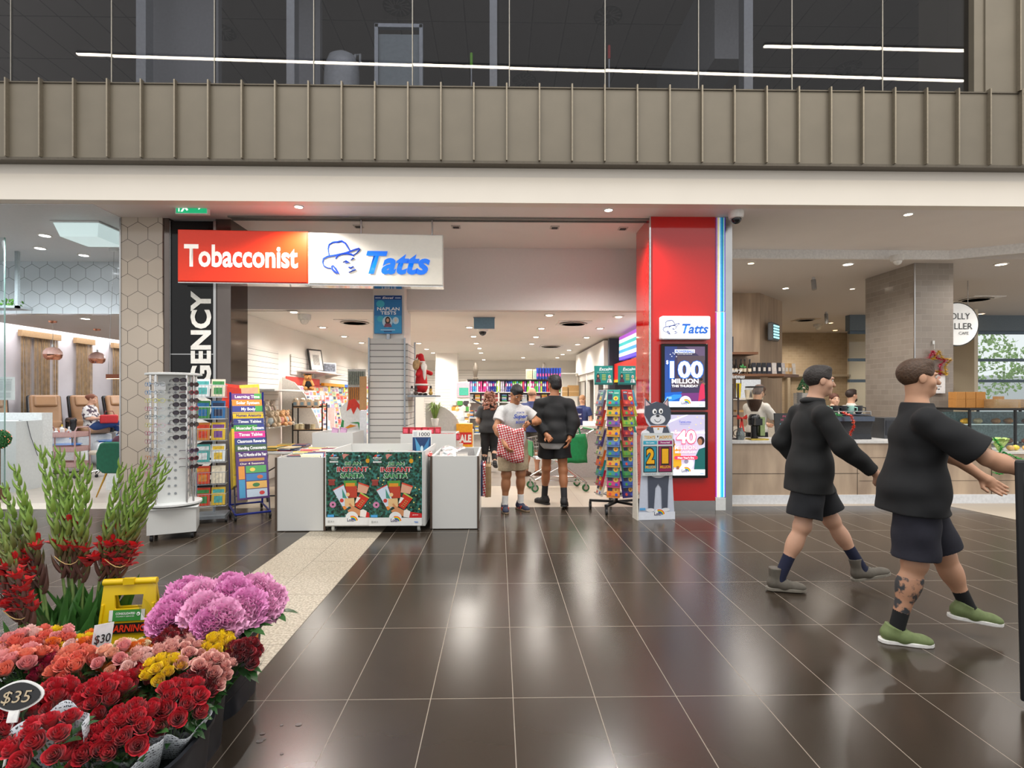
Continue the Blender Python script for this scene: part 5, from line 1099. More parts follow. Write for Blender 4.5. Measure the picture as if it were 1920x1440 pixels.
for col,ang in((0,-112),(1,-66),(2,-165),(3,-14)):
 for k in range(10):
  c=WC[col][k];a=math.radians(ang);w,h=.17,.225;z=1.52-.135*k
  r=thing('workbook','%s workbook, %s from the top in the %s of the spinner'%(nm(c),ORD[k].replace('top','first'),WN[col]),'book',(QX+.265*math.cos(a),QY+.265*math.sin(a),z-.09),a+PI/2,'workbooks in the spinner rack')
  r.rotation_euler=(math.radians(-14),0,a+PI/2)
  b=MB();b.box((0,0,h/2),(w,.03,h));b.box((0,.001,h/2),(w-.004,.026,h+.002),1);b.build('cover',[M(c,.3,n=.04),M('#e6e2d8',.7)],r)
  ph='#2b2a4a'
  poster(r,(0,0,100,130),w-.006,h-.006,[('p',[(4,30),(46,22),(52,8),(8,12)],ph),('t','EXCEL',28,24,9,34,'#f2f2f2',.02,0),('r',4,34,42,80,ph),('r',52,18,96,40,'#2f9a80' if col!=1 else '#a8322c'),('r',56,24,92,28,'#f0efe8'),('c',70,70,20,18,'#e8b63a' if k%2 else '#d9cf4a'),('c',70,70,9,9,'#c2622a'),('r',6,92,94,122,c),('c',25,105,12,12,'#4aa03a' if k%3 else '#d9482f'),('c',76,108,12,12,'#3a4fb0')],0,'cover_print',(0,-.0155,.003))
  b=MB();b.tube([(-w/2-.008,.0,.03),(-w/2-.008,-.03,.03),(w/2+.008,-.03,.03),(w/2+.008,0,.03)],.0025,5);o=b.build('wire_pocket',MBLK,t)
  o.matrix_local=Matrix.Translation((.265*math.cos(a),.265*math.sin(a),z-.09))@Matrix.Rotation(a+PI/2,4,'Z')
for i,(x,rz)in enumerate(((-.19,-.12),(.13,.1))):
 r=thing('header_board','teal workbook header board reading Excel on top of the spinner, '+('left' if i==0 else 'right')+' one','sign',(QX+x,QY-.05,1.72),rz)
 MB().box((0,0,.13),(.25,.006,.26)).build('board',M('#1f8f86',.35),r)
 poster(r,(0,0,200,200),.245,.25,[('r',0,0,200,200,'#1f8f86'),('t','Excel',108,48,34,110,'#ffffff',.02,.2),('r',160,22,196,42,'#cfe6e2'),('t','Get the Results You Want!',100,70,9,140,'#e8f4f2',0,0),('c',40,110,18,30,'#2a1d1c'),('c',40,108,11,15,'#c08a6c'),('p',[(12,175),(25,135),(60,135),(72,175)],'#5a2f42'),('c',165,115,15,20,'#d9d9d6'),('c',165,118,10,14,'#d0a080'),('p',[(138,180),(148,140),(182,140),(195,180)],'#e6e8ea'),('r',152,145,160,180,'#23262b')]+[('r',82,90+14*q,126,95+14*q,'#d8e052')for q in range(5)]+[('r',0,186,200,200,'#12605c')],0,'board_print',(0,-.004,.005))
 # ------------------------------------------------------------------ cardboard cat
t=thing('cardboard_standee','cardboard cut-out of a grey and white cat holding a jackpot board','cardboard cut-out',(2.0,6.72,0),.1)
sil=[(-.24,0),(.24,0),(.22,.35),(.2,.7),(.21,1.05),(.17,1.16),(.14,1.2),(.19,1.28),(.19,1.38),(.16,1.45),(.155,1.55),(.09,1.475),(0,1.495),(-.07,1.47),(-.15,1.54),(-.155,1.42),(-.16,1.33),(-.13,1.23),(-.08,1.17),(-.19,1.12),(-.21,1.02),(-.2,.6)]
b=MB();b.prism(sil,0,.012);b.build('printed_board',M('#c6cddd',.45,n=.03),t)
MB().prism([(-.02,0),(.16,0),(.12,1.1),(.04,1.1)],-.26,-.245,ax='x').build('side_wing',M('#ddd8cc',.5),t)
P=lambda L_:[(x*1000,1550-z*1000)for x,z in L_]
gy,wt='#4b5160','#e2e3e8'
its=[('p',P([(-.16,1.33),(-.155,1.42),(-.15,1.54),(-.07,1.47),(0,1.495),(.09,1.475),(.155,1.55),(.16,1.45),(.19,1.38),(.185,1.28),(.13,1.2),(-.08,1.2)]),gy),('p',P([(-.145,1.515),(-.145,1.44),(-.085,1.455)]),'#d9b9bd'),('p',P([(.145,1.52),(.1,1.47),(.145,1.44)]),'#d9b9bd'),
('c',15,1550-1270,100,62,wt),('c',-28,1550-1370,28,34,'#ffffff'),('c',55,1550-1375,28,34,'#ffffff'),('c',-22,1550-1365,12,18,'#1c1c22'),('c',58,1550-1370,12,18,'#1c1c22'),('c',14,1550-1315,24,14,'#2c2c34'),('a',14,1550-1280,38,44,190,350,'#2c2c34'),
('p',P([(-.12,1.18),(.14,1.18),(.19,1.05),(-.17,1.05)]),gy),('p',P([(-.05,1.17),(.09,1.17),(.06,1.05),(-.02,1.05)]),wt),('p',P([(-.08,1.19),(.12,1.19),(.12,1.17),(-.08,1.17)]),'#c8622f'),('c',20,1550-1150,12,12,'#c9a23a'),('c',-150,1550-1090,60,45,wt),('c',150,1550-560,55,42,wt),
('p',P([(-.12,.62),(.17,.62),(.15,.42),(.14,.12),(.07,.12),(.06,.4),(.02,.46),(-.02,.4),(-.04,.12),(-.11,.12)]),gy),('c',20,1550-590,110,60,wt),('c',-85,1550-125,55,24,wt),('c',115,1550-125,55,24,wt),('r',-240,1450,240,1548,'#dfe4ee'),('r',-225,1395,-150,1425,'#5aa6dc')]+rainbow(30,1490,75)
poster(t,(-240,0,240,1550),.48,1.55,its,0,'cat_print',(0,-.001,0))
bt=MB().box((.0,-.03,.83),(.41,.012,.54)).build('jackpot_board',M('#c3c9cc',.35),t)
poster(bt,(0,0,220,300),.4,.53,[('r',0,0,220,300,'#d5d9da'),('t',"TODAY'S",52,36,20,78,'#d9a41e',.04,0),('t','JACKPOTS',165,36,20,92,'#d9a41e',.04,0),('c',107,26,10,12,'#e9eaec'),('c',109,22,5,7,'#4b5160'),('r',6,52,104,78,'#3fa9c4'),('r',112,52,214,78,'#9c2a72'),('t','Oz Lotto',55,70,11,60,'#ffffff',.01,0),('t','Powerball',163,70,11,66,'#ffffff',.01,0),('r',6,90,104,276,'#23262c'),('r',112,90,214,276,'#23262c'),('r',12,95,98,271,'#2d8fa6'),('r',118,95,208,271,'#8f2452'),
('t','2',56,212,106,68,'#2a2118',.1,0),('t','2',56,208,98,56,'#f0b21c',.05,0),('t','1',162,212,106,58,'#2a2118',.1,0),('t','1',162,208,98,46,'#f0b21c',.05,0),('t','MILLION',56,248,20,72,'#f0b21c',.02,0),('t','MILLION',163,248,20,76,'#f0b21c',.02,0),('t','TICKETS FROM',56,293,9,80,'#3c6f86',0,0),('t','TICKETS FROM',163,293,9,82,'#8a3a62',0,0)],0,'board_print',(0,-.0375,.565))
# poster stand on the pillar
t=thing('pillar_poster','blue NAPLAN tests poster fixed to the white pillar above the slats','poster',(-1.765,8.55,2.56))
MB().box((0,0,.31),(.44,.02,.61)).build('board',M('#1c5f9a',.35),t);MB().box((0,.02,-.04),(.05,.03,.09)).build('bracket',MALU,t)
poster(t,(0,0,170,230),.43,.6,[('r',0,0,170,230,'#1c74b4'),('r',0,0,170,22,'#163f86'),('t','Excel',85,17,13,70,'#ffffff',.02,.25),('r',5,9,40,14,'#cfe0f0'),('r',130,9,165,14,'#cfe0f0'),('r',0,120,170,225,'#2a93c8'),('c',38,48,26,22,'#3fb0c8'),('t','NAPLAN',88,88,20,140,'#ffffff',.02,0),('t','TESTS',88,113,20,98,'#ffffff',.02,0),('c',38,140,20,18,'#3fb0c8'),('c',82,158,32,34,'#b9d6e6'),('c',84,150,17,24,'#2a1c1a'),('c',84,148,9,12,'#c8967a'),('p',[(60,190),(68,168),(102,168),(110,190)],'#7a3a52'),('c',134,150,20,22,'#b9d6e6'),('c',134,148,8,12,'#d9c9b8'),('r',40,205,130,209,'#cfe0f0'),('r',60,214,110,220,'#1a3f7c')],0,'poster_print',(0,-.011,.005))
# ------------------------------------------------------------------ inside the shop, left side
LW=-4.32
def lw(y,z,off=0.):return(LW+off,y,z)
# shelf with plush toys
struct(MB().b2((-4.32,9.0,1.66),(-3.75,10.6,1.69)).build('trim_wall_shelf',MPLW))
t=thing('shelf_unit','white plush-toy shelf with curved end panel on the left wall of the shop','shelf',(-4.0,10.72,0))
b=MB();b.prism([(-.32,0),(.62,0),(.55,.5),(.38,1.1),(.12,1.62),(-.08,1.85),(-.32,1.95)],0,.035);b.build('end_panel',M('#d9d4cd',.45),t)
MB().b2((-.31,-1.6,1.02),(.1,-.02,1.04)).build('shelf',MPLW,t)
PL=[('#b9a68e','taupe'),('#c9b59a','beige'),('#d9a878','caramel'),('#e2b48c','peach'),('#cfc4b4','pale grey'),('#dccab0','cream'),('#e3d5c6','ivory'),('#c4b5a6','stone'),('#e8d0c0','blush'),('#d4c8bc','oat')]
def plush(loc,c,nmx,s=1.,rz=0,label='',dress=None,cap=False):
 r=thing('plush_toy',label,'soft toy',loc,rz,None);f=-1
 pr=[('e',(0,0,.1*s),(.07*s,.06*s,.1*s),None),('e',(0,-.015*s,.235*s),(.068*s,.062*s,.064*s),None,dict(k=.015*s)),('e',(0,-.07*s,.222*s),(.028*s,.025*s,.022*s),None,dict(k=.012))]
 for x in(-1,1):pr+=[('e',(x*.055*s,0,.29*s),(.024*s,.014*s,.026*s),None,dict(k=.008)),('c',(x*.06*s,-.02*s,.17*s),(x*.085*s,-.07*s,.09*s),.024*s,.024*s),('c',(x*.045*s,-.02*s,.035*s),(x*.06*s,-.13*s,.03*s),.032*s,.036*s)]
 sdfo('fur_body',pr,.009*s,M(c,.95,n=.15,sc=60,bump=.5),r)
 b=MB()
 for x in(-1,1):b.ball((x*.026*s,-.07*s,.245*s),.007*s,6)
 b.ball((0,-.096*s,.226*s),.008*s,6);b.build('eyes_and_nose',M('#15100e',.2),r,True)
 if dress:sdfo('dress',[('e',(0,-.004,.1*s),(.078*s,.068*s,.088*s),None)],.01*s,M(dress,.9,n=.15,sc=40),r)
 if cap:
  MB().box((0,0,.305*s),(.15*s,.15*s,.008),R=Matrix.Rotation(.6,3,'Z')).lathe([(.05*s,.27*s),(.05*s,.3*s)]).tube([(0,0,.31*s),(.07*s,-.05*s,.3*s),(.08*s,-.06*s,.24*s)],.004).build('graduation_cap',M('#16161a',.7),r)
 return r
pi=0
for row,(z,n,x0)in enumerate(((1.04,5,-3.95),(1.22,3,-4.14))):
 for i in range(n):
  c,n_=PL[pi%10];plush((x0+rnd(-.02,.02),9.3+.21*i+(.1 if row else 0),z),c,n_,.92,.5+rnd(-.2,.2),'%s plush toy on the %s of the toy shelf, %s from the left'%(n_,('front','back row')[row],ORF[i]),['#b9c4c9',None,'#e0a090','#b9cbd4','#ddd7e0',None,'#c9d3c0','#d9c0b8'][pi%8]);pi+=1
plush((-3.75,10.55,1.69),'#b9824a','brown',1.05,.5,'brown teddy bear in a black graduation cap and gown on the left shelf end','#17171b',True)
t=thing('metal_rack','black metal rack with timber shelves beside the plush toys','rack',(-3.86,10.05,0),.06)
b=MB()
for x in(-.27,.27):
 for y in(-.16,.16):b.box((x,y,.72),(.022,.022,1.44))
for z in(.1,.55,.93,1.38):b.box((0,-.16,z),(.54,.02,.02)).box((0,.16,z),(.54,.02,.02))
b.build('frame',MBLK,t);b=MB()
for z in(.11,.56,.94,1.36):b.box((0,0,z),(.53,.33,.018))
b.build('timber_shelves',M('#a9825a',.5,n=.2),t)
t.location=(-3.6,10.25,0)
for i in range(6):
 o=MB().lathe([(.04,0),(.045,.05),(.042,.09),(.045,.095)],n=12).build('candle_jar',M(['#d9cda8','#e2d6b2','#4a4038'][i%3],.3),None,True);o.location=(-3.8+.1*(i%4),10.12+.12*(i//4),.95);tag(o,'%s candle jar on the middle shelf of the black rack, %s from the left'%(['straw','cream','dark'][i%3],ORF[i]),'jar','candle jars on the black rack')
for i in range(4):
 o=MB().box((0,0,.06),(.1,.08,.12)).box((0,-.041,.06),(.06,.002,.06),1).ball((0,0,.14),(.05,.04,.03),8,2).build('gift_pack',[M('#d9c2a8',.5),M('#8aa4b4',.5),M('#e6d8c4',.3)]);o.location=(-3.82+.13*i,10.12,1.37);tag(o,'small beige gift pack on top of the black rack, %s from the left'%ORF[i],'gift pack','gift packs on the black rack')
 # folding table with magazines
t=thing('folding_table','white folding table stacked with magazines behind the chart rack','table',(-3.18,8.35,0),.04)
MB().box((0,0,.74),(.62,1.1,.045)).build('tabletop',M('#d9dad8',.35,n=.03),t,bevel=.01)
for y in(-.42,.42):
 b=MB();b.tube([(-.24,y,.72),(-.26,y-.03,.4),(-.24,y,.01)],.014).tube([(.24,y,.72),(.26,y-.03,.4),(.24,y,.01)],.014).tube([(-.25,y,.1),(.25,y,.1)],.012).tube([(-.25,y,.45),(0,y+.05,.6),(.25,y,.45)],.01);b.build('leg_frame',M('#2c2e32',.4),t)
for i in range(16):
 st_,k=i%4,i//4;o=MB().box((0,0,.006),(.21,.28,.012)).box((0,0,.0125),(.17,.2,.001),1).build('magazine',[M(MAGC[(i*7)%10],.3),M(MAGC[(i*3+2)%10],.3)])
 o.location=(-3.34+.24*(st_%2)+rnd(-.02,.02),7.98+.42*(st_//2)+rnd(-.02,.02),.7625+.0135*k);o.rotation_euler.z=rnd(-.2,.2);tag(o,'%s magazine lying on the folding table, %s in its pile, %s pile'%(['charcoal','sand','red','white','olive','blue','grey','maroon','yellow','teal-grey'][(i*7)%10],['bottom','second','third','top'][k],['front left','front right','rear left','rear right'][st_]),'magazine','magazines on the folding table')
for i,(x,y,w,h,rz)in enumerate(((-3.45,9.0,.34,.36,.1),(-3.2,9.35,.3,.28,-.1),(-3.02,9.5,.24,.2,.05))):
 t=thing('cardboard_box','%s brown cardboard box on the floor under the table'%['large','middle','small'][i],'box',(x,y,0),rz)
 MB().box((0,0,h/2),(w,w*.8,h)).build('carton',M('#b98f5c',.75,n=.06),t);MB().box((w*.5,0,h+.02),(.01,w*.78,.1)).box((0,-w*.405,h*.5),(.05,.002,h)).build('flap_and_tape',M('#c9a677',.6),t)
 # ------------------------------------------------------------------ greeting cards
red_t=thing('card_stand','red stepped card rack at the near end of the card wall','card rack',(LW,11.9,0))
b=MB()
for k in range(15):b.b2((.02+.03*(14-k)*.7,-1.0,.42+.1*k),(.05+.03*(14-k)*.7,1.0,.44+.1*k),0)
b.b2((0,-1.0,.3),(.02,1.0,1.98),1);b.build('tiers',[M('#cf2a22',.4),M('#d8423a',.5,n=.1)],red_t)
wh_t=thing('card_stand','long white stepped card rack running back along the left wall','card rack',(LW,15.2,0))
b=MB()
for k in range(14):b.b2((.02+.02*(13-k),-2.2,.42+.1*k),(.04+.02*(13-k),2.2,.44+.1*k),0)
b.b2((0,-2.2,.3),(.02,2.2,1.82),0);b.b2((0,-2.2,.3),(.35,-2.17,1.3),0);b.build('tiers',M('#f0eeea',.4),wh_t)
for i,(y0,y1,c)in enumerate(((-2.2,-.5,'#f0a726'),(-.5,.9,'#2e6fd0'),(.9,2.2,'#e0447c'))):MB().b2((.02,y0,1.83),(.1,y1,1.9)).build('category_strip',M(c,.4,n=.1),wh_t)
for y,s_ in((-1.9,0),(-.6,1),(.8,2),(2.0,3)):MB().cyl((.12,y,1.75),(.125,y,1.75),.07,n=16).build('round_marker',M('#e6d822',.4),wh_t)
CC=['#f2efe8','#e8e4dc','#d98a86','#8fb4cf','#f0d9a0','#b9a0c4','#4a5a78','#d9584a','#e9e9ee','#a8c49a','#e6a04a','#9fc8cf']
proto={}
for c in CC:
 for k2,c2 in enumerate((CC[(CC.index(c)+5)%12],CC[(CC.index(c)+2)%12])):
  b=MB().box((0,0,.075),(.004,.105,.15),0).box((.0025,0,.085),(.002,.07,.08),1)
  me=b.build('greeting_card',[M(c,.4),M(c2,.4)]);proto[(c,k2)]=me
used=set();rs=random.Random(11);nc=0
CNM={'#f2efe8':'white','#e8e4dc':'ivory','#d98a86':'rose','#8fb4cf':'sky blue','#f0d9a0':'buttery','#b9a0c4':'lilac','#4a5a78':'slate blue','#d9584a':'red','#e9e9ee':'cool white','#a8c49a':'sage','#e6a04a':'orange','#9fc8cf':'aqua'}
def card(x,y,z,red,row,col):
 global nc
 c=rs.choice(['#f2efe8','#e8e4dc','#d9584a','#d98a86','#e9e9ee','#f2efe8']if red else CC+['#f2efe8','#e9e9ee']);k=(c,rs.randint(0,1));p=proto[k]
 o=p if k not in used else p.copy()
 if k in used:COL.objects.link(o)
 used.add(k);o.location=(x,y,z);o.rotation_euler=(0,math.radians(-10),rs.uniform(-.06,.06)-.75);o['label']='%s greeting card, %s row up, %s from the near end of the %s rack'%(CNM[c],ORF[row],ORF[col],'red' if red else 'white');o['category']='greeting card';o['group']='cards in the red rack' if red else 'cards in the long white rack';nc+=1
for k in range(13):
 for j in range(8):
  if nc<300:card(LW+.065+.021*(14-k),11.05+.24*j+rs.uniform(-.02,.02),.45+.1*k,True,k,j)
for k in range(14):
 for j in range(14):card(LW+.05+.02*(13-k),13.2+.305*j+rs.uniform(-.03,.03),.45+.1*k,False,k,j)
for k,p in proto.items():
 if k not in used:bpy.data.objects.remove(p)
 # shelf with framed picture over the card wall
t=thing('wall_shelf','white bracket shelf high on the left wall above the cards','shelf',(LW,12.6,2.1))
MB().b2((0,-1.1,0),(.42,1.1,.03)).build('board',MPLW,t)
for y in(-.8,0,.8):MB().prism([(0,0),(.36,0),(0,-.1)],y-.01,y+.01).build('bracket',MPLW,t)
t=thing('framed_picture','black and white framed picture leaning on the high wall shelf','picture',(LW+.2,12.2,2.132),PI/2+.0);t.rotation_euler=(-.2,0,PI/2-.5)
MB().box((0,0,.26),(.4,.03,.52)).build('frame',MBLK,t);MB().box((0,-.017,.26),(.33,.004,.45)).build('mount',M('#e9e6e2',.5),t);MB().box((0,-.02,.27),(.18,.004,.24)).build('picture',M('#a9a6a2',.5,n=.3),t)
t=thing('toy_box','pictured toy box beside the framed picture on the high wall shelf','box',(LW+.26,12.75,2.131),PI/2-.5);MB().box((0,0,.12),(.42,.12,.24)).box((0,-.061,.12),(.36,.002,.18),1).build('box',[M('#cfd5d9',.4),M('#6a6f7c',.5,n=.6,sc=18)],t)
# things around the pillar
t=thing('cutout_board','white display board with red, orange and green swirls left of the slatted pillar','display board',(-2.33,8.5,0))
b=MB();b.prism([(-.2,.9),(.14,.9),(.14,1.42),(.05,1.52),(-.06,1.5),(-.19,1.38),(-.16,1.2)],0,.012);b.b2((-.2,-.005,0),(.14,.02,.92));b.build('board',M('#dcdad6',.45),t)
b=MB();b.prism([(-.08,1.33),(-.05,1.5),(.05,1.53),(.14,1.42),(.14,1.33),(.09,1.4),(.03,1.28),(-.01,1.38)],-.006,-.001);b.build('red_swirl',M('#c8321f',.5),t)
b=MB();b.prism([(-.2,.9),(-.18,1.02),(-.02,1.12),(.08,1.1),(-.06,1.06),(-.15,.95),(-.14,.88)],-.006,-.001);b.build('orange_swirl',M('#e08a24',.5),t)
b=MB();b.prism([(-.02,1.15),(.1,1.16),(.14,1.14),(.14,.96),(.12,1.05),(.1,1.13)],-.006,-.001).prism([(-.19,1.02),(-.15,1.2),(-.12,1.18),(-.13,1.05)],-.006,-.001);b.build('green_swirl',M('#2f8a4a',.5),t)
t=thing('card_tube','tall brown cardboard standee back leaning beside the slatted pillar','cardboard',(-2.13,8.42,0));MB().b2((-.055,0,1.35),(.055,.012,1.88)).build('brown_board',M('#b3875a',.7),t,bevel=.004);MB().b2((-.055,.002,0),(.055,.014,1.34)).box((0.0,.0,.9),(.03,.004,.1)).build('white_board',M('#d9dadd',.5),t)
t=thing('pen_display','hanging strip of wrapped pens left of the slatted pillar','pen display',(-2.36,8.9,1.45))
b=MB()
for i in range(8):
 for k in range(2):b.box((-.12+.034*i,.01*k,.42-.26*k),(.024,.02,.22),k)
b.build('pen_packs',[M('#8a9084',.4,n=.4,sc=60),M('#b8742c',.4,n=.3,sc=60)],t);MB().box((0,.03,.28),(.3,.01,.58)).b2((-.03,.03,-1.45),(.03,.05,0)).b2((-.14,-.1,-1.45),(.14,.18,-1.43)).build('back_card',M('#e0ddd6',.5),t)
# Santa figure on the pillar shelf
struct(MB().b2((-1.46,8.55,1.555),(-1.0,9.2,1.585)).build('trim_pillar_shelf',M('#8a9096',.4,m=.4)))
t=thing('santa_figure','tall red and white Santa doll with a sack standing on the pillar shelf','figurine',(-1.27,8.8,1.585),.75)
sdfo('red_coat',[('c',(0,0,.14),(0,0,.42),.105,.075),('c',(-.05,-.0,.4),(-.13,-.08,.33),.035,.035),('c',(.05,0,.4),(.13,-.08,.36),.035,.035),('c',(-.045,0,.04),(-.045,0,.16),.042,.05),('c',(.045,0,.04),(.045,0,.16),.042,.05)],.009,M('#b81820',.85,n=.12),t)
sdfo('white_trim',[('e',(0,0,.17),(.125,.125,.03),None),('e',(-.045,0,.035),(.055,.055,.025),None),('e',(.045,0,.035),(.055,.055,.025),None),('e',(0,-.085,.36),(.03,.03,.12),None),('e',(0,-.01,.545),(.068,.068,.02),None),('e',(.0,-.07,.46),(.055,.035,.07),None)],.009,M('#e9e4dc',.95,bump=.6),t)
sdfo('face',[('e',(0,-.02,.5),(.05,.05,.055),None),('e',(0,-.07,.505),(.012,.012,.012),None)],.008,M('#d9a184',.6),t)
sdfo('hat',[('c',(0,0,.55),(0,.02,.64),.06,.045),('c',(0,.02,.64),(.02,.14,.66),.045,.02),('c',(.02,.14,.66),(.03,.2,.62),.02,.01)],.008,M('#b81820',.85),t)
sdfo('sack',[('e',(-.12,-.02,.49),(.055,.055,.085),None),('e',(-.1,-.06,.54),(.03,.03,.04),None)],.009,M('#b09066',.9,n=.15),t)
for s_ in(-1,1):MB().ball((s_*.05,-.03,.018),(.035,.06,.022),10).build('boot',M('#1c1a1c',.4),t,True)
for i,(x,y,k)in enumerate(((-1.4,8.64,0),(-1.33,8.6,1),(-1.1,8.66,2))):
 t=thing('small_figurine',['tiny white snowman figurine','tiny dark hatted figurine','small gold figurine'][i]+' beside the Santa doll','figurine',(x,y,1.585));MB().ball((0,0,.035),.035,10).ball((0,0,.09),.026,10).build('body',M(['#e9e6e2','#4a3f38','#c09a4a'][i],.6),t,True);MB().lathe([(.03,.108),(.03,.112),(.018,.113),(.016,.15)],n=10).build('hat',M('#1b1b1d',.5),t)
t=thing('plant','potted plant with long green and yellow leaves under the pillar shelf','plant',(-1.12,9.4,1.05));MB().lathe([(.05,0),(.07,.12),(.065,.13)],n=12).build('pot',M('#e0dcd4',.4),t,True)
b=MB()
for i in range(16):
 a=i*2.4;L_=.2+.1*rs.random();P_=[Vector((.02*math.cos(a),.02*math.sin(a),.12)),Vector((.1*math.cos(a),.1*math.sin(a),.12+L_)),Vector((.2*math.cos(a),.2*math.sin(a),.08+L_*.9))]
 w=Vector((-math.sin(a),math.cos(a),0))*.015
 for q in range(2):b.quad(P_[q]-w*(1-.3*q),P_[q]+w*(1-.3*q),P_[q+1]+w*(.7-.6*q),P_[q+1]-w*(.7-.6*q))
b.build('leaves',M('#6f8a3a',.5,n=.3,sc=8),t)
t=thing('curved_panel','white quarter-round end panel on the shelf unit right of the slatted pillar','panel',(-1.3,9.5,0));b=MB();b.prism([(0,.95)]+[(.62*math.sin(a),.95+.5*math.cos(a))for a in[PI/2*i/10 for i in range(11)]],0,.03);b.b2((0,0,0),(.62,.03,.95));b.build('panel',M('#cbc7c0',.5),t)
# ceramics table
t=thing('display_table','white stepped display table of glass and china gifts','table',(-.85,11.2,0));b=MB();b.b2((-.5,-.6,0),(.3,.6,.85)).b2((-.5,-.2,.85),(.2,.6,1.05)).b2((-.5,.2,1.05),(.1,.6,1.25));b.build('steps',M('#ece8e2',.4),t)
def lathe_thing(name,prof,c,loc,label,cat,group=None,r=.15,n=14):o=MB().lathe(prof,n=n).build(name,M(c,r),None,True);o.location=loc;return tag(o,label,cat,group)
for i in range(18):
 k=i%3;z=(.85,1.05,1.25)[i//6];y=(10.75,11.15,11.5)[i//6];x=-1.28+.13*(i%6)
 lathe_thing('ornament',[[(.03,0),(.045,.05),(.02,.09),(.03,.12)],[(.05,0),(.055,.04),(.05,.1),(.01,.12),(.012,.14)],[(.02,0),(.006,.02),(.006,.08),(.035,.12),(.03,.16)]][k],['#d9d4cc','#e4dccf','#b9c4c9','#c9a86a'][i%4],(x,y,z),'%s %s on the %s step of the gift table, %s from the left'%(['grey-white','cream','pale blue','gold'][i%4],['vase','lidded jar','goblet'][k],['low','middle','high'][i//6],ORF[i%6]),'ornament','ornaments on the gift table')
 # sale sign and stand
t=thing('sale_sign','yellow box sign with white SALE lettering on red at the gift table','sign',tuple(gp(877,905)));t.location=(-.62,9.45,0)
MB().b2((-.13,0,.5),(.15,.25,1.08)).build('box',M('#f0a81c',.4),t);MB().b2((-.125,-.004,.72),(.145,0,.93)).build('red_band',M('#d2281f',.4),t);txt(t,'SALE',M('#f6f2ea',.4),(.01,-.006,.76),.13,.25,.05)
MB().b2((-.1,.05,0),(.12,.2,.5)).build('stand',MPLW,t)
b=MB()
for i in range(3):
 t=thing('gift_carton',['red and white','blue','white'][i]+' patterned gift carton beside the sale sign','box',(-1.05+.17*i,9.2+.1*i,.0));MB().b2((-.08,-.08,0),(.08,.08,.86-.06*i)).b2((-.07,-.082,.5-.05*i),(.07,-.08,.8-.06*i),1).build('carton',[M(['#c8c2c0','#3a4a8a','#e2e0de'][i],.4),M(['#b8323c','#c9d0e6','#9aa0c0'][i],.4,n=.3)],t)
t=thing('handrail_stand','black slanted lectern stand behind the gift table','stand',(-.35,12.4,0));MB().cyl((0,0,0),(0,0,1.3),.03).box((0,0,.01),(.4,.4,.02)).build('post',MBLK,t);MB().box((0,0,1.36),(.6,.4,.03),R=Matrix.Rotation(.5,3,'Y')).build('top',MBLK,t)
# ------------------------------------------------------------------ back shelving with binders
BY=15.2
bx0,bx1=pt(876,730,BY).x,pt(1053,730,BY).x
t=thing('wall_shelving','white back shelving unit filled with coloured binders and paper','shelving',((bx0+bx1)/2,BY,0));hw=(bx1-bx0)/2;b=MB()
for i in range(4):x=-hw+2*hw*i/3;b.b2((x-.02,0,0),(x+.02,.45,2.05))
for z in(.05,.5,.95,1.4,1.68,2.03):b.b2((-hw,0,z),(hw,.45,z+.025))
b.b2((-hw,.43,0),(hw,.45,2.05));b.build('carcass',M('#d9d7d3',.4),t);MB().b2((-hw,-.005,2.03),(hw,.005,2.065)).build('dark_edge',MBLK,t)
BIN=['#a86ad0','#b98ad8','#3f9fe0','#4aa8e8','#e8e6ee','#d0207a','#e04a9a','#c81e7c','#e0308a','#c8a8e0','#5a2f8a','#232a8a','#1f2f9a','#1d3f8a','#9ad03a','#b4e03a','#c9c4dc','#b9b4cf','#8a84a8','#2a3f9a','#2348b0','#2f6fd0','#57c43a','#8ad64a','#3aa8c0','#3fb04a','#78cf3a','#e03a5a','#5f2f8a','#7ad03a','#a4e04a','#d02a8a','#d84aa0','#3fae4a','#57c85a','#9a6ad0','#b4e04a','#1f2f8a','#2a4fb0','#c0203a','#d03a5a','#8a8a98','#6f6f80','#4ac04a','#7ad84a','#3aa040']
def cname(h):
 return nm(h).replace('tan','pink')
nb=46
for i in range(nb):
 x=bx0+.06+(bx1-bx0-.12)*i/(nb-1);o=MB().b2((-.022,0,0),(.022,.28,.3)).b2((-.016,-.002,.16),(.016,0,.24),1).b2((-.008,-.002,.05),(.008,0,.07),2).build('ring_binder',[M(BIN[i],.35),M('#e9e9ee' if i%3 else '#e03a7a',.5),MSTEEL]);o.location=(x,BY+.02,1.706);o.rotation_euler.y=.12 if i%11==7 else 0
 tag(o,'%s ring binder on the long top shelf, %s from the left end'%(cname(BIN[i]),(ORF+['%dth'%(k+1)for k in range(16,60)])[i]if i<16 else '%dth'%(i+1)),'binder','ring binders on the top shelf')
for i in range(9):
 o=MB().b2((-.03,0,0),(.03,.28,.32)).b2((-.02,-.002,.08),(.02,0,.16),1).build('ring_binder',[M('#1f3fa0',.35),M('#e0508a',.4)]);o.location=(bx1-.68+.08*i,BY+.02,2.07);tag(o,'tall blue binder with a pink label stacked above the shelving, %s from the left'%ORF[i],'binder','blue binders above the shelving')
SC=['#b8c0c8','#c87a3a','#7a2f5a','#c8b04a','#a03a3a','#5a7fb5','#d9d2c4','#3a8a5a']
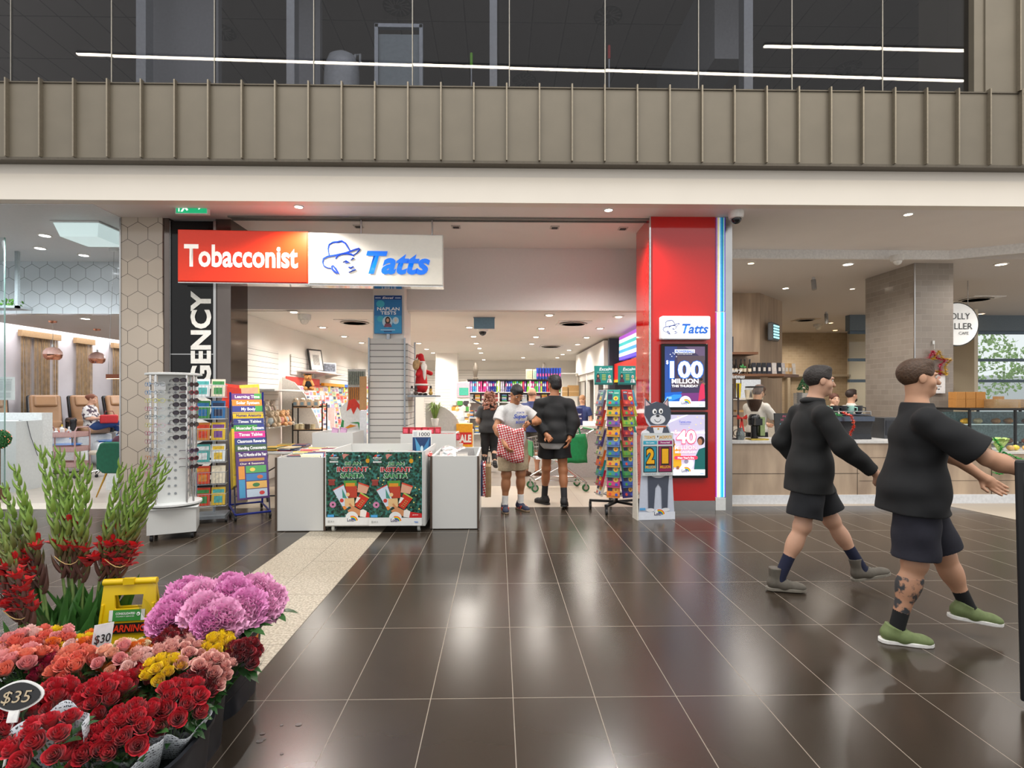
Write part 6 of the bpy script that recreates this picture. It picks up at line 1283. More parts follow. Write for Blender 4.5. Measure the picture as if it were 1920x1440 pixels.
for k in range(3):
 for i in range(14):
  if k==2 and i>6:pass
  x=bx0+.1+(bx1-bx0-.2)*i/13;z=(1.426,.976,.526)[k];c=SC[(i*3+k*5)%8]
  b=MB()
  for q in range(5):b.b2((-.07,0,.012+.04*q),(.07,.25,.04+.04*q),q%3)
  o=b.build('paper_stack',[M(c,.5,n=.2),M(SC[(i+k)%8],.5),M('#d9d6d0',.5)]);o.location=(x,BY+.05,z);tag(o,'stack of coloured paper packs, %s from the left on the %s shelf'%(ORF[i],['second','third','fourth'][k]),'paper stack','paper packs on the back shelves')
for i,u in enumerate((891,1021)):
 p=pt(u,712,BY);t=thing('small_statue','small dark statue on top of the back shelving, '+('left' if i==0 else 'right')+' one','statue',(p.x,BY+.15,2.056));MB().lathe([(.09,0),(.09,.05),(.05,.08),(.07,.2),(.09,.32),(.05,.38),(.05,.44),(.03,.48),(0,.5)],n=12).build('body',M('#5c5348',.5),t,True)
for i in range(2):o=MB().b2((-.1,0,0),(.1,.02,.3)).b2((-.07,-.002,.04),(.07,0,.26),1).build('picture_card',[M('#cfc3a8',.5),M(['#b9a88a','#8fae9a'][i],.5,n=.3)]);o.location=(pt(993+12*i,712,BY).x,BY+.1,2.056);tag(o,['tan','green'][i]+' picture card standing on the back shelving','picture card')
# hanging stationery stand left of the binders
t=thing('stationery_stand','tall stand of packaged stationery left of the binder shelves','display stand',(pt(862,790,13.6).x,13.6,0));MB().b2((-.25,.1,0),(.25,.14,1.95)).build('back_panel',M('#e0d9d2',.5),t)
MB().b2((-.08,.07,1.55),(.25,.1,1.92)).b2((-.02,.06,1.6),(.22,.07,1.8),1).build('pink_header',[M('#e6a8b4',.4),M('#3fa08a',.4)],t);b=MB()
for k in range(8):
 for j in range(3):b.b2((-.22+.16*j,.0,.3+.15*k),(-.09+.16*j,.09,.41+.15*k),(k+j)%4)
b.build('hanging_packs',[M('#3f8a3a',.5),M('#2a2a2e',.5),M('#d98a2a',.5),M('#c9c4bc',.5)],t)
# ------------------------------------------------------------------ lottery counter and service wall on the right
struct(MB().b2((2.55,12.9,2.25),(3.2,17.6,2.93)).build('wall_service_bulkhead',M('#ece7df',.5,n=.02)))
struct(MB().b2((2.6,13.0,2.05),(3.2,17.5,2.25)).build('trim_roller_shutter',M('#c9c4bc',.4,n=.03)))
b=MB()
for y in(12.95,14.3,15.6,17.4):b.b2((2.58,y,0),(2.68,y+.14,2.25))
struct(b.build('trim_service_posts',M('#e9e4dc',.5)))
t=thing('tobacco_cabinet','dark recessed cabinet behind white posts on the right service wall','cabinet',(2.95,15.2,0));MB().b2((-.15,-2.1,.9),(.2,2.1,2.04)).build('shutters',M('#34302e',.5),t);MB().b2((-.2,-2.1,0),(.2,2.1,.9)).build('base',M('#d9d4cc',.5),t)
struct(MB().b2((2.62,12.6,0),(3.15,12.75,2.95)).build('wall_dark_panel',M('#262a38',.5)))
t=thing('side_light_box','glowing sign with purple and teal stripes beyond the red column','sign',(2.72,11.1,2.38));b=MB()
for i,c in enumerate(('#4a3ac2','#eef4ff','#2f8fe0','#eef4ff','#28b0b0','#eef4ff','#a040c0')):b.b2((0,-.9,.075*i),(.1,.9,.075*(i+1)),i)
b.build('stripes',[M(c,.3,e=.9)for c in('#4a3ac2','#eef4ff','#2f8fe0','#eef4ff','#28b0b0','#eef4ff','#a040c0')],t);MB().b2((-.02,-1.7,-.05),(.1,-.9,.62)).build('white_panel',M('#eef2ff',.3,e=1.0),t);b=MB();b.tube([(-.025,-1.15,.15),(-.025,-1.2,.45),(-.025,-1.4,.5),(-.025,-1.5,.3)],.015).build('blue_outline',M('#3048c0',.4),t)
struct(MB().b2((2.74,9.6,1.95),(2.86,12.6,2.34)).build('trim_red_band',M('#c8231a',.3)));struct(MB().b2((2.735,9.6,1.9),(2.86,12.6,1.96)).build('trim_yellow_line',M('#e9b61c',.3)))
t=thing('service_counter','pale service counter under the lottery signs, right side of the shop','counter',(1.75,12.3,0));MB().b2((-.85,-2.0,0),(.75,.0,.95)).build('front',M('#a9a6a4',.45),t);MB().b2((-.9,-2.05,.95),(.8,.02,1.0)).build('top',M('#d9d5ce',.3),t)
t=thing('ticket_checker','dark blue box sign reading Check Your Ticket Here on the counter','sign',(1.52,10.5,1.0));MB().b2((-.14,0,0),(.14,.2,.34)).build('box',M('#1e2a5a',.4),t);txt(t,'Check Your',M('#f0f0f2',.4),(0,-.004,.2),.04,.23,.02);txt(t,'Ticket Here',M('#f0f0f2',.4),(0,-.004,.12),.04,.23,.02)
t=thing('ticket_terminal','black curved lottery terminal with a red label on the counter','terminal',(1.12,10.45,1.0));b=MB();b.prism([(-.2,0),(.2,0),(.2,.2),(.05,.32),(-.1,.24),(-.2,.06)],0,.4,ax='x');b.X=Matrix.Identity(4);b.build('body',M('#1b1c20',.2),t);MB().box((.2,-.13,.18),(.12,.02,.07),R=Matrix.Rotation(-.7,3,'X')).build('label',M('#d2403a',.4),t)
rs2=random.Random(4)
for i in range(7):lathe_thing('counter_trinket',[(.04,0),(.05,.06),(.02,.1),(.03,.16),(0,.18)],['#b8323c','#c8a04a','#3a8a5a','#8a3040','#d9d4cc','#c84a2a','#4a6a8a'][i],(.98+.12*i,11.2+.2*(i%3),1.0),'%s trinket on the service counter, %s from the left'%(['red','gold','green','wine','white','orange','blue'][i],ORF[i]),'trinket','trinkets on the service counter')
t=thing('wall_shelf','small shelf holding brown cartons on the far right of the shop back','shelf',(2.2,17.0,1.55));MB().b2((-.35,0,0),(.35,.4,.03)).b2((-.35,0,.75),(.35,.4,.78)).build('board',MPLW,t)
for i in range(2):
 o=MB().b2((-.17+.0*i,0,0),(.16,.3,.3+.05*i)).b2((-.17,-.002,.13),(.16,0,.17),1).build('carton',[M('#c39a62',.7),M('#d9b989',.6)]);o.location=(2.05+.36*i,17.03,1.585);tag(o,['left','right'][i]+' brown carton on the small shelf at the shop back','box')
 # ------------------------------------------------------------------ shopping trolley with a green bag
t=thing('shopping_trolley','wire shopping trolley with green panels parked by the service counter','trolley',(.98,8.95,0),math.radians(8))
b=MB();A=[(-.42,-.25,.55),(.38,-.29,.5),(.38,.29,.5),(-.42,.25,.55)];B_=[(-.46,-.28,.85),(.45,-.32,1.0),(.45,.32,1.0),(-.46,.28,.85)]
for lo_,hi_ in((0,1),(1,2),(2,3),(3,0)):
 b.tube([B_[lo_],B_[hi_]],.009);b.tube([A[lo_],A[hi_]],.007)
 for q in range(13):
  f_=q/12;b.tube([Vector(A[lo_]).lerp(Vector(A[hi_]),f_),Vector(B_[lo_]).lerp(Vector(B_[hi_]),f_)],.0028,5)
 for q in(.33,.66):b.tube([Vector(A[lo_]).lerp(Vector(B_[lo_]),q),Vector(A[hi_]).lerp(Vector(B_[hi_]),q)],.0035,5)
for q in range(11):b.tube([Vector(A[0]).lerp(Vector(A[3]),q/10),Vector(A[1]).lerp(Vector(A[2]),q/10)],.003,5)
b.build('wire_basket',MCHROME,t,True)
b=MB()
for s_ in(-1,1):b.tube([(-.42,s_*.22,.2),(.42,s_*.27,.16)],.013).tube([(.42,s_*.27,.16),(-.05,s_*.25,.52)],.011).tube([(-.42,s_*.22,.2),(.2,s_*.27,.52)],.011).tube([(.42,s_*.3,.95),(.55,s_*.29,1.02)],.012)
b.tube([(-.42,-.22,.2),(-.42,.22,.2)],.012).tube([(.42,-.27,.16),(.42,.27,.16)],.012).build('chassis',MCHROME,t,True)
MB().cyl((.55,-.3,1.02),(.55,.3,1.02),.018).build('handle',M('#1f7a44',.4),t,True)
MB().b2((-.465,-.2,.58),(-.45,.2,.82)).b2((-.3,-.3,.6),(.1,-.29,.74)).build('green_panel',M('#2f8a56',.45),t)
for sx,sy in((-.42,-.2),(-.42,.2),(.42,-.26),(.42,.26)):
 c=MB().cyl((sx,sy-.014,.065),(sx,sy+.014,.065),.062,n=18).build('castor',M('#2b6a40',.4),t,True);MB().cyl((sx,sy-.018,.065),(sx,sy+.018,.065),.035,n=14).box((sx,sy,.13),(.03,.05,.06)).build('hub',MSTEEL,c)
t=thing('shopping_bag','green reusable bag with white letters hanging on the trolley','bag',(1.24,8.58,.5));g_=[]
b=MB();n=9
for j in range(8):
 for i in range(n):z=.46*j/7;x=(-.17+.34*i/(n-1))*(1-.25*max(0,j-4)/3);g_.append((x,-.03*math.cos(PI*(i/(n-1)-.5))-.01*math.sin(i*1.4+j),z))
b.add(g_,[(j*n+i,j*n+i+1,(j+1)*n+i+1,(j+1)*n+i)for j in range(7)for i in range(n-1)]);b.build('bag_body',M('#178a4e',.6,n=.1),t,True).modifiers.new('s','SOLIDIFY').thickness=-.06
MB().tube([(-.08,0,.44),(-.06,0,.58),(.04,0,.6),(.08,0,.44)],.012).build('handle',M('#178a4e',.6),t,True)
for i,s_ in enumerate(('be','fo','g')):txt(t,s_,M('#e4f2e8',.5),(.06,-.045,.3-.09*i),.05,None,.03)
# ------------------------------------------------------------------ nail salon on the left
t=thing('glass_partition','tall clear glass sheet at the front left of the nail salon','glass partition',(-9.6,8.35,0));MB().b2((-2.0,0,.02),(2.0,.012,ZC-.02)).build('glass_sheet',MGC,t);MB().b2((1.995,-.002,0),(2.005,.014,ZC-.02)).build('polished_edge',M('#86a7a0',.2),t)
t=thing('paper_notice','white printed notice taped to the salon glass','notice',tuple(pt(10,750,8.35)));poster(t,(0,0,150,230),.3,.36,[('r',0,0,150,230,'#e8eeee'),('t','TERMS OF SERVICE',78,30,8,100,'#4a4f52',0,0)]+[('r',20,40+11*k,60,43+11*k,'#9aa3a6')for k in range(9)]+[('r',80,40+11*k,125,43+11*k,'#9aa3a6')for k in range(9)]+[('r',25,160+14*k,120,163+14*k,'#9aa3a6')for k in range(4)],0,'notice_print')
q=pt(33,575,9.0);t=thing('hanging_planter','pale hanging frame with green leaves in the salon corner','planter',(q.x,q.y,q.z));b=MB();b.b2((-.05,0,-.02),(0,.05,2.4)).b2((-1.5,0,-.02),(0,.3,.02));b.build('frame',M('#aab4b8',.4),t);b=MB()
for i in range(40):c_=Vector((-.1-rnd(0,.5),rnd(.0,.25),rnd(.02,.14)));b.box(c_,(.05,.004,.035),R=Euler((rnd(-1,1),rnd(-1,1),rnd(-2,2))).to_matrix())
b.build('leaves',M('#5f9a3a',.5,n=.3),t)
t=thing('reception_counter','white angular reception counter inside the nail salon','counter',(-8.3,8.75,0));b=MB();b.prism([(-1.6,.1),(.43,.1),(.42,.62),(-1.6,.62)],0,1.16,ax='z');b.build('front',M('#dfe3e3',.35,n=.03),t);MB().prism([(-1.6,.63),(.4,.63),(.4,.85),(-1.6,.85)],0,1.28,ax='z').build('upper_ledge',M('#e9ecec',.3),t)
MB().tube([(.3,.3,1.165),(.435,.3,1.15),(.44,.36,.9),(.44,.5,.55)],.005).build('cable',M('#5a5d60',.5),t)
t=thing('topiary_ball','round green topiary ball with coloured lights in front of the salon counter','plant',tuple(pt(-2,824,8.15)));rs=random.Random(2);b=MB();L_=MB()
for i in range(520):
 z=rs.uniform(-1,1);a=rs.uniform(0,2*PI);r_=math.sqrt(1-z*z);n_=Vector((r_*math.cos(a),r_*math.sin(a),z));b.box(n_*.135,(.035,.012,.01),R=Euler((rs.uniform(-2,2),rs.uniform(-2,2),a)).to_matrix())
 if i%13==0:L_.ball(n_*.152,.006,6)
b.ball((0,0,0),.128,14);b.build('foliage',M('#2f6a34',.6,n=.4,sc=40),t);L_.build('coloured_lights',M('#ff7a5a',.3,e=1.5),t);MB().cyl((0,0,-.13),(0,0,-1.13+.0),.02).lathe([(.1,-1.33),(.13,-1.1),(.12,-1.1)],n=14).build('stem_and_pot',M('#6a4a34',.7),t)
t.location.z=1.33-.0
t.location.z=max(t.location.z-.42,.9);t.children[2].scale.z=t.location.z/1.33
SEAT=dict(pel=(0,0,.56),che=(0,-.06,.85),nek=(0,-.04,1.04),hed=(0,0,1.2),shR=(.178,-.05,.99),shL=(-.178,-.05,.99),elR=(.23,.0,.74),wrR=(.12,.22,.7),elL=(-.23,.0,.74),wrL=(-.12,.22,.7),hiR=(.09,.02,.52),hiL=(-.09,.02,.52),knR=(.1,.44,.52),knL=(-.1,.44,.52),anR=(.1,.46,.1),anL=(-.1,.46,.1))
def seated(**k):d=dict(SEAT);d.update(k);return d
person('seated person in tan trousers and loafers at the far left edge of the salon',(-8.12,8.0,0),-PI/2,1.7,seated(knL=(-.02,.46,.62),anL=(.14,.62,.38),knR=(.1,.46,.52),anR=(.1,.52,.1)),'#c49a80',dict(c='#7a5f58',sleeve=1.9,hem=-.1),dict(c='#8d6f5a',len=1.85,g=.01),dict(c='#8a6a48',sole='#d9d2c4'),('#e0dcd4',.12),('thick','#3a3230'),vox=.009,seated=True)
t=thing('bench_stool','low white stool under the seated person at the salon front','stool',(-8.15,8.0,0));MB().box((0,0,.215),(.4,.4,.43)).build('body',M('#d5d7d6',.4),t,bevel=.02)
# massage chairs
MTAN=M('#a07a58',.42,n=.06,sc=8,bump=.08);MSHELL=M('#1c1d20',.3)
def massage_chair(loc,rz,label):
 r=thing('massage_chair',label,'massage chair',loc,rz,'massage chairs along the salon wall')
 sdfo('backrest',[('b',(0,.34,1.2),(.27,.07,.42),rotm(y=(0,.94,-.34),z=(0,.34,.94)),dict(rd=.06)),('b',(0,.2,.86),(.27,.08,.16),rotm(y=(0,.97,-.25),z=(0,.25,.97)),dict(rd=.06))],.012,MTAN,r)
 sdfo('head_pillow',[('b',(0,.36,1.46),(.2,.05,.13),rotm(y=(0,.9,-.42),z=(0,.42,.9)),dict(rd=.045))],.01,MTAN,r)
 sdfo('seat',[('b',(0,-.12,.8),(.28,.34,.085),None,dict(rd=.07))],.012,MTAN,r)
 for s_ in(-1,1):
  sdfo('armrest',[('b',(s_*.36,-.02,1.03),(.05,.26,.045),None,dict(rd=.035)),('b',(s_*.36,.18,.9),(.045,.07,.17),None,dict(rd=.03)),('b',(s_*.36,-.2,.86),(.045,.06,.14),None,dict(rd=.03))],.012,MSHELL,r)
  MB().box((s_*.36,-.05,1.08),(.085,.34,.012)).build('timber_arm_pad',M('#5a2f22',.25,coat=.5),r,bevel=.004)
 sdfo('rear_shell',[('b',(0,.45,1.12),(.3,.06,.5),rotm(y=(0,.94,-.34),z=(0,.34,.94)),dict(rd=.05))],.014,MSHELL,r)
 MB().b2((-.33,-.35,.0),(.33,.42,.7)).build('base',M('#d4d6d8',.35),r,bevel=.03);return r
mc=massage_chair((-9.75,11.75,0),math.radians(48),'tan and black massage chair, nearest and largest of the three, empty')
c=dup(mc,(-9.62,12.75,0),math.radians(52),'tan and black massage chair in the middle, the seated woman in it');dup(mc,(-9.6,13.9,0),math.radians(56),'tan and black massage chair furthest right, partly behind the hexagon-tiled pillar')
dup(mc,(-9.9,10.6,0),math.radians(48),'tan massage chair seen through the salon glass behind the reception counter')
for s_,o_ in(('near',(-9.05,11.3,0)),('far',(-8.85,12.4,0))):
 t=thing('foot_spa','white pedicure foot basin with blue lining, the %s one before the massage chairs'%s_,'foot basin',o_,.8);sdfo('basin',[('b',(0,0,.28),(.34,.4,.27),None,dict(rd=.12)),('e',(0,-.02,.56),(.25,.3,.16),None,dict(sub=1,k=.03))],.014,M('#e3e5e7',.2),t)
 b=MB();b.lathe([(.05,.42),(.2,.45),(.26,.55),(.3,.575)],n=20,sy=1.1).build('blue_liner',M('#2f78c8',.15,n=.2,sc=20),t,True);MB().cyl((.2,.3,.55),(.2,.3,.68),.02).tube([(.2,.3,.68),(.15,.2,.72),(.1,.1,.68)],.015).build('tap',MCHROME,t,True)
mt,N,L,bb=nodemat('print_blouse');tc=N.new('ShaderNodeTexCoord');no=noise(N,L,tc,13,2);f_=mth(N,L,'MULTIPLY',mth(N,L,'SUBTRACT',no,.5),18,clamp=True);L.new(mixc(N,L,f_,lin('#d9d4d0'),lin('#4a3a48')),bb.inputs['Base Color']);bb.inputs['Roughness'].default_value=.8
def woman_x(root,J,hp,s,f):
 for ch in root.children:
  if ch.name.startswith('shirt'):ch.data.materials[0]=mt
person('woman with auburn hair in a printed blouse and jeans seated in the middle massage chair',(-9.42,12.55,.36),-PI/2+.25,1.68,seated(knR=(.08,.42,.62),anR=(-.05,.72,.6),knL=(-.1,.42,.6),anL=(-.1,.62,.3),wrR=(.08,.26,.72),wrL=(-.05,.26,.74)),'#cf9f84',dict(c='#d9d4d1',sleeve=.95,hem=-.06,g=.022),dict(c='#2d4676',len=1.6,g=.014),None,None,('bun','#7a4630'),vox=.009,seated=True,build=1.08,extra=woman_x)
t=thing('handbag','red handbag resting in front of the seated woman','bag',(-9.0,12.5,.95),.5);sdfo('bag_body',[('b',(0,0,.1),(.17,.06,.1),None,dict(rd=.03))],.01,M('#b8262a',.35),t);MB().tube([(-.1,0,.19),(-.07,0,.28),(.07,0,.28),(.1,0,.19)],.008).build('strap',M('#7a1a1e',.4),t,True)
# pink trolley
t=thing('salon_trolley','dusty pink three-tier trolley with bottles and white wheels','trolley',(-8.45,10.55,0),.05);MP=M('#b89490',.4);b=MB()
for z in(.2,.5,.78):b.b2((-.32,-.2,z),(.32,.2,z+.01)).b2((-.32,-.2,z),(.32,-.19,z+.1)).b2((-.32,.19,z),(.32,.2,z+.1)).b2((-.32,-.2,z),(-.31,.2,z+.1)).b2((.31,-.2,z),(.32,.2,z+.1))
b.build('trays',MP,t);b=MB()
for x in(-.33,.33):b.tube([(x,-.2,.09),(x,-.2,.9),(x,-.15,.97),(x,.15,.97),(x,.2,.9),(x,.2,.09)],.013,8)
b.build('frame',MP,t,True)
for x in(-.33,.33):
 for y in(-.2,.2):MB().cyl((x-.012,y,.04),(x+.012,y,.04),.04,n=14).box((x,y,.085),(.03,.03,.03)).build('castor',M('#3a3a3c',.4),t,True)
for i,(x,y,c,h,lb)in enumerate(((-.2,-.08,'#e4e6e6',.16,'short white'),(-.1,-.08,'#dfe2e4',.13,'clear white'),(0,-.06,'#e6e6e2',.2,'tall yellow-capped'),(.12,-.06,'#d94a2a',.1,'orange-lidded'),(-.14,.08,'#c83a3a',.14,'red'),(.02,.08,'#c8d4d8',.15,'pale blue'))):
 o=MB().lathe([(.035,0),(.037,.01),(.037,h*.75),(.014,h*.85),(.014,h)],n=12).lathe([(.016,h),(.012,h+.035)],n=10,m=1).build('bottle',[M(c,.3),M('#e8c23a' if i==2 else '#e4e4e4',.4)],None,True);o.location=(-8.45+x,10.55+y,.79);tag(o,lb+' bottle on the top tray of the pink trolley','bottle')
t=thing('salon_stool','low cushioned stool on a chrome star base beside the pink trolley','stool',(-7.85,10.7,0));MB().lathe([(.02,.42),(.2,.43),(.21,.47),(.19,.5),(0,.51)],n=20).build('cushion',M('#bfb3a2',.5),t,True);MB().cyl((0,0,.1),(0,0,.42),.025).build('column',MCHROME,t)
for k in range(5):a=2*PI*k/5;l=MB().tube([(0,0,.12),(.25*math.cos(a),.25*math.sin(a),.07)],[.022,.014]).build('leg',MCHROME,t,True);MB().cyl((.25*math.cos(a)-.012,.25*math.sin(a),.03),(.25*math.cos(a)+.012,.25*math.sin(a),.03),.03,n=12).build('castor',MRUB,l,True)
# green chair
t=thing('velvet_chair','dark green velvet chair with slim gold legs, its back to the mall','chair',(-5.98,8.4,0),-.08);MV=M('#0e5a42',.75,n=.12,sc=20)
b=MB();o2=[(-.17,.37),(.17,.37),(.255,.5),(.265,.68),(.2,.84),(.12,.86),(-.12,.86),(-.2,.84),(-.265,.68),(-.255,.5)];b.prism(o2,-.04,.03);b.build('backrest',MV,t,True,bevel=.025)
sdfo('seat',[('b',(0,.24,.44),(.25,.26,.05),None,dict(rd=.045)),('b',(-.25,.18,.52),(.03,.2,.1),None,dict(rd=.03)),('b',(.25,.18,.52),(.03,.2,.1),None,dict(rd=.03))],.012,MV,t)
for sx in(-1,1):
 for y in(0,.42):MB().tube([(sx*.15,.06+y*.7,.4),(sx*.25,y*1.1-.04,0)],[.016,.009],8).build('leg',M('#b98f3a',.2,m=1),t,True)
person('grey-haired person in a maroon padded jacket seated on the green chair',(-5.86,8.62,-.03),.15,1.66,seated(hed=(.0,.02,1.18),wrR=(.15,.3,.72),wrL=(-.15,.3,.72)),'#caa088',dict(c='#4f2434',sleeve=1.9,hem=-.1,g=.03,wr=.006),dict(c='#6a4550',len=1.9,g=.01),dict(c='#3f78b8',sole='#2f5f98'),None,('long','#a5a2a0'),vox=.009,seated=True,eyes=False)
t=thing('manicure_table','white manicure table in front of the green chair','table',(-6.05,9.25,0));MB().b2((-.5,-.25,.72),(.5,.25,.76)).build('tabletop',M('#e6e8e8',.3),t);
for s_ in(-1,1):MB().b2((s_*.42-.1,-.2,0),(s_*.42+.1,.2,.72)).build('side_panel',M('#dfe2e2',.35),t)
MB().b2((-.22,.0,.76),(.1,.14,1.08)).build('raised_shelf',M('#eceeee',.3),t)
for i in range(2):
 t=thing('sandal','flat tan sandal lying under the manicure table, '+('left' if i==0 else 'right')+' one','sandal',(-6.15+.16*i,8.72,0),1.3);out=[(-.035,-.12),(.035,-.12),(.04,0),(.045,.08),(.02,.13),(-.02,.13),(-.04,.08),(-.035,0)];MB().prism(out,0,.018,ax='z').build('sole',M('#9a7a55',.6),t);MB().tube([(-.04,.04,.015),(0,.05,.05),(.045,.04,.015)],.012,6).build('strap',M('#d9cfc0',.5),t,True)
 # pendants, hanging bar lamp, curtains
MCOP=M('#c98a70',.08,m=1.);
for u,v,vc,w in((99,664,602,'nearer left'),(182,672,617,'further right')):
 zc=1.52/((745-vc)/1000);p=pt(u,vc,zc);t=thing('pendant_lamp','round copper pendant lamp hanging in the nail salon, the %s of two'%w,'pendant lamp',tuple(p));zl=CAMH+(745-v)*zc/1000-p.z
 MB().lathe([(.07,0),(.065,-.03),(.02,-.045)],n=18).build('ceiling_rose',MCOP,t,True);MB().cyl((0,0,-.04),(0,0,zl+.15),.004,n=6).build('cord',M('#e4e0da',.5),t);MB().cyl((0,0,zl+.13),(0,0,zl+.19),.022).build('lamp_holder',MCHROME,t,True)
 MB().lathe([(.03,.14),(.1,.115),(.15,.05),(.158,-.01)],(0,0,zl),24).build('pale_top',M('#d9b0a4',.25),t,True);MB().lathe([(.158,-.01),(.145,-.07),(.1,-.115)],(0,0,zl),24).build('copper_shade',MCOP,t,True);MB().lathe([(.095,-.108),(0,-.1)],(0,0,zl),20).build('glowing_bulb',M('#ffc98a',.4,e=5),t)
q=cpt(214,467,ZC-.01);t=thing('bar_lamp','copper brown bar lamp hanging on a thin wire beside the hexagon-tiled pillar','pendant lamp',tuple(q));MB().box((0,0,-.02),(.12,.08,.04)).build('ceiling_plate',MPLW,t);MB().cyl((0,0,-.02),(-.1,0,-2.1),.003,n=6).build('wire',MSTEEL,t);MB().box((.03,0,-2.12),(.3,.05,.07)).build('bar',M('#7a4630',.3,m=.5),t);MB().box((.03,0,-2.157),(.28,.04,.006)).build('diffuser',M('#ffdcb8',.3,e=3),t)
for i,(y,w)in enumerate(((10.9,.5),(12.45,1.0),(13.75,.55),(15.0,.5))):
 t=thing('bead_curtain','tan string curtain on the salon side wall, %s from the left'%ORF[i],'curtain',(-10.52,y,0));rs=random.Random(i);b=MB();n=int(w*75)
 for k in range(n):
  y_=-w/2+w*k/n+rs.uniform(-.008,.008)
  if w>.9 and .25<(k/n)%.5<.33:continue
  b.add([(0+rs.uniform(-.02,.02),y_,.35),(0,y_+.008,.35),(0,y_+.008,2.95),(0,y_,2.95)],[(0,1,2,3)])
 o=b.build('strings',M('#a08460',.5,n=.35,sc=9),t);o['kind']='stuff';o.modifiers.new('s','SOLIDIFY').thickness=.004;MB().b2((-.04,-w/2-.03,2.9),(.05,w/2+.03,3.04)).build('pelmet',M('#8f7350',.5),t)
 # ------------------------------------------------------------------ café on the right
t=thing('cafe_counter','long timber-clad cafe counter with pale top and white plinth','counter',(3.36,7.68,0))
MB().b2((0,0,.13),(3.86,.7,.88)).build('oak_front',MOAKX,t);MB().b2((-.02,-.02,.88),(3.88,.75,.915)).build('top',M('#cfcdca',.3),t);MB().b2((0,-.015,0),(5.6,.6,.13)).build('plinth',M('#d6d9dd',.35),t)
b=MB();
for x in(1.87,):b.b2((x-.003,-.003,.13),(x+.003,0,.88))
b.b2((0,-.003,.438),(1.9,0,.444)).b2((1.9,-.003,.67),(3.86,0,.674)).b2((1.9,-.003,.33),(5.6,0,.334)).b2((3.857,-.006,.13),(3.863,0,.8));b.build('panel_joints',M('#3f352c',.7),t);MB().b2((3.87,0,.13),(5.6,.7,.72)).build('oak_front_low',MOAKX,t);MB().b2((3.87,-.01,.72),(5.6,.7,.75)).build('low_top',M('#cfcdca',.3),t)
# display cabinet with food
KX,KY=7.6,8.45
t=thing('display_cabinet','black framed glass food cabinet at the right end of the cafe','display cabinet',(KX,KY,0));b=MB();w,d=3.0,.7
for x in(0,.75,1.5,3.0):b.b2((x-.015,0,.75),(x+.015,.03,1.34)).b2((x-.015,d-.03,.75),(x+.015,d,1.34))
b.b2((-.02,-.02,1.34),(w,d+.02,1.375));b.build('black_frame',MBLK,t);MB().b2((0,.04,0),(w,d,.75)).build('base',M('#8f8a84',.4),t);MB().b2((0,.005,.76),(w,.012,1.33)).build('front_glass',MGC,t);MB().b2((0,.1,1.1),(w,d-.05,1.115)).build('glass_shelf',M('#cfdcd9',.1),t);MB().b2((.02,d-.04,.78),(w-.02,d-.03,1.3)).build('rear_panel',M('#9ab4b4',.3,n=.3),t)
FO=[('#d8a83a','golden'),('#e0c25a','yellow'),('#b8562f','red-brown'),('#7a4a28','dark brown'),('#c88a4a','tan'),('#e2cf9a','pale')]
for i in range(20):
 r_,k=divmod(i,10);c,n_=FO[(i*5+i//3)%6];o=MB().ball((0,0,.03),(.07,.06,.045),10).ball((.04,.02,.05),(.04,.04,.03),8).build('pastry',M(c,.6,n=.3,sc=25),None,True);o.location=(KX+.18+.26*k,KY+.3+.05*(k%2),1.125 if r_==0 else .79);tag(o,'%s pastry on the %s shelf of the food cabinet, %s from the left'%(n_,['upper','lower'][r_],ORF[k]),'pastry','pastries in the food cabinet')
for i in range(7):o=MB().b2((0,0,0),(.16,.16,.2)).build('carton',M('#b9803f',.6,n=.06),None,bevel=.004);o.location=(KX+.03+.17*(i%4),KY+.3,1.376+.205*(i//4))if i<4 else(KX+.03+.17*(i-4),KY+.3,1.58);o.scale.z=.72 if i<4 else .6;tag(o,'small brown carton on the food cabinet, %s in the %s row'%(ORF[i%4]if i<4 else ORF[i-4],'lower' if i<4 else 'upper'),'box','cartons on the food cabinet');
for o in[x for x in COL.objects if x.name.startswith('carton')and x.get('group')=='cartons on the food cabinet' and x.location.z>1.5]:o.location.z=1.376+.2*.72+.001
for i,x in enumerate((.5,1.12,1.5)):
 t=thing('lid_stack','stack of brown cardboard lids on the food cabinet, %s from the left'%ORF[i],'lid stack',(KX+x,KY+.12,1.376));b=MB()
 for k in range(8):b.b2((0,0,.018*k),((.45,.32,.3)[i],.22,.018*k+.014))
 b.build('lids',M('#b8966c',.7),t);MB().b2((.12,.05,.142),(.22,.15,.19)).build('folded_handle',M('#a9855a',.7),t)
t=thing('lettuce','pale green lettuce head on the low end of the cafe counter','vegetable',(7.5,7.85,.751));b=MB();rs=random.Random(9)
for i in range(34):
 a=i*2.4;l=.1+.05*rs.random();P_=[Vector((.01*math.cos(a),.01*math.sin(a),0)),Vector((.07*math.cos(a),.07*math.sin(a),l)),Vector(((.1+.03*rs.random())*math.cos(a),.11*math.sin(a),l+.05))];w_=Vector((-math.sin(a),math.cos(a),0))*.035
 for q in range(2):b.quad(P_[q]-w_*(.4+.6*q),P_[q]+w_*(.4+.6*q),P_[q+1]+w_,P_[q+1]-w_)
b.build('leaves',M('#b4cf7a',.5,n=.3,sc=15),t)
for i in range(5):o=MB().ball((0,0,.04),(.05,.045,.04),10).build('lemon' if i%2 else 'bread_roll',M('#e2c84a' if i%2 else '#d8b070',.5,n=.1),None,True);o.location=(7.68+.12*i,7.86+.04*(i%2),.752);tag(o,('yellow lemon' if i%2 else 'pale bread roll')+' on the low end of the counter, %s from the lettuce'%ORF[i],'food')
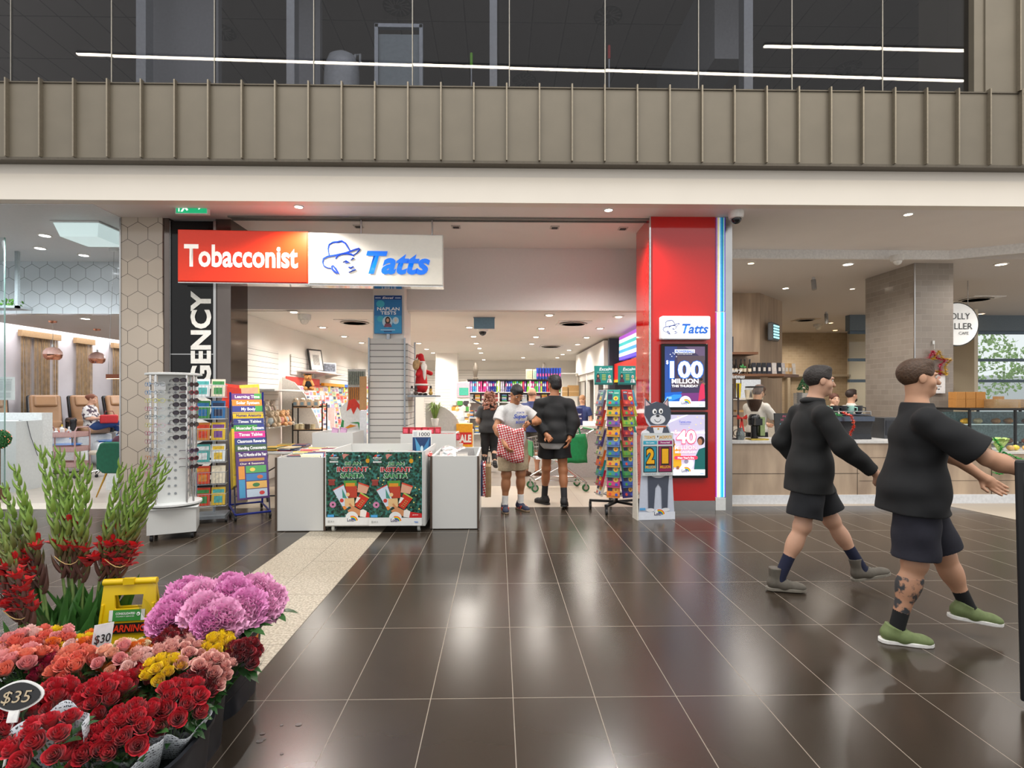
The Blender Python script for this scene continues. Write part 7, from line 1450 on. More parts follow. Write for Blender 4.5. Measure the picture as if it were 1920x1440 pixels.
def tinsel(name,P_,r,cols,label,cat,loc,n=14,group=None,parent=None,seed=1):
 rs=random.Random(seed);b=MB();L_=0
 for a_,c_ in zip(P_[:-1],P_[1:]):
  a_,c_=Vector(a_),Vector(c_);m=max(2,int((c_-a_).length/.006))
  for i in range(m):
   p=a_.lerp(c_,i/m)
   for k in range(n//3):dv=Vector((rs.gauss(0,1),rs.gauss(0,1),rs.gauss(0,1))).normalized();b.add([p-dv.orthogonal().normalized()*.005,p+dv.orthogonal().normalized()*.005,p+dv*r*rs.uniform(.6,1.1)],[(0,1,2)],rs.randrange(len(cols)))
 o=b.build(name,[M(c,.25,m=.25,n=.3)for c in cols],parent)
 if parent is None:o.location=loc;tag(o,label,cat,group)
 return o
tinsel('tinsel_garland',[(0,0,.12),(.1,-.02,-.02),(.02,-.02,-.2),(.12,-.02,-.08),(.3,-.02,-.16),(.42,-.02,-.2)],.045,['#1f9a3a','#2fb84a','#0f6a28'],'green tinsel garland draped over the right end of the counter','tinsel',(7.2,7.62,.84))
tinsel('tinsel_garland',[(0,0,0),(.1,0,-.03),(.24,0,.02),(.32,0,-.01)],.035,['#1f9a3a','#2fb84a','#0f6a28'],'short green tinsel strip low on the counter front','tinsel',(7.2,7.63,.46),seed=3)
# tiled pillar decorations
t=thing('tinsel_star','red and gold tinsel star hanging on the tiled pillar','decoration',(7.6,9.13,2.13));st=lambda R_,r_,o_:[((R_ if i%2==0 else r_)*math.sin(PI*i/5)+o_,0,(R_ if i%2==0 else r_)*math.cos(PI*i/5))for i in range(11)]
tinsel('red_tinsel',st(.23,.12,-.05),.06,['#c81e4a','#a8143a','#e04a6a'],'','',None,parent=t,seed=5);tinsel('gold_tinsel',st(.23,.12,.05),.06,['#d9a81e','#f0c83a','#b8860f'],'','',None,parent=t,seed=6);MB().cyl((0,.03,.26),(0,.03,.36),.003).box((0,.05,.38),(.03,.02,.06)).build('hook',MPLW,t)
t=thing('framed_notice','small white framed notice below the tinsel star on the tiled pillar','notice',(7.62,9.16,1.62));MB().box((0,0,.17),(.32,.03,.34)).build('frame',M('#e8e8e8',.3),t)
poster(t,(0,0,130,140),.28,.3,[('r',0,0,130,140,'#f1efee'),('c',45,28,20,12,'#e2a89a'),('c',80,22,20,12,'#e2a89a'),('t','PLEASE ORDER',65,68,10,90,'#3a3a3a',0,0),('t','AND PAY AT',65,84,10,70,'#3a3a3a',0,0),('t','THE COUNTER',65,100,10,84,'#3a3a3a',0,0),('r',40,114,85,118,'#1c1c1c'),('p',[(82,108),(96,116),(82,124)],'#1c1c1c')],0,'notice_print',(0,-.016,.02))
# round hanging sign
p=pt(1795,608,10.7);t=thing('round_sign','round white sign with black rim and cafe name hanging behind the tiled pillar','sign',tuple(p));MB().cyl((0,0,0),(0,.08,0),.44,n=48).build('rim',M('#20221f',.4),t,30);MB().cyl((0,-.004,0),(0,.01,0),.42,n=48).build('face',M('#f4f4f1',.4,e=.3),t,30)
for s_,z,h,w_ in(('JOLLY',.1,.13,.46),('MILLER',-.1,.13,.56),('CAFE',-.21,.06,.2)):txt(t,s_,M('#22241f',.5),(.02+(.1 if s_=='CAFE' else 0),-.012,z),h,w_,.004)
MB().cyl((-.25,.04,.36),(-.25,.04,ZK-p.z),.006).cyl((.25,.04,.36),(.25,.04,ZK-p.z),.006).build('hanging_wires',MSTEEL,t)
# outside greenery seen through the windows
for i,(x,y,z,r_)in enumerate(((18.5,27,2.4,1.6),(23.5,29,3.0,2.2),(14.5,29,1.8,1.6),(30,33,3.2,2.6))):
 t=thing('street_tree','pale green street tree beyond the cafe windows, %s from the left'%['second','third','first','fourth'][i],'tree',(x,y,0));MB().cyl((0,0,0),(0,0,z),.12,.08).build('trunk',M('#6a5848',.8),t);b=MB();rs=random.Random(i)
 for k in range(900):
  d_=Vector((rs.gauss(0,1),rs.gauss(0,1),rs.gauss(0,.8))).normalized()*r_*rs.uniform(.6,1);b.box(Vector((0,0,z+.3))+d_,(.2,.01,.12),R=Euler((rs.uniform(0,6),rs.uniform(0,6),rs.uniform(0,6))).to_matrix())
 b.build('crown',M('#8fae6a',.7,n=.3,sc=2),t)
struct(MB().b2((10,24.2,-.2),(60,60,-.1)).b2((16.2,15.2,-.2),(60,24.2,-.1)).build('ground_outside',M('#c9c6bf',.8)))
struct(MB().b2((10,40,0),(60,41,3.2)).build('wall_outside',M('#cfd3d6',.8)))
# shelves with bottles
def wshelf(name,x0,x1,y0,y1,z,lb):o=MB().b2((x0,y0,z-.03),(x1,y1,z+.02)).build(name,MWALNUT);return tag(o,lb,'shelf')
wshelf('timber_shelf',3.4,5.55,11.3,11.88,2.5,'upper brown timber shelf on the oak wall of the cafe');wshelf('timber_shelf',3.6,6.05,11.2,11.88,2.03,'long brown timber shelf of bottles and coffee bags on the oak wall')
o=MB().prism([(6.05,11.2),(6.6,11.6),(6.4,12.3),(6.05,11.88)],1.99,2.05,ax='z').build('timber_shelf',MWALNUT);tag(o,'angled brown shelf end turning the corner of the oak wall','shelf')
BTC=[('#c9cf9a','pale yellow'),('#3f2a1c','brown'),('#1f1a18','black'),('#6a4a2a','amber'),('#4a1f1a','dark red')]
for i in range(13):
 c,n_=BTC[[0,0,0,1,4,1,2,4,2,2,2,1,2][i]];o=MB().lathe([(.035,0),(.036,.01),(.036,.18),(.014,.24),(.014,.29)],n=12,m=0).lathe([(.018,.29),(.016,.32)],n=10,m=1).lathe([(.0365,.05),(.0365,.12)],n=12,m=2).build('syrup_bottle',[M(c,.12),MBLK,M('#d9cdb4',.5)],None,True);o.location=(4.25+.095*i,11.35+.03*(i%2),2.05);tag(o,'%s syrup bottle on the long brown shelf, %s from the left'%(n_,ORF[i]),'bottle','syrup bottles on the long brown shelf')
for i in range(10):
 x=5.5+.11*i;c=['#20222c','#20222c','#1b1d26','#26283a','#c9c4c0','#2a2c36','#b9b4b4','#d9b98a','#c8a06a','#d9d2c8'][i];o=MB().add([(-.05,-.03,0),(.05,-.03,0),(.05,.03,0),(-.05,.03,0),(-.045,-.005,.24),(.045,-.005,.24),(.045,.005,.24),(-.045,.005,.24)],[(0,1,2,3),(4,5,6,7),(0,1,5,4),(1,2,6,5),(2,3,7,6),(3,0,4,7)]).box((0,-.03,.1),(.05,.006,.08),1).build('coffee_bag',[M(c,.3,n=.1),M('#d9d4cc',.5)]);o.location=(x,11.4+.15*max(0,i-5)*.4,2.055);tag(o,'%s upright bag on the long brown shelf, %s from the bottles'%('dark' if i in(0,1,2,3,5)else 'pale',ORF[i]),'bag','bags on the long brown shelf')
o=MB().b2((-.1,-.05,0),(.1,.05,.34)).box((0,-.052,.2),(.1,.004,.1),1).build('coffee_bag',[M('#1a1d2c',.4),M('#8a93a8',.5,n=.4)]);o.location=(4.98,11.5,2.525);tag(o,'large dark coffee bag with a pale emblem on the upper brown shelf','bag')
# fly zapper, wall screen
p=pt(1459,623,12.3);t=thing('insect_light','grey wall unit with glowing blue-white tubes on the oak wall','insect light',(p.x,p.y-.12,p.z-.2),math.radians(45));t.location=(6.32,12.15,p.z-.2)
MB().box((0,0,.2),(.46,.12,.42)).build('housing',M('#6f7478',.4,m=.3),t,bevel=.03);b=MB()
for k in range(5):b.box((0,-.066,.07+.065*k),(.36,.012,.035))
b.build('glowing_tubes',M('#9fe6f0',.3,e=1.6),t)
t=thing('wall_screen','thin dark screen seen edge-on beyond the oak wall','screen',(7.05,13.3,2.35));MB().b2((0,0,0),(.08,.5,.5)).build('screen_body',MBLK,t);MB().b2((-.01,.02,.02),(0,.48,.48)).build('display_panel',M('#1b2a6a',.2),t)
struct(MB().b2((8.9,19.0,0),(9.0,19.2,2.3)).b2((10.4,19.0,0),(10.5,19.2,2.3)).b2((8.9,19.0,2.3),(13,19.2,2.38)).build('trim_kitchen_doors',M('#a79a86',.4)))
# counter equipment
cz=.916
t=thing('coffee_grinder','coffee grinder with a clear hopper of beans on the cafe counter','coffee grinder',(3.86,7.98,cz))
MB().lathe([(.11,0),(.11,.02),(.05,.03),(.05,.2),(.085,.22),(.09,.3),(.075,.36),(.05,.38)],n=20).box((0,-.1,.27),(.1,.1,.1)).build('body',M('#17181b',.25),t,True);MB().box((0,-.08,.012),(.26,.2,.022)).build('brass_tray',M('#b9a24a',.25,m=.8),t)
MB().lathe([(.05,.42),(.09,.5),(.12,.6),(.125,.72),(.125,.78)],n=24).build('clear_hopper',glassmat('hopper_glass',(.9,.88,.84),.06),t,True);MB().lathe([(.13,.78),(.13,.8),(0,.8)],n=24).build('hopper_lid',M('#2a2522',.3),t,True);MB().lathe([(.045,.42),(.085,.5),(.112,.6),(0,.61)],n=20).build('coffee_beans',M('#4a2e1c',.6,n=.5,sc=120,bump=1.),t,True);MB().box((.08,-.06,.2),(.07,.07,.28)).build('steel_doser',M('#8a9a6a',.2,m=.6),t)
t=thing('glass_jug','clear glass coffee jug beside the grinder','jug',(3.62,7.92,cz));MB().lathe([(.05,0),(.06,.03),(.06,.1),(.035,.16),(.04,.18)],n=16).build('glass_body',M('#8f9a9c',.05,n=.1,t=.6),t,True);MB().tube([(.06,0,.12),(.1,0,.1),(.1,0,.05),(.06,0,.04)],.008).build('handle',MBLK,t,True)
t=thing('chalkboard','leaning black chalkboard with pink, blue and green chalk writing','chalkboard',(4.28,7.82,cz));t.rotation_euler=(-.12,0,.05)
MB().box((0,0,.2),(.37,.015,.4)).build('board',M('#2a2b2c',.7,n=.15),t)
for s_,z,h,c,w_ in(('IN A',.34,.03,'#c85a78',.1),('HURRY?',.285,.035,'#c85a78',.16),('Download',.215,.035,'#6fb8d8',.2),('our app to',.175,.02,'#6fb8d8',.16),('place your order!',.14,.02,'#6fb8d8',.24),('"The Jolly Miller"',.07,.022,'#a8c86a',.25)):txt(t,s_,M(c,.8),(-.01,-.009,z),h,w_,.0,.15)
t=thing('metal_stand','dark brown metal stand with shelves at the left end of the counter','stand',(3.5,7.95,cz));b=MB()
for x in(-.1,.1):b.box((x,0,.42),(.02,.02,.84)).box((x,.2,.42),(.02,.02,.84))
for z in(.01,.35,.62):b.box((0,.1,z),(.22,.22,.02))
b.build('frame',M('#3a2a26',.5),t);MB().tube([(.07+.05*math.cos(a),-.02,.1+.05*math.sin(a))for a in[2*PI*i/12 for i in range(13)]],.006).build('wheel_ornament',M('#4a3a34',.5),t)
t=thing('ribbon_bow','red ribbon bow tied on the dark stand by the grinder','bow',(3.63,7.9,cz+.32));b=MB()
for s_ in(-1,1):b.add([(0,0,0),(s_*.07,-.02,.06),(s_*.08,-.02,.01),(s_*.07,0,-.02)],[(0,1,2),(0,2,3)]).add([(-.012,0,0),(.012,0,0),(s_*.03+.012,0,-.2),(s_*.03-.012,0,-.2)],[(0,1,2,3)])
b.ball((0,-.01,0),.018,8).build('ribbon',M('#c8281e',.4),t).modifiers.new('s','SOLIDIFY').thickness=.004
t=thing('festive_sign','white Merry Christmas word sign with green holly at the counter end','sign',(3.54,7.95,cz+.92));txt(t,'Merry',M('#f0efec',.4),(.0,0,.09),.06,.24,.02,.2,.006);txt(t,'Christmas',M('#f0efec',.4),(0,0,.0),.06,.32,.02,.2,.006);b=MB()
for a in(.3,1.6,2.6):b.ball((.13+.03*math.cos(a),0,.16+.03*math.sin(a)),(.025,.006,.014),8,R=Matrix.Rotation(-a,3,'Y'))
b.build('holly',M('#3f9a4a',.5),t);MB().cyl((-.1,.0,-.08),(-.1,.0,.02),.006).cyl((.1,0,-.08),(.1,0,.02),.006).build('pegs',MBLK,t)
t=thing('espresso_machine','large dark espresso machine at the middle of the cafe counter','espresso machine',(5.12,7.95,cz));w=.52
MB().prism([(0,0),(.42,0),(.42,.36),(.0,.36),(-.04,.3),(.02,.08)],-w,w,ax='x').build('body',M('#23252a',.25,m=.2),t,bevel=.01);MB().box((0,-.03,.31),(1.06,.03,.07)).box((0,.2,.375),(1.0,.4,.012)).build('steel_trim',M('#5a6270',.25,m=.8),t);b=MB();b.tube([(-.5,0,.42),(.5,0,.42)],.008)
for x in(-.5,0,.5):b.cyl((x,0,.37),(x,0,.42),.006)
b.build('cup_rail',MSTEEL,t,True)
for s_ in(-1,1):MB().box((s_*.47,.05,-.0+.02),(.05,.08,.04)).build('foot',MBLK,t)
def mug(c,loc,lb,s=1.,rz=0):
 t=thing('mug',lb,'mug',loc,rz);MB().lathe([(.028*s,0),(.042*s,.02*s),(.046*s,.1*s),(.041*s,.1*s),(.03*s,.02*s)],n=16).build('cup',M(c,.3),t,True);MB().tube([(.044*s,0,.08*s),(.075*s,0,.075*s),(.075*s,0,.035*s),(.04*s,0,.025*s)],.007*s,6).build('handle',M(c,.3),t,True)
for i,(x,c,n_)in enumerate(((-.12,'#9fd0c4','mint green'),(.03,'#2d2f34','dark grey'),(.16,'#2d2f34','dark grey'),(.27,'#a8d8cc','mint green'),(.4,'#34363b','charcoal'),(-.25,'#3a3c42','charcoal'))):mug(c,(5.12+x,8.08,cz+.382),'%s mug on top of the espresso machine, %s from the left'%(n_,{-.25:'first',-.12:'second',.03:'third',.16:'fourth',.27:'fifth',.4:'sixth'}[x]),1.25,-.4)
tinsel('tinsel_garland',[(-.32,0,.0),(-.2,-.02,.1),(-.02,-.02,.04),(.04,-.02,.2),(.0,-.02,.34),(-.14,-.01,.4)],.04,['#d8381e','#e85a2a','#a81e14'],'red and orange tinsel wound round the espresso machine front','tinsel',(5.22,7.82,cz+.02),seed=8)
tinsel('tinsel_garland',[(-.1,0,0),(0,0,.03),(.1,0,0)],.06,['#2f8a4a','#1f6a34','#3fa05a'],'green tinsel tuft on the top corner of the espresso machine','tinsel',(5.02,7.86,cz+.36),seed=9)
for i,(x,h,y)in enumerate(((4.66,.62,8.25),(4.76,.78,8.35),(4.88,.7,8.3))):
 t=thing('cup_stack','tall stack of grey paper cups behind the chalkboard, %s from the left'%ORF[i],'paper cups',(x,y,cz-.06));MB().b2((-.1,-.1,-.86+.0),(.1,.1,0)).build('stand_block',M('#8a8680',.5),t);b=MB()
 for k in range(int(h/.035)):b.lathe([(.035,.035*k),(.045,.035*k+.035),(.047,.035*k+.035),(.047,.035*k+.03)],n=14)
 b.build('cups',M('#7f7d7b',.5,n=.05),t)
t=thing('mini_christmas_tree','little green Christmas tree on the cup stacks','christmas tree',(4.95,8.55,1.62));MB().b2((-.12,-.1,-1.62),(.12,.1,0)).build('pedestal',M('#9a948c',.5),t);b=MB();rs=random.Random(12)
for i in range(420):z=rs.random()**1.3;a=rs.uniform(0,6.3);r_=.11*(1-z)+.01;b.box((r_*math.cos(a)*rs.uniform(.5,1),r_*math.sin(a)*rs.uniform(.5,1),.05+.22*z),(.03,.006,.006),R=Euler((0,.5,a)).to_matrix())
b.cyl((0,0,0),(0,0,.25),.01).build('needles',M('#2a5a34',.7,n=.3),t);MB().ball((.04,-.08,.12),.02,8).ball((-.05,-.07,.08),.018,8).build('baubles',M('#e0c8b8',.3),t,True)
# bench shelf behind the baristas
t=thing('back_bench','cream back bench with a small shelf behind the baristas','bench',(5.1,10.6,0));MB().b2((-1.4,0,0),(.9,.6,.95)).build('bench_body',M('#c8bfb0',.5),t);MB().b2((-.6,.1,1.5),(.25,.4,1.54)).build('small_shelf',M('#d9d2c4',.4),t);MB().b2((-.45,.1,.95),(-.35,.3,1.5)).build('post',M('#b9b0a2',.5),t);MB().b2((-.25,.2,1.25),(.2,.4,1.29)).build('lower_shelf',M('#b9905a',.5),t)
for i,(x,c,n_,h)in enumerate(((-.5,'#3a2a22','brown',.3),(-.36,'#2f2622','dark',.32),(-.2,'#d8c21e','yellow',.3),(-.02,'#e6dcc8','cream',.16),(.12,'#ddd2bc','beige',.16))):o=MB().lathe([(.05,0),(.052,.01),(.05,h*.6),(.02,h*.8),(.02,h)]if i<2 else[(.035,0),(.055,h)],n=14).build('bottle' if i<2 else 'tub',M(c,.25),None,True);o.location=(5.1+x,10.8,1.541);tag(o,'%s %s on the small shelf behind the baristas'%(n_,'bottle' if i<2 else 'tub'),'bottle' if i<2 else 'tub')
for i,x in enumerate((4.6,5.4)):
 t=thing('wall_mirror','bright pane of glass behind the baristas, '+('left' if i==0 else 'right')+' one','mirror',(x+.2,11.86,1.5));MB().b2((-.28,0,0),(.28,.02,.45)).build('pane',MCHROME,t);MB().b2((-.3,.005,-.02),(.3,.03,0)).build('ledge',M('#8a8680',.4),t)
 # takeaway boxes
for i in range(3):o=MB().add([(-.06,-.05,0),(.06,-.05,0),(.06,.05,0),(-.06,.05,0),(-.075,-.06,.12),(.075,-.06,.12),(.075,.06,.12),(-.075,.06,.12),(0,-.04,.17),(0,.04,.17)],[(0,1,2,3),(0,1,5,4),(1,2,6,5),(2,3,7,6),(3,0,4,7),(4,5,8),(6,7,9),(5,6,9,8),(7,4,8,9)]).build('takeaway_box',M('#b08458',.65,n=.05));o.location=(6.66+.17*i,7.9+.04*i,cz);tag(o,'brown takeaway box near the right end of the counter, %s from the left'%ORF[i],'takeaway box','takeaway boxes on the counter')
o=MB().lathe([(.03,0),(.045,.12),(.048,.125),(.04,.135),(0,.135)],n=16).build('paper_cup',M('#2a2c34',.4),None,True);o.location=(6.82,8.08,cz);tag(o,'dark lidded paper cup behind the takeaway boxes','cup')
tag(MB().b2((5.9,8.05,cz+.0),(6.4,8.35,cz+.32)).b2((5.92,8.04,cz+.05),(6.38,8.05,cz+.28),1).build('till',[M('#3a3c40',.4),M('#22242a',.2)],bevel=.01),'dark till screen box behind the counter beside the espresso machine','till')
# staff
person('barista with short brown hair and glasses in a white T-shirt behind the coffee grinder',(4.32,8.85,0),-PI/2+.5,1.76,dict(elR=(.25,.16,1.14),wrR=(.16,.4,1.06),elL=(-.25,.14,1.14),wrL=(-.14,.4,1.08),hed=(0,.06,1.62)),'#d0a184',dict(c='#d9d4cc',sleeve=.75),dict(c='#23242a',len=1.9,g=.01),dict(c='#222222'),None,('thick','#4a3022'),vox=.009,head=dict(f=(0,.85,-.5),u=(0,.5,.85)),
extra=lambda root,J,hp,s,f:MB().tube([hp(-.055,.1,.012),hp(.055,.1,.012)],.004,5).tube([hp(.06,.095,.012),hp(.08,.0,.01)],.003,5).build('glasses',MBLK,root))
person('young woman with brown hair tied back resting her cheek on her hand, facing the mall',(5.95,9.35,0),PI-.12,1.62,dict(elR=(.2,.2,1.12),wrR=(.1,.14,1.4),elL=(-.22,.08,1.12),wrL=(-.12,.3,1.05)),'#ddb096',dict(c='#d9cfc8',sleeve=.8),dict(c='#2a2a30',len=1.9),dict(c='#222222'),None,('bun','#5a3222'),vox=.008,hands=dict(dR=(-.1,-.1,1),nR=(0,-1,0),cR=.4))
person('bearded man with short dark hair in a white T-shirt facing right behind the counter',(6.62,9.9,0),-PI/2+.1,1.7,None,'#d3a488',dict(c='#dcd6d0',sleeve=.7),dict(c='#2a2a30',len=1.9),dict(c='#222222'),None,('short','#2f211b'),vox=.009,
extra=lambda root,J,hp,s,f:sdfo('beard',[('e',hp(0,.05,-.085),(.052*s,.055*s,.045*s),rotm(y=(0,1.,0),z=(0,0,1.)),dict(k=.02)),('e',hp(0,.1,-.064),(.028*s,.03*s,.012*s),None,dict(sub=1,k=.01))],.007,M('#3a271f',.8,n=.2),root))
# kiosk edge at the far right of the mall
t=thing('info_kiosk','tall slim black kiosk seen edge-on at the right border','kiosk',(2.612,2.62,0),-.8);t.rotation_euler.y=-.018;MB().b2((-.0,-.03,.04),(.62,.06,1.235)).build('frame',M('#17181b',.3),t,bevel=.01);MB().b2((.03,-.034,.2),(.58,-.03,1.18)).build('display_panel',M('#0d0e12',.08),t);MB().b2((.04,-.2,.0),(.68,.2,.04)).build('base',M('#202124',.4),t)
# ------------------------------------------------------------------ flower stall in the foreground
def grad_petal(name,c_in,c_out,rough=.5,n=.15):
 """petal colour runs from the bloom's heart to its rim (object space, the flower's own colouring)"""
 mt,N,L,b=nodemat(name);tc=N.new('ShaderNodeTexCoord');ln=N.new('ShaderNodeVectorMath');ln.operation='LENGTH';L.new(tc.outputs['Object'],ln.inputs[0])
 no=noise(N,L,tc,40,3);f=mth(N,L,'ADD',mth(N,L,'MULTIPLY',ln.outputs['Value'],26),mth(N,L,'MULTIPLY',no,n*4));f=mth(N,L,'SUBTRACT',f,.35,clamp=True)
 L.new(mixc(N,L,f,lin(c_in),lin(c_out)),b.inputs['Base Color']);b.inputs['Roughness'].default_value=rough
 b.inputs['Subsurface Weight'].default_value=0;b.inputs['Sheen Weight'].default_value=.15;return mt
def rose_mesh(name,mt,seed,R=.03,np_=17,openn=1.):
 rs=random.Random(seed);b=MB()
 for i in range(np_):
  t=i/(np_-1);a0=i*2.39996+rs.uniform(-.2,.2);r=R*(.1+.75*t**.85);h=R*(1.25-.45*t);wd=1.0-.25*t+.3*(1-t);gx_=[]
  nu,nv=5,4
  for v in range(nv+1):
   s_=v/nv;rr=r*(.35+.65*math.sin(s_*PI*.55))+R*.32*openn*t*max(0,s_-.6)*2.0;z=-R*.55+(h+R*.55)*s_-R*.35*openn*t*max(0,s_-.72)**1.5*4
   for u in range(nu+1):
    q=u/nu-.5;a=a0+q*2*wd*(1-.35*max(0,s_-.7));rr2=rr*(1+.05*math.cos(q*7));gx_.append((rr2*math.cos(a),rr2*math.sin(a),z-R*.22*abs(q*2)**2.2*s_+rs.uniform(-.0006,.0006)))
  b.add(gx_,[(v*(nu+1)+u,v*(nu+1)+u+1,(v+1)*(nu+1)+u+1,(v+1)*(nu+1)+u)for v in range(nv)for u in range(nu)])
 me=bpy.data.meshes.new(name);me.from_pydata(b.v,[],b.f);me.materials.append(mt);me.polygons.foreach_set('use_smooth',[True]*len(me.polygons));return me
def peony_mesh(name,mt,seed,R=.075):
 rs=random.Random(seed);b=MB()
 for i in range(120):
  t=(i/119)**.7;a=i*2.39996;el=PI*.5-t*PI*.62;dv=Vector((math.cos(a)*math.cos(el),math.sin(a)*math.cos(el),math.sin(el)*.8));c=dv*R*(.72+.2*rs.random())
  e1=dv.cross(Vector((0,0,1)));e1=e1.normalized()if e1.length>.01 else Vector((1,0,0));e2=e1.cross(dv).normalized();tw=rs.uniform(-.8,.8);e1,e2=e1*math.cos(tw)+e2*math.sin(tw),e2*math.cos(tw)-e1*math.sin(tw)
  w=R*rs.uniform(.22,.34)*(1+.7*t);gx_=[]
  for v in range(4):
   for u in range(6):
    q=u/5-.5;s_=v/3;gx_.append(c*(.75+.25*s_)+e1*w*q*2*(.5+.6*s_)+dv*(w*.85*s_+.14*w*math.sin(u*2.6+i)*s_)+e2*w*(.45*s_*s_+.3*math.sin(u*1.9+i*.7)*s_))
  b.add(gx_,[(v*6+u,v*6+u+1,(v+1)*6+u+1,(v+1)*6+u)for v in range(3)for u in range(5)])
 me=bpy.data.meshes.new(name);me.from_pydata([tuple(p)for p in b.v],[],b.f);me.materials.append(mt);me.polygons.foreach_set('use_smooth',[True]*len(me.polygons));return me
PET={'red':('#900a18','#d0182c'),'dark red':('#5c0812','#8e0f1e'),'coral':('#f07a5a','#f4957c'),'orange':('#e86a1c','#f08a2c'),'peach':('#f0a888','#f6c2a8'),'pink':('#e88a94','#f2a8a4'),'salmon':('#e8604a','#f07f6c'),'cream':('#f0dca8','#f4e6c4'),'yellow':('#ecc010','#fadc18'),'pink and white striped':('#c8485e','#f2c4b4'),'magenta':('#a80c3c','#c2184e'),'pale pink':('#efb8b4','#f3cfc6')}
RM={k:[rose_mesh('rose_'+k.replace(' ','_'),grad_petal('petal_'+k.replace(' ','_'),*v),i*7+j,openn=(1.,.6)[j])for j in range(2)]for i,(k,v)in enumerate(PET.items())}
MLEAF=M('#2f5a2a',.42,n=.35,sc=14);MSTEM=M('#4a7034',.5,n=.2);MCEL=glassmat('cellophane',(.97,.97,.98),.035,.12);MNEWS=None
def news_mat():
 mt,N,L,b=nodemat('printed_wrap');tc=N.new('ShaderNodeTexCoord');mp=N.new('ShaderNodeMapping');mp.inputs['Rotation'].default_value=(0,0,.4);mp.inputs['Scale'].default_value=(190,190,95);L.new(tc.outputs['Object'],mp.inputs[0])
 no=N.new('ShaderNodeTexNoise');no.inputs['Scale'].default_value=1;no.inputs['Detail'].default_value=1;L.new(mp.outputs[0],no.inputs['Vector']);sp=N.new('ShaderNodeSeparateXYZ');L.new(tc.outputs['Object'],sp.inputs[0])
 ln=mth(N,L,'GREATER_THAN',mth(N,L,'FRACT',mth(N,L,'MULTIPLY',sp.outputs[2],75)),.5);f=mth(N,L,'MULTIPLY',mth(N,L,'GREATER_THAN',no.outputs['Fac'],.53),ln)
 L.new(mixc(N,L,f,lin('#d3d8de'),lin('#3c4048')),b.inputs['Base Color']);b.inputs['Roughness'].default_value=.6;return mt
MNEWS=news_mat();NB=0
def leafshape(b,base,d,L_,w,up=Vector((0,0,1)),fold=.25,n=4,droop=.3):
 d=d.normalized();s_=d.cross(up);s_=s_.normalized()if s_.length>.01 else Vector((1,0,0));nn=s_.cross(d).normalized();vs=[]
 for i in range(n+1):
  t=i/n;c=base+d*L_*t-Vector((0,0,1))*droop*L_*t*t;ww=w*math.sin(PI*min(1,.12+t*.88))**.8
  vs+=[c-s_*ww+nn*ww*fold,c,c+s_*ww+nn*ww*fold]
 b.add(vs,[(3*i+k,3*i+k+1,3*i+4+k,3*i+3+k)for i in range(n)for k in range(2)])
def bouquet(u,v,Z,n,cols,label,tilt=(0,0),spread=.085,scale=1.,wrap=None,leaf=8,foot=None,dome=.035):
 """hand-tied bunch: blooms on a small dome, stems running down into the bucket"""
 global NB
 NB+=1;rs=random.Random(NB*13+1);p=pt(u,v,(CAMH-Z)*FPX/(v-PV));r=thing('flower_bouquet',label,'bouquet',tuple(p),0,None)
 ax=Vector((tilt[0],tilt[1],1)).normalized();Q=Vector((0,0,1)).rotation_difference(ax);heads=[]
 for i in range(n):
  rr=spread*math.sqrt((i+.4)/n);a=i*2.39996+NB;c=Q@Vector((rr*math.cos(a),rr*math.sin(a),dome*(1-(rr/spread)**2)+rs.uniform(-.008,.008)));heads.append((c,rr/spread,a))
  k=cols[i%len(cols)];o=bpy.data.objects.new('rose_bloom',RM[k][rs.randint(0,1)]);COL.objects.link(o);o.parent=r;o.location=c;s_=scale*rs.uniform(.88,1.1);o.scale=(s_,)*3
  dv=(ax+Q@Vector((math.cos(a),math.sin(a),0))*.55*rr/spread+Vector((rs.uniform(-.15,.15),rs.uniform(-.15,.15),0))).normalized();e=dv.to_track_quat('Z','Y').to_euler();e.rotate_axis('Z',rs.uniform(0,6));o.rotation_euler=e
 b=MB();low=-ax*.26;L_=MB()
 for c,f,a in heads:
  b.tube([c-ax*.01,c*.6+low*.4,low+c*.12],.0025,5,caps=False)
  b.lathe([(.002,-.03*scale),(.011*scale,-.018*scale),(.013*scale,-.008*scale)],c,8)if False else None
 b.build('stems',MSTEM,r,True)
 for i in range(leaf*3):
  a=rs.uniform(0,6.28);rr=spread*rs.uniform(.4,1.0);base=Q@Vector((rr*math.cos(a),rr*math.sin(a),rs.uniform(-.09,-.02)));leafshape(L_,base,Q@Vector((math.cos(a)*.7,math.sin(a)*.7,rs.uniform(.1,.7))),rs.uniform(.045,.07),rs.uniform(.012,.018))
 L_.build('leaves',MLEAF,r,True)
 def cone(name,r1,z1,r0,z0,mt,a0,a1,th,wav=.01,pts=26):
  bb=MB();vs=[]
  for j in range(6):
   t=j/5
   for i in range(pts+1):
    a=a0+(a1-a0)*i/pts;R_=lerp(r0,r1,t**.8)+wav*math.sin(a*7+NB)*t;zz=lerp(z0,z1,t)+wav*2.2*math.sin(a*5+NB*2)*t;vs.append(Q@Vector((R_*math.cos(a),R_*math.sin(a),zz)))
  bb.add(vs,[(j*(pts+1)+i,j*(pts+1)+i+1,(j+1)*(pts+1)+i+1,(j+1)*(pts+1)+i)for j in range(5)for i in range(pts)]);o=bb.build(name,mt,r,True)
  if th:o.modifiers.new('s','SOLIDIFY').thickness=th
 if wrap:cone('cellophane_wrap',spread*1.32,.045,.03,-.26,MCEL,0,2*PI,0)
 if wrap=='print':cone('printed_paper',spread*1.28,-.02,.03,-.26,MNEWS,-2.4,.4,.001,.006)
 if wrap=='paper':cone('printed_paper',spread*1.3,.01,.03,-.26,MNEWS,.3,2.9,.001,.006)
 return r
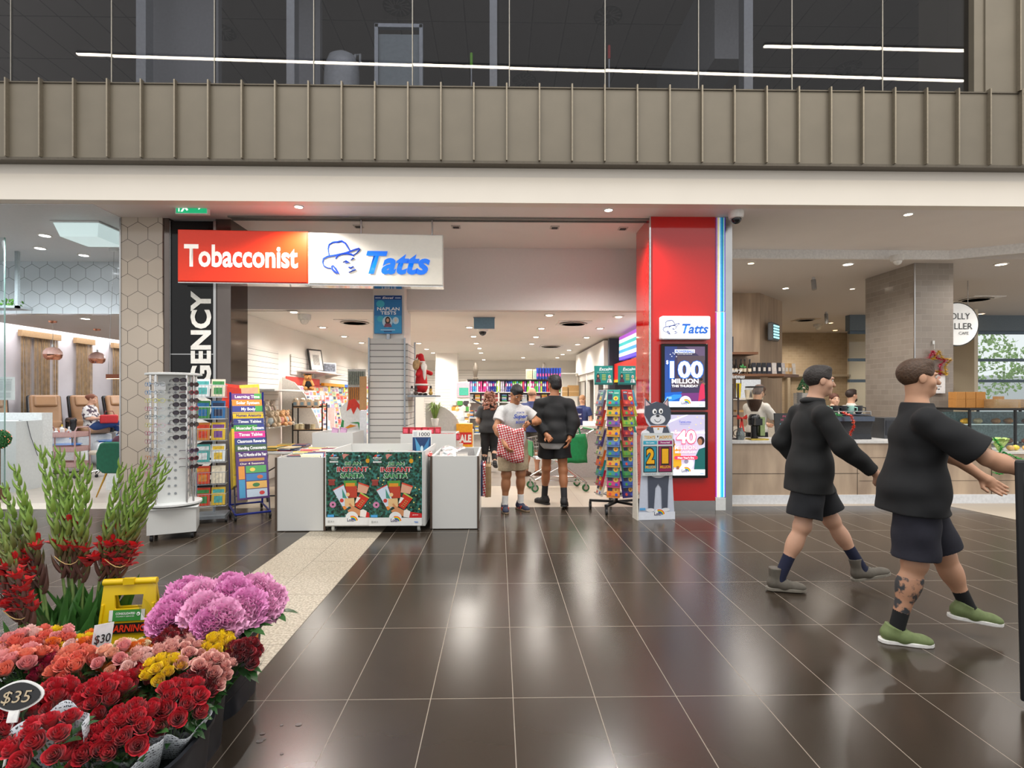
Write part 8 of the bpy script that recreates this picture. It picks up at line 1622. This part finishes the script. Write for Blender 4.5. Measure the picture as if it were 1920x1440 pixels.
def bucket(x,y,lb,z=.36,r=.215):
 t=thing('flower_bucket',lb,'bucket',(x,y,0));pr=lambda rr:[(rr*(math.copysign(abs(math.cos(a))**.55,math.cos(a))),rr*(math.copysign(abs(math.sin(a))**.55,math.sin(a))))for a in[2*PI*i/32 for i in range(32)]]
 b=MB();rings=[(.86*r,0),(.98*r,z-.02),(1.04*r,z-.015),(1.04*r,z),(.97*r,z),(.94*r,z-.03),(.84*r,.02)];vs=[]
 for rr,zz in rings:vs+=[(a,c,zz)for a,c in pr(rr)]
 b.add(vs,[(i*32+k,i*32+(k+1)%32,(i+1)*32+(k+1)%32,(i+1)*32+k)for i in range(len(rings)-1)for k in range(32)]+[tuple(reversed(range(32))),tuple(6*32+k for k in range(32))]);b.build('bucket_body',M('#17191f',.35,n=.2,sc=8),t,40)
 MB().lathe([(.8*r,z-.09),(0,z-.088)],n=24).build('water',M('#1c2420',.05),t);return t
for i,(x,y,lb)in enumerate(((-1.27,1.87,'black bucket of red roses nearest the bottom edge of the stall'),(-1.71,1.84,'black bucket of red roses beside the $35 tag'),(-1.42,2.3,'black bucket of striped, yellow and orange roses'),(-1.475,2.74,'black bucket with an orange label under the pink peonies'),(-1.87,2.27,'black bucket of coral and pale pink roses at the left'),(-2.1,2.72,'black bucket holding the gladioli'))):bucket(x,y,lb,r=.215 if i!=3 else .225)
q=MB().box((0,0,0),(.002,.1,.07)).build('price_label',M('#f08a1c',.4));q.location=(-1.238,2.72,.3);q.rotation_euler=(0,.1,.05);tag(q,'orange price label on the side of the black bucket under the peonies','label')
txt(q,'$20',M('#3a2a18',.5),(.003,0,-.02),.035,.06,.01,R=(0,0,PI/2))
BQ=[(335,1322,.47,13,['red'],'red rose bouquet in printed paper and cellophane, at the right edge of the front bucket',(.35,-.35),.085,'print'),(236,1372,.46,14,['red'],'red rose bouquet in the middle of the bottom row, tall group of open blooms',(.05,-.5),.085,'print'),(78,1392,.5,10,['red'],'red rose bouquet with printed paper behind it at the bottom left',(-.05,-.45),.09,'paper'),
(190,1312,.47,13,['red'],'red rose bouquet in clear wrap above the middle bottom bunch',(0,-.3),.08,'clear'),(98,1318,.46,13,['red'],'red rose bouquet just right of the $35 tag',(-.1,-.3),.08,'clear'),(246,1282,.45,12,['red'],'red rose bouquet under the yellow roses',(0,-.25),.075,'clear'),(-8,1362,.48,12,['red'],'red rose bouquet cut by the left edge below the $35 tag',(-.2,-.3),.085,'clear'),(370,1287,.44,11,['dark red'],'dark red rose bouquet at the right below the striped roses',(.45,-.2),.07,None),(170,1412,.42,9,['red'],'red rose bouquet at the bottom edge between two open bunches',(0,-.5),.07,'clear'),
(140,1248,.5,12,['coral','salmon'],'coral rose bunch in the middle of the second row',(0,-.3),.075,'clear'),(218,1234,.51,9,['peach','pink'],'peach and pink rose bunch of large blooms in the second row',(.1,-.3),.075,None),(26,1250,.5,12,['pink','coral'],'pink and coral rose bunch at the left edge',(-.1,-.3),.085,'clear'),(88,1256,.46,9,['magenta'],'magenta rose bunch low in the second row',(0,-.25),.05,None),(86,1222,.5,14,['orange','salmon'],'orange and salmon rose bunch left of the coral one',(0,-.25),.085,None),
(44,1212,.52,14,['pink','salmon','pale pink'],'pink rose bunch at the back left under the gladioli',(0,-.2),.09,'clear'),(100,1205,.52,12,['salmon','pink','yellow'],'salmon rose bunch at the back, right of the pink one',(0,-.2),.08,None),(10,1228,.5,9,['orange','yellow'],'orange and yellow rose bunch at the far left edge',(-.2,-.2),.07,None),(158,1216,.5,11,['orange','yellow','pale pink'],'mixed orange, yellow and pale pink rose bunch below the $30 tag',(0,-.25),.075,None),
(245,1234,.48,13,['orange'],'bright orange rose bunch in front of the yellow warning sign',(0,-.25),.085,None),(240,1228,.49,10,['cream'],'cream rose bunch against the yellow warning sign',(0,-.15),.075,None),(335,1203,.51,16,['dark red'],'dark red rose bunch under the pink peonies',(0,-.15),.09,None),(350,1196,.51,8,['pink and white striped'],'striped rose bunch hidden behind the dark red bunch',(0,-.1),.06,None),
(332,1230,.5,16,['pink and white striped'],'pink and white striped rose bunch in the middle of the right bucket',(.1,-.25),.095,None),(262,1246,.49,9,['pink and white striped','pale pink'],'striped rose bunch left of the yellow roses',(0,-.25),.065,None),(308,1258,.48,13,['yellow'],'yellow rose bunch above the red bouquets',(0,-.3),.07,None),(408,1213,.5,13,['yellow'],'yellow rose bunch at the right under the peonies',(.2,-.2),.06,None),(398,1258,.47,13,['pink and white striped'],'striped rose bunch at the right edge above the dark red roses',(.4,-.25),.07,None),(457,1228,.47,12,['dark red'],'dark red rose bunch in cellophane at the far right of the stall',(.6,-.15),.06,'clear')]
for u,v,Z,n,cols,lb,tl,sp_,wr in BQ:bouquet(u,v,Z,n,cols,lb,tl,sp_,wrap=wr,scale=1.05 if 'striped' not in lb and wr else .9)
# peonies
MPE=[grad_petal('peony_petal_%d'%i,a,c,.55,.25)for i,(a,c)in enumerate((('#c03a98','#ee9cd2'),('#d866ae','#f6b4da')))]
PM=[peony_mesh('peony',MPE[0],1),peony_mesh('peony',MPE[1],2)]
def peony_bunch(lb,pts_,foot):
 r=thing('peony_bouquet',lb,'bouquet',foot);st=MB();L_=MB();F=Vector(foot);rs=random.Random(len(pts_))
 for i,(u,v,zc,s_)in enumerate(pts_):
  p=pt(u,v,zc)-F;o=bpy.data.objects.new('peony_bloom',PM[i%2]);COL.objects.link(o);o.parent=r;o.location=p;o.scale=(s_,)*3;dv=Vector((p.x*1.4,p.y*1.2-.25,.55)).normalized();e=dv.to_track_quat('Z','Y').to_euler();e.rotate_axis('Z',i*1.3);o.rotation_euler=e
  st.tube([p,p*.55+Vector((0,0,-.04)),Vector((p.x*.15,p.y*.15,-.12))],.004,6,caps=False)
  for k in range(5):a=rs.uniform(0,6.28);leafshape(L_,p+Vector((.03*math.cos(a),.03*math.sin(a),-.07)),Vector((math.cos(a),math.sin(a),.2)),.11,.022)
 st.build('stems',MSTEM,r,True);L_.build('leaves',MLEAF,r,True)
 b=MB();vs=[]
 for j in range(5):
  for i in range(27):a=2*PI*i/26;R_=lerp(.06,.2,(j/4)**.8)+.012*math.sin(a*7)*j/4;vs.append((R_*math.cos(a),R_*math.sin(a),lerp(-.15,.17,j/4)+.03*math.sin(a*5)*j/4))
 b.add(vs,[(j*27+i,j*27+i+1,(j+1)*27+i+1,(j+1)*27+i)for j in range(4)for i in range(26)]);b.build('cellophane_wrap',MCEL,r,True)
peony_bunch('bright pink peony bouquet on the left of the black bucket, in cellophane',[(330,1148,2.42,1.0),(378,1122,2.5,1.0),(312,1166,2.36,.9),(385,1152,2.36,1.05),(350,1112,2.6,.95),(420,1162,2.34,.95),(392,1172,2.3,.8),(372,1108,2.68,.85)],(-1.5,2.6,.45))
peony_bunch('bright pink peony bouquet on the right of the black bucket, blooms leaning outward',[(440,1118,2.52,1.0),(478,1110,2.6,1.0),(462,1142,2.46,1.0),(505,1122,2.6,.85),(430,1098,2.7,.8),(495,1142,2.54,.8),(412,1128,2.58,.85),(452,1150,2.42,.8)],(-1.4,2.7,.45))
# gladioli
MBUD=None
def bud_mat():
 mt,N,L,b=nodemat('gladiolus_bud');tc=N.new('ShaderNodeTexCoord');sp=N.new('ShaderNodeSeparateXYZ');L.new(tc.outputs['Object'],sp.inputs[0]);no=noise(N,L,tc,18,3)
 f=mth(N,L,'MULTIPLY',mth(N,L,'SUBTRACT',mth(N,L,'ADD',sp.outputs[2],mth(N,L,'MULTIPLY',no,.3)),.88),3.6,clamp=True)
 L.new(mixc(N,L,f,lin('#5f4038'),lin('#7fa043')),b.inputs['Base Color']);b.inputs['Roughness'].default_value=.45;return mt
MBUD=bud_mat();MGR=grad_petal('gladiolus_red','#a80c14','#d01c20',.45)
def glad(b,st,bl,base,tip,seed,red=.42):
 rs=random.Random(seed);ctrl=base.lerp(tip,.45)+Vector((0,0,.06))+Vector((base.x-tip.x,base.y-tip.y,0))*.12;P_=lambda t:base*(1-t)**2+ctrl*2*t*(1-t)+tip*t*t
 st.tube([P_(i/10)for i in range(11)],[.0075*(1-.65*i/10)for i in range(11)],6);n=24
 for i in range(n):
  t=.33+.66*i/n;c=P_(t);dr=(P_(min(1,t+.02))-P_(t-.02)).normalized();sd=dr.cross(Vector((0,1,.2))).normalized();fr=dr.cross(sd);side=1 if i%2 else-1;k=1-.55*(i/n)
  o_=(sd*side*.8+fr*(.5*math.sin(i*1.7))).normalized();L_=.092*k+.014;w=.0115*k+.004;d=(dr+o_*.3).normalized();base_=c+o_*.002;vs=[];m_=5
  for j in range(m_+1):
   q=j/m_;cc=base_+d*L_*q+o_*.006*math.sin(q*PI);r_=w*(math.sin(PI*min(1,.3+.5*q))**.8)*(1-q**2.2)+.0006
   e1=d.cross(o_).normalized();e2=e1.cross(d)
   for a in range(6):vs.append(cc+(e1*math.cos(a*PI/3)+e2*math.sin(a*PI/3)*.6)*r_)
  b.add(vs,[(j*6+a,j*6+(a+1)%6,(j+1)*6+(a+1)%6,(j+1)*6+a)for j in range(m_)for a in range(6)])
  if t<red+.1 and rs.random()<(.62 if t<red else .2):
   cc=base_+d*L_*.75
   for j in range(6):
    a=j*PI/3+rs.uniform(-.2,.2);e1=d.cross(o_).normalized();e2=e1.cross(d);dv=(d*1.0+(e1*math.cos(a)+e2*math.sin(a))*(.75 if t<red else .2)+Vector((0,-.25,0))).normalized();leafshape(bl,cc,dv,.062*(1 if t<red else .7),.022 if t<red else .011,droop=.1,fold=.5)
GB=[('gladiolus bunch in the centre, tallest green tips, tied with a rubber band',[((132,1178),(75,834)),((138,1180),(98,846)),((142,1176),(112,838)),((148,1180),(150,846)),((152,1178),(165,868)),((140,1170),(128,880))],2.62),
('gladiolus bunch leaning right across the glasses stand base',[((172,1178),(230,866)),((176,1176),(254,878)),((180,1178),(272,862)),((178,1180),(306,852)),((184,1180),(318,870)),((176,1180),(292,905))],2.66),
('gladiolus bunch leaning left, partly cut by the left edge',[((92,1184),(26,870)),((86,1186),(4,905)),((96,1184),(42,925)),((80,1188),(-12,940))],2.6),('gladiolus bunch in front at the left edge with the reddest blooms',[((66,1190),(2,1010)),((60,1192),(-14,985)),((72,1190),(22,1060)),((58,1194),(-22,1040))],2.4)]
for gi,(lb,sp_,zc)in enumerate(GB):
 F=pt(sp_[0][0][0],1185,zc);F.z=0;r=thing('gladiolus_bunch',lb,'bouquet',tuple(F));b=MB();st=MB();bl=MB()
 for i,(a,c)in enumerate(sp_):pa=pt(*a,zc+.03*(i%2))-F;pa.z=.34;glad(b,st,bl,pa,pt(*c,zc+.04*((i*2)%3)-.04)-F,gi*10+i,.46 if gi<3 else .66)
 st.build('flower_stems',M('#6f8a4a',.5,n=.2),r,True);b.build('green_buds',MBUD,r,True);bl.build('red_blooms',MGR,r,True)
 L_=MB();rs=random.Random(gi+50);cx_=.5*((pt(*sp_[0][1],zc)-F).x)
 for k in range(26):a=rs.uniform(-1.2,1.2);x0=rs.uniform(-.11,.11);leafshape(L_,Vector((x0,rs.uniform(-.06,.1),.3)),Vector((a*.55+cx_*.5,rs.uniform(-.3,.2),1.2)),rs.uniform(.22,.42)*(1 if gi<3 else .7),rs.uniform(.014,.023),up=Vector((0,1,.1)),droop=.08,n=6)
 L_.build('sword_leaves',M('#3f6f30',.4,n=.35,sc=6),r,True)
 m0=sum(((pt(*c,zc)-F)*.45 for a,c in sp_),Vector())/len(sp_);m0.z=.34+.45*(m0.z/.45-.34)*1.0
 MB().tube([m0+Vector((.055*math.cos(a),.045*math.sin(a),.02*math.sin(2*a)))for a in[2*PI*i/16 for i in range(17)]],.002,5).build('rubber_band',M('#c9a86a',.6),r)
 # yellow floor sign
MY=M('#e0bc0c',.35,n=.05,sc=4);t=thing('wet_floor_sign','yellow folding floor sign with WARNING and a green label','floor sign',(-1.81,2.66,0),.12)
def panel(front):
 b=MB();out=[(-.15,0),(.15,0),(.118,.645),(-.118,.645)];a=math.radians(9 if front else-9);R_=Matrix.Rotation(-a,4,'X')
 hole=[(-.06,.525),(.06,.525),(.065,.59),(-.065,.59)];bb=MB();bb.X=Matrix.Translation((0,-.1 if front else .1,0))@R_
 y0,y1=-.006,.006
 for y in(y0,y1):bb.add([(x,y,z)for x,z in out]+[(x,y,z)for x,z in hole],[(0,1,5,4),(1,2,6,5),(2,3,7,6),(3,0,4,7)])
 for P_ in(out,hole):bb.add([(x,y0,z)for x,z in P_]+[(x,y1,z)for x,z in P_],[(i,(i+1)%4,4+(i+1)%4,4+i)for i in range(4)])
 bb.box((0,-.008,.02),(.28,.014,.03)).box((-.126,-.008,.3),(.012,.014,.5),R=Matrix.Rotation(.055,3,'Y')).box((.126,-.008,.3),(.012,.014,.5),R=Matrix.Rotation(-.055,3,'Y'));return bb
fp=panel(True).build('front_panel',MY,t,bevel=.003);panel(False).build('rear_panel',MY,t,bevel=.003);MB().cyl((-.12,0,.645),(.12,0,.645),.016).box((0,-.012,.65),(.05,.02,.03)).build('hinge',MY,t,True)
e_=bpy.data.objects.new('label_print',bpy.data.meshes.new('label_print'));bpy.data.objects.remove(e_)
lab=poster(t,(0,0,300,160),.2,.11,[('r',30,0,270,75,'#3a8a3c'),('r',30,0,55,75,'#e8e8e4'),('r',245,0,270,75,'#e8e8e4'),('t','CONSOLIDATED',140,32,15,130,'#f2f4f0',.02,0),('t','PROPERTY SERVICES',140,48,8,120,'#f2f4f0',0,0),('c',228,30,12,13,'#f2f4f0'),('c',226,32,5,6,'#3a8a3c'),('r',0,88,300,156,'#1c1713')],0,'label_print',(0,0,0))
lab.rotation_euler=(-math.radians(9),0,0);lab.location=(0,-.112+.42*.158,.408)
w_=txt(t,'WARNING',M('#e0391c',.4),(0,-.1145+.433*.158-.004,.419),.032,.18,.03,.12,R=(-math.radians(9),0,0))
for o in list(t.children):
 if o.name.startswith('lettering')and o is not w_:
  o.matrix_local=Matrix.Translation((0,-.112+.42*.158,.408))@Matrix.Rotation(-math.radians(9),4,'X')@Matrix.Translation(o.location)
  # price tags
p=pt(34,1305,1.72);t=thing('price_tag','oval black chalk price tag with a white rim reading $35','price tag',tuple(p),.1);t.rotation_euler=(-.35,0,.1)
MB().add([(.066*math.cos(a)*(1+.15*math.cos(2*a)),0,.046*math.sin(a))for a in[2*PI*i/28 for i in range(28)]],[tuple(range(28))]).build('white_rim',M('#e8e8e6',.3),t).modifiers.new('s','SOLIDIFY').thickness=.004
MB().add([(.06*math.cos(a)*(1+.15*math.cos(2*a)),-.004,.04*math.sin(a))for a in[2*PI*i/28 for i in range(28)]],[tuple(range(28))]).build('black_face',M('#1c1d1f',.3),t);txt(t,'$35',M('#b9a88c',.8),(0,-.006,-.018),.036,.085,.0,.15);MB().cyl((0,.002,-.04),(0,.02,-.3),.004).box((0,.0,-.055),(.03,.006,.04)).build('stick',M('#e8e8e6',.3),t)
p=pt(192,1195,2.22);t=thing('price_tag','white upright price tag reading $30 beside the yellow floor sign','price tag',tuple(p),0);t.rotation_euler=(0,.14,1.0);MB().box((0,0,0),(.07,.003,.11)).build('white_card',M('#e4e6ea',.4),t);txt(t,'$30',M('#23242a',.5),(0,-.003,-.02),.035,.058,.01);MB().cyl((0,.003,-.06),(0,.003,-.25),.003).build('stick',M('#e8e8e6',.3),t)
for i,(u,v)in enumerate(((528,1360),(494,1386),(560,1359),(528,1414),(492,1376),(487,1390))):
 p=gp(u,v);o=MB().cyl((0,0,.0005),(0,0,.002),.008+.004*(i%3),n=10).build('dark_spot',M('#17110e',.3));o.location=p;o.scale=(1,.8,1);tag(o,'small dark droplet on the floor tiles by the flower stall, %s'%['highest of the cluster','left of the cluster','right of the cluster','lowest, by itself','left pair, upper one','left pair, lower one'][i],'spot','dark droplets on the floor')
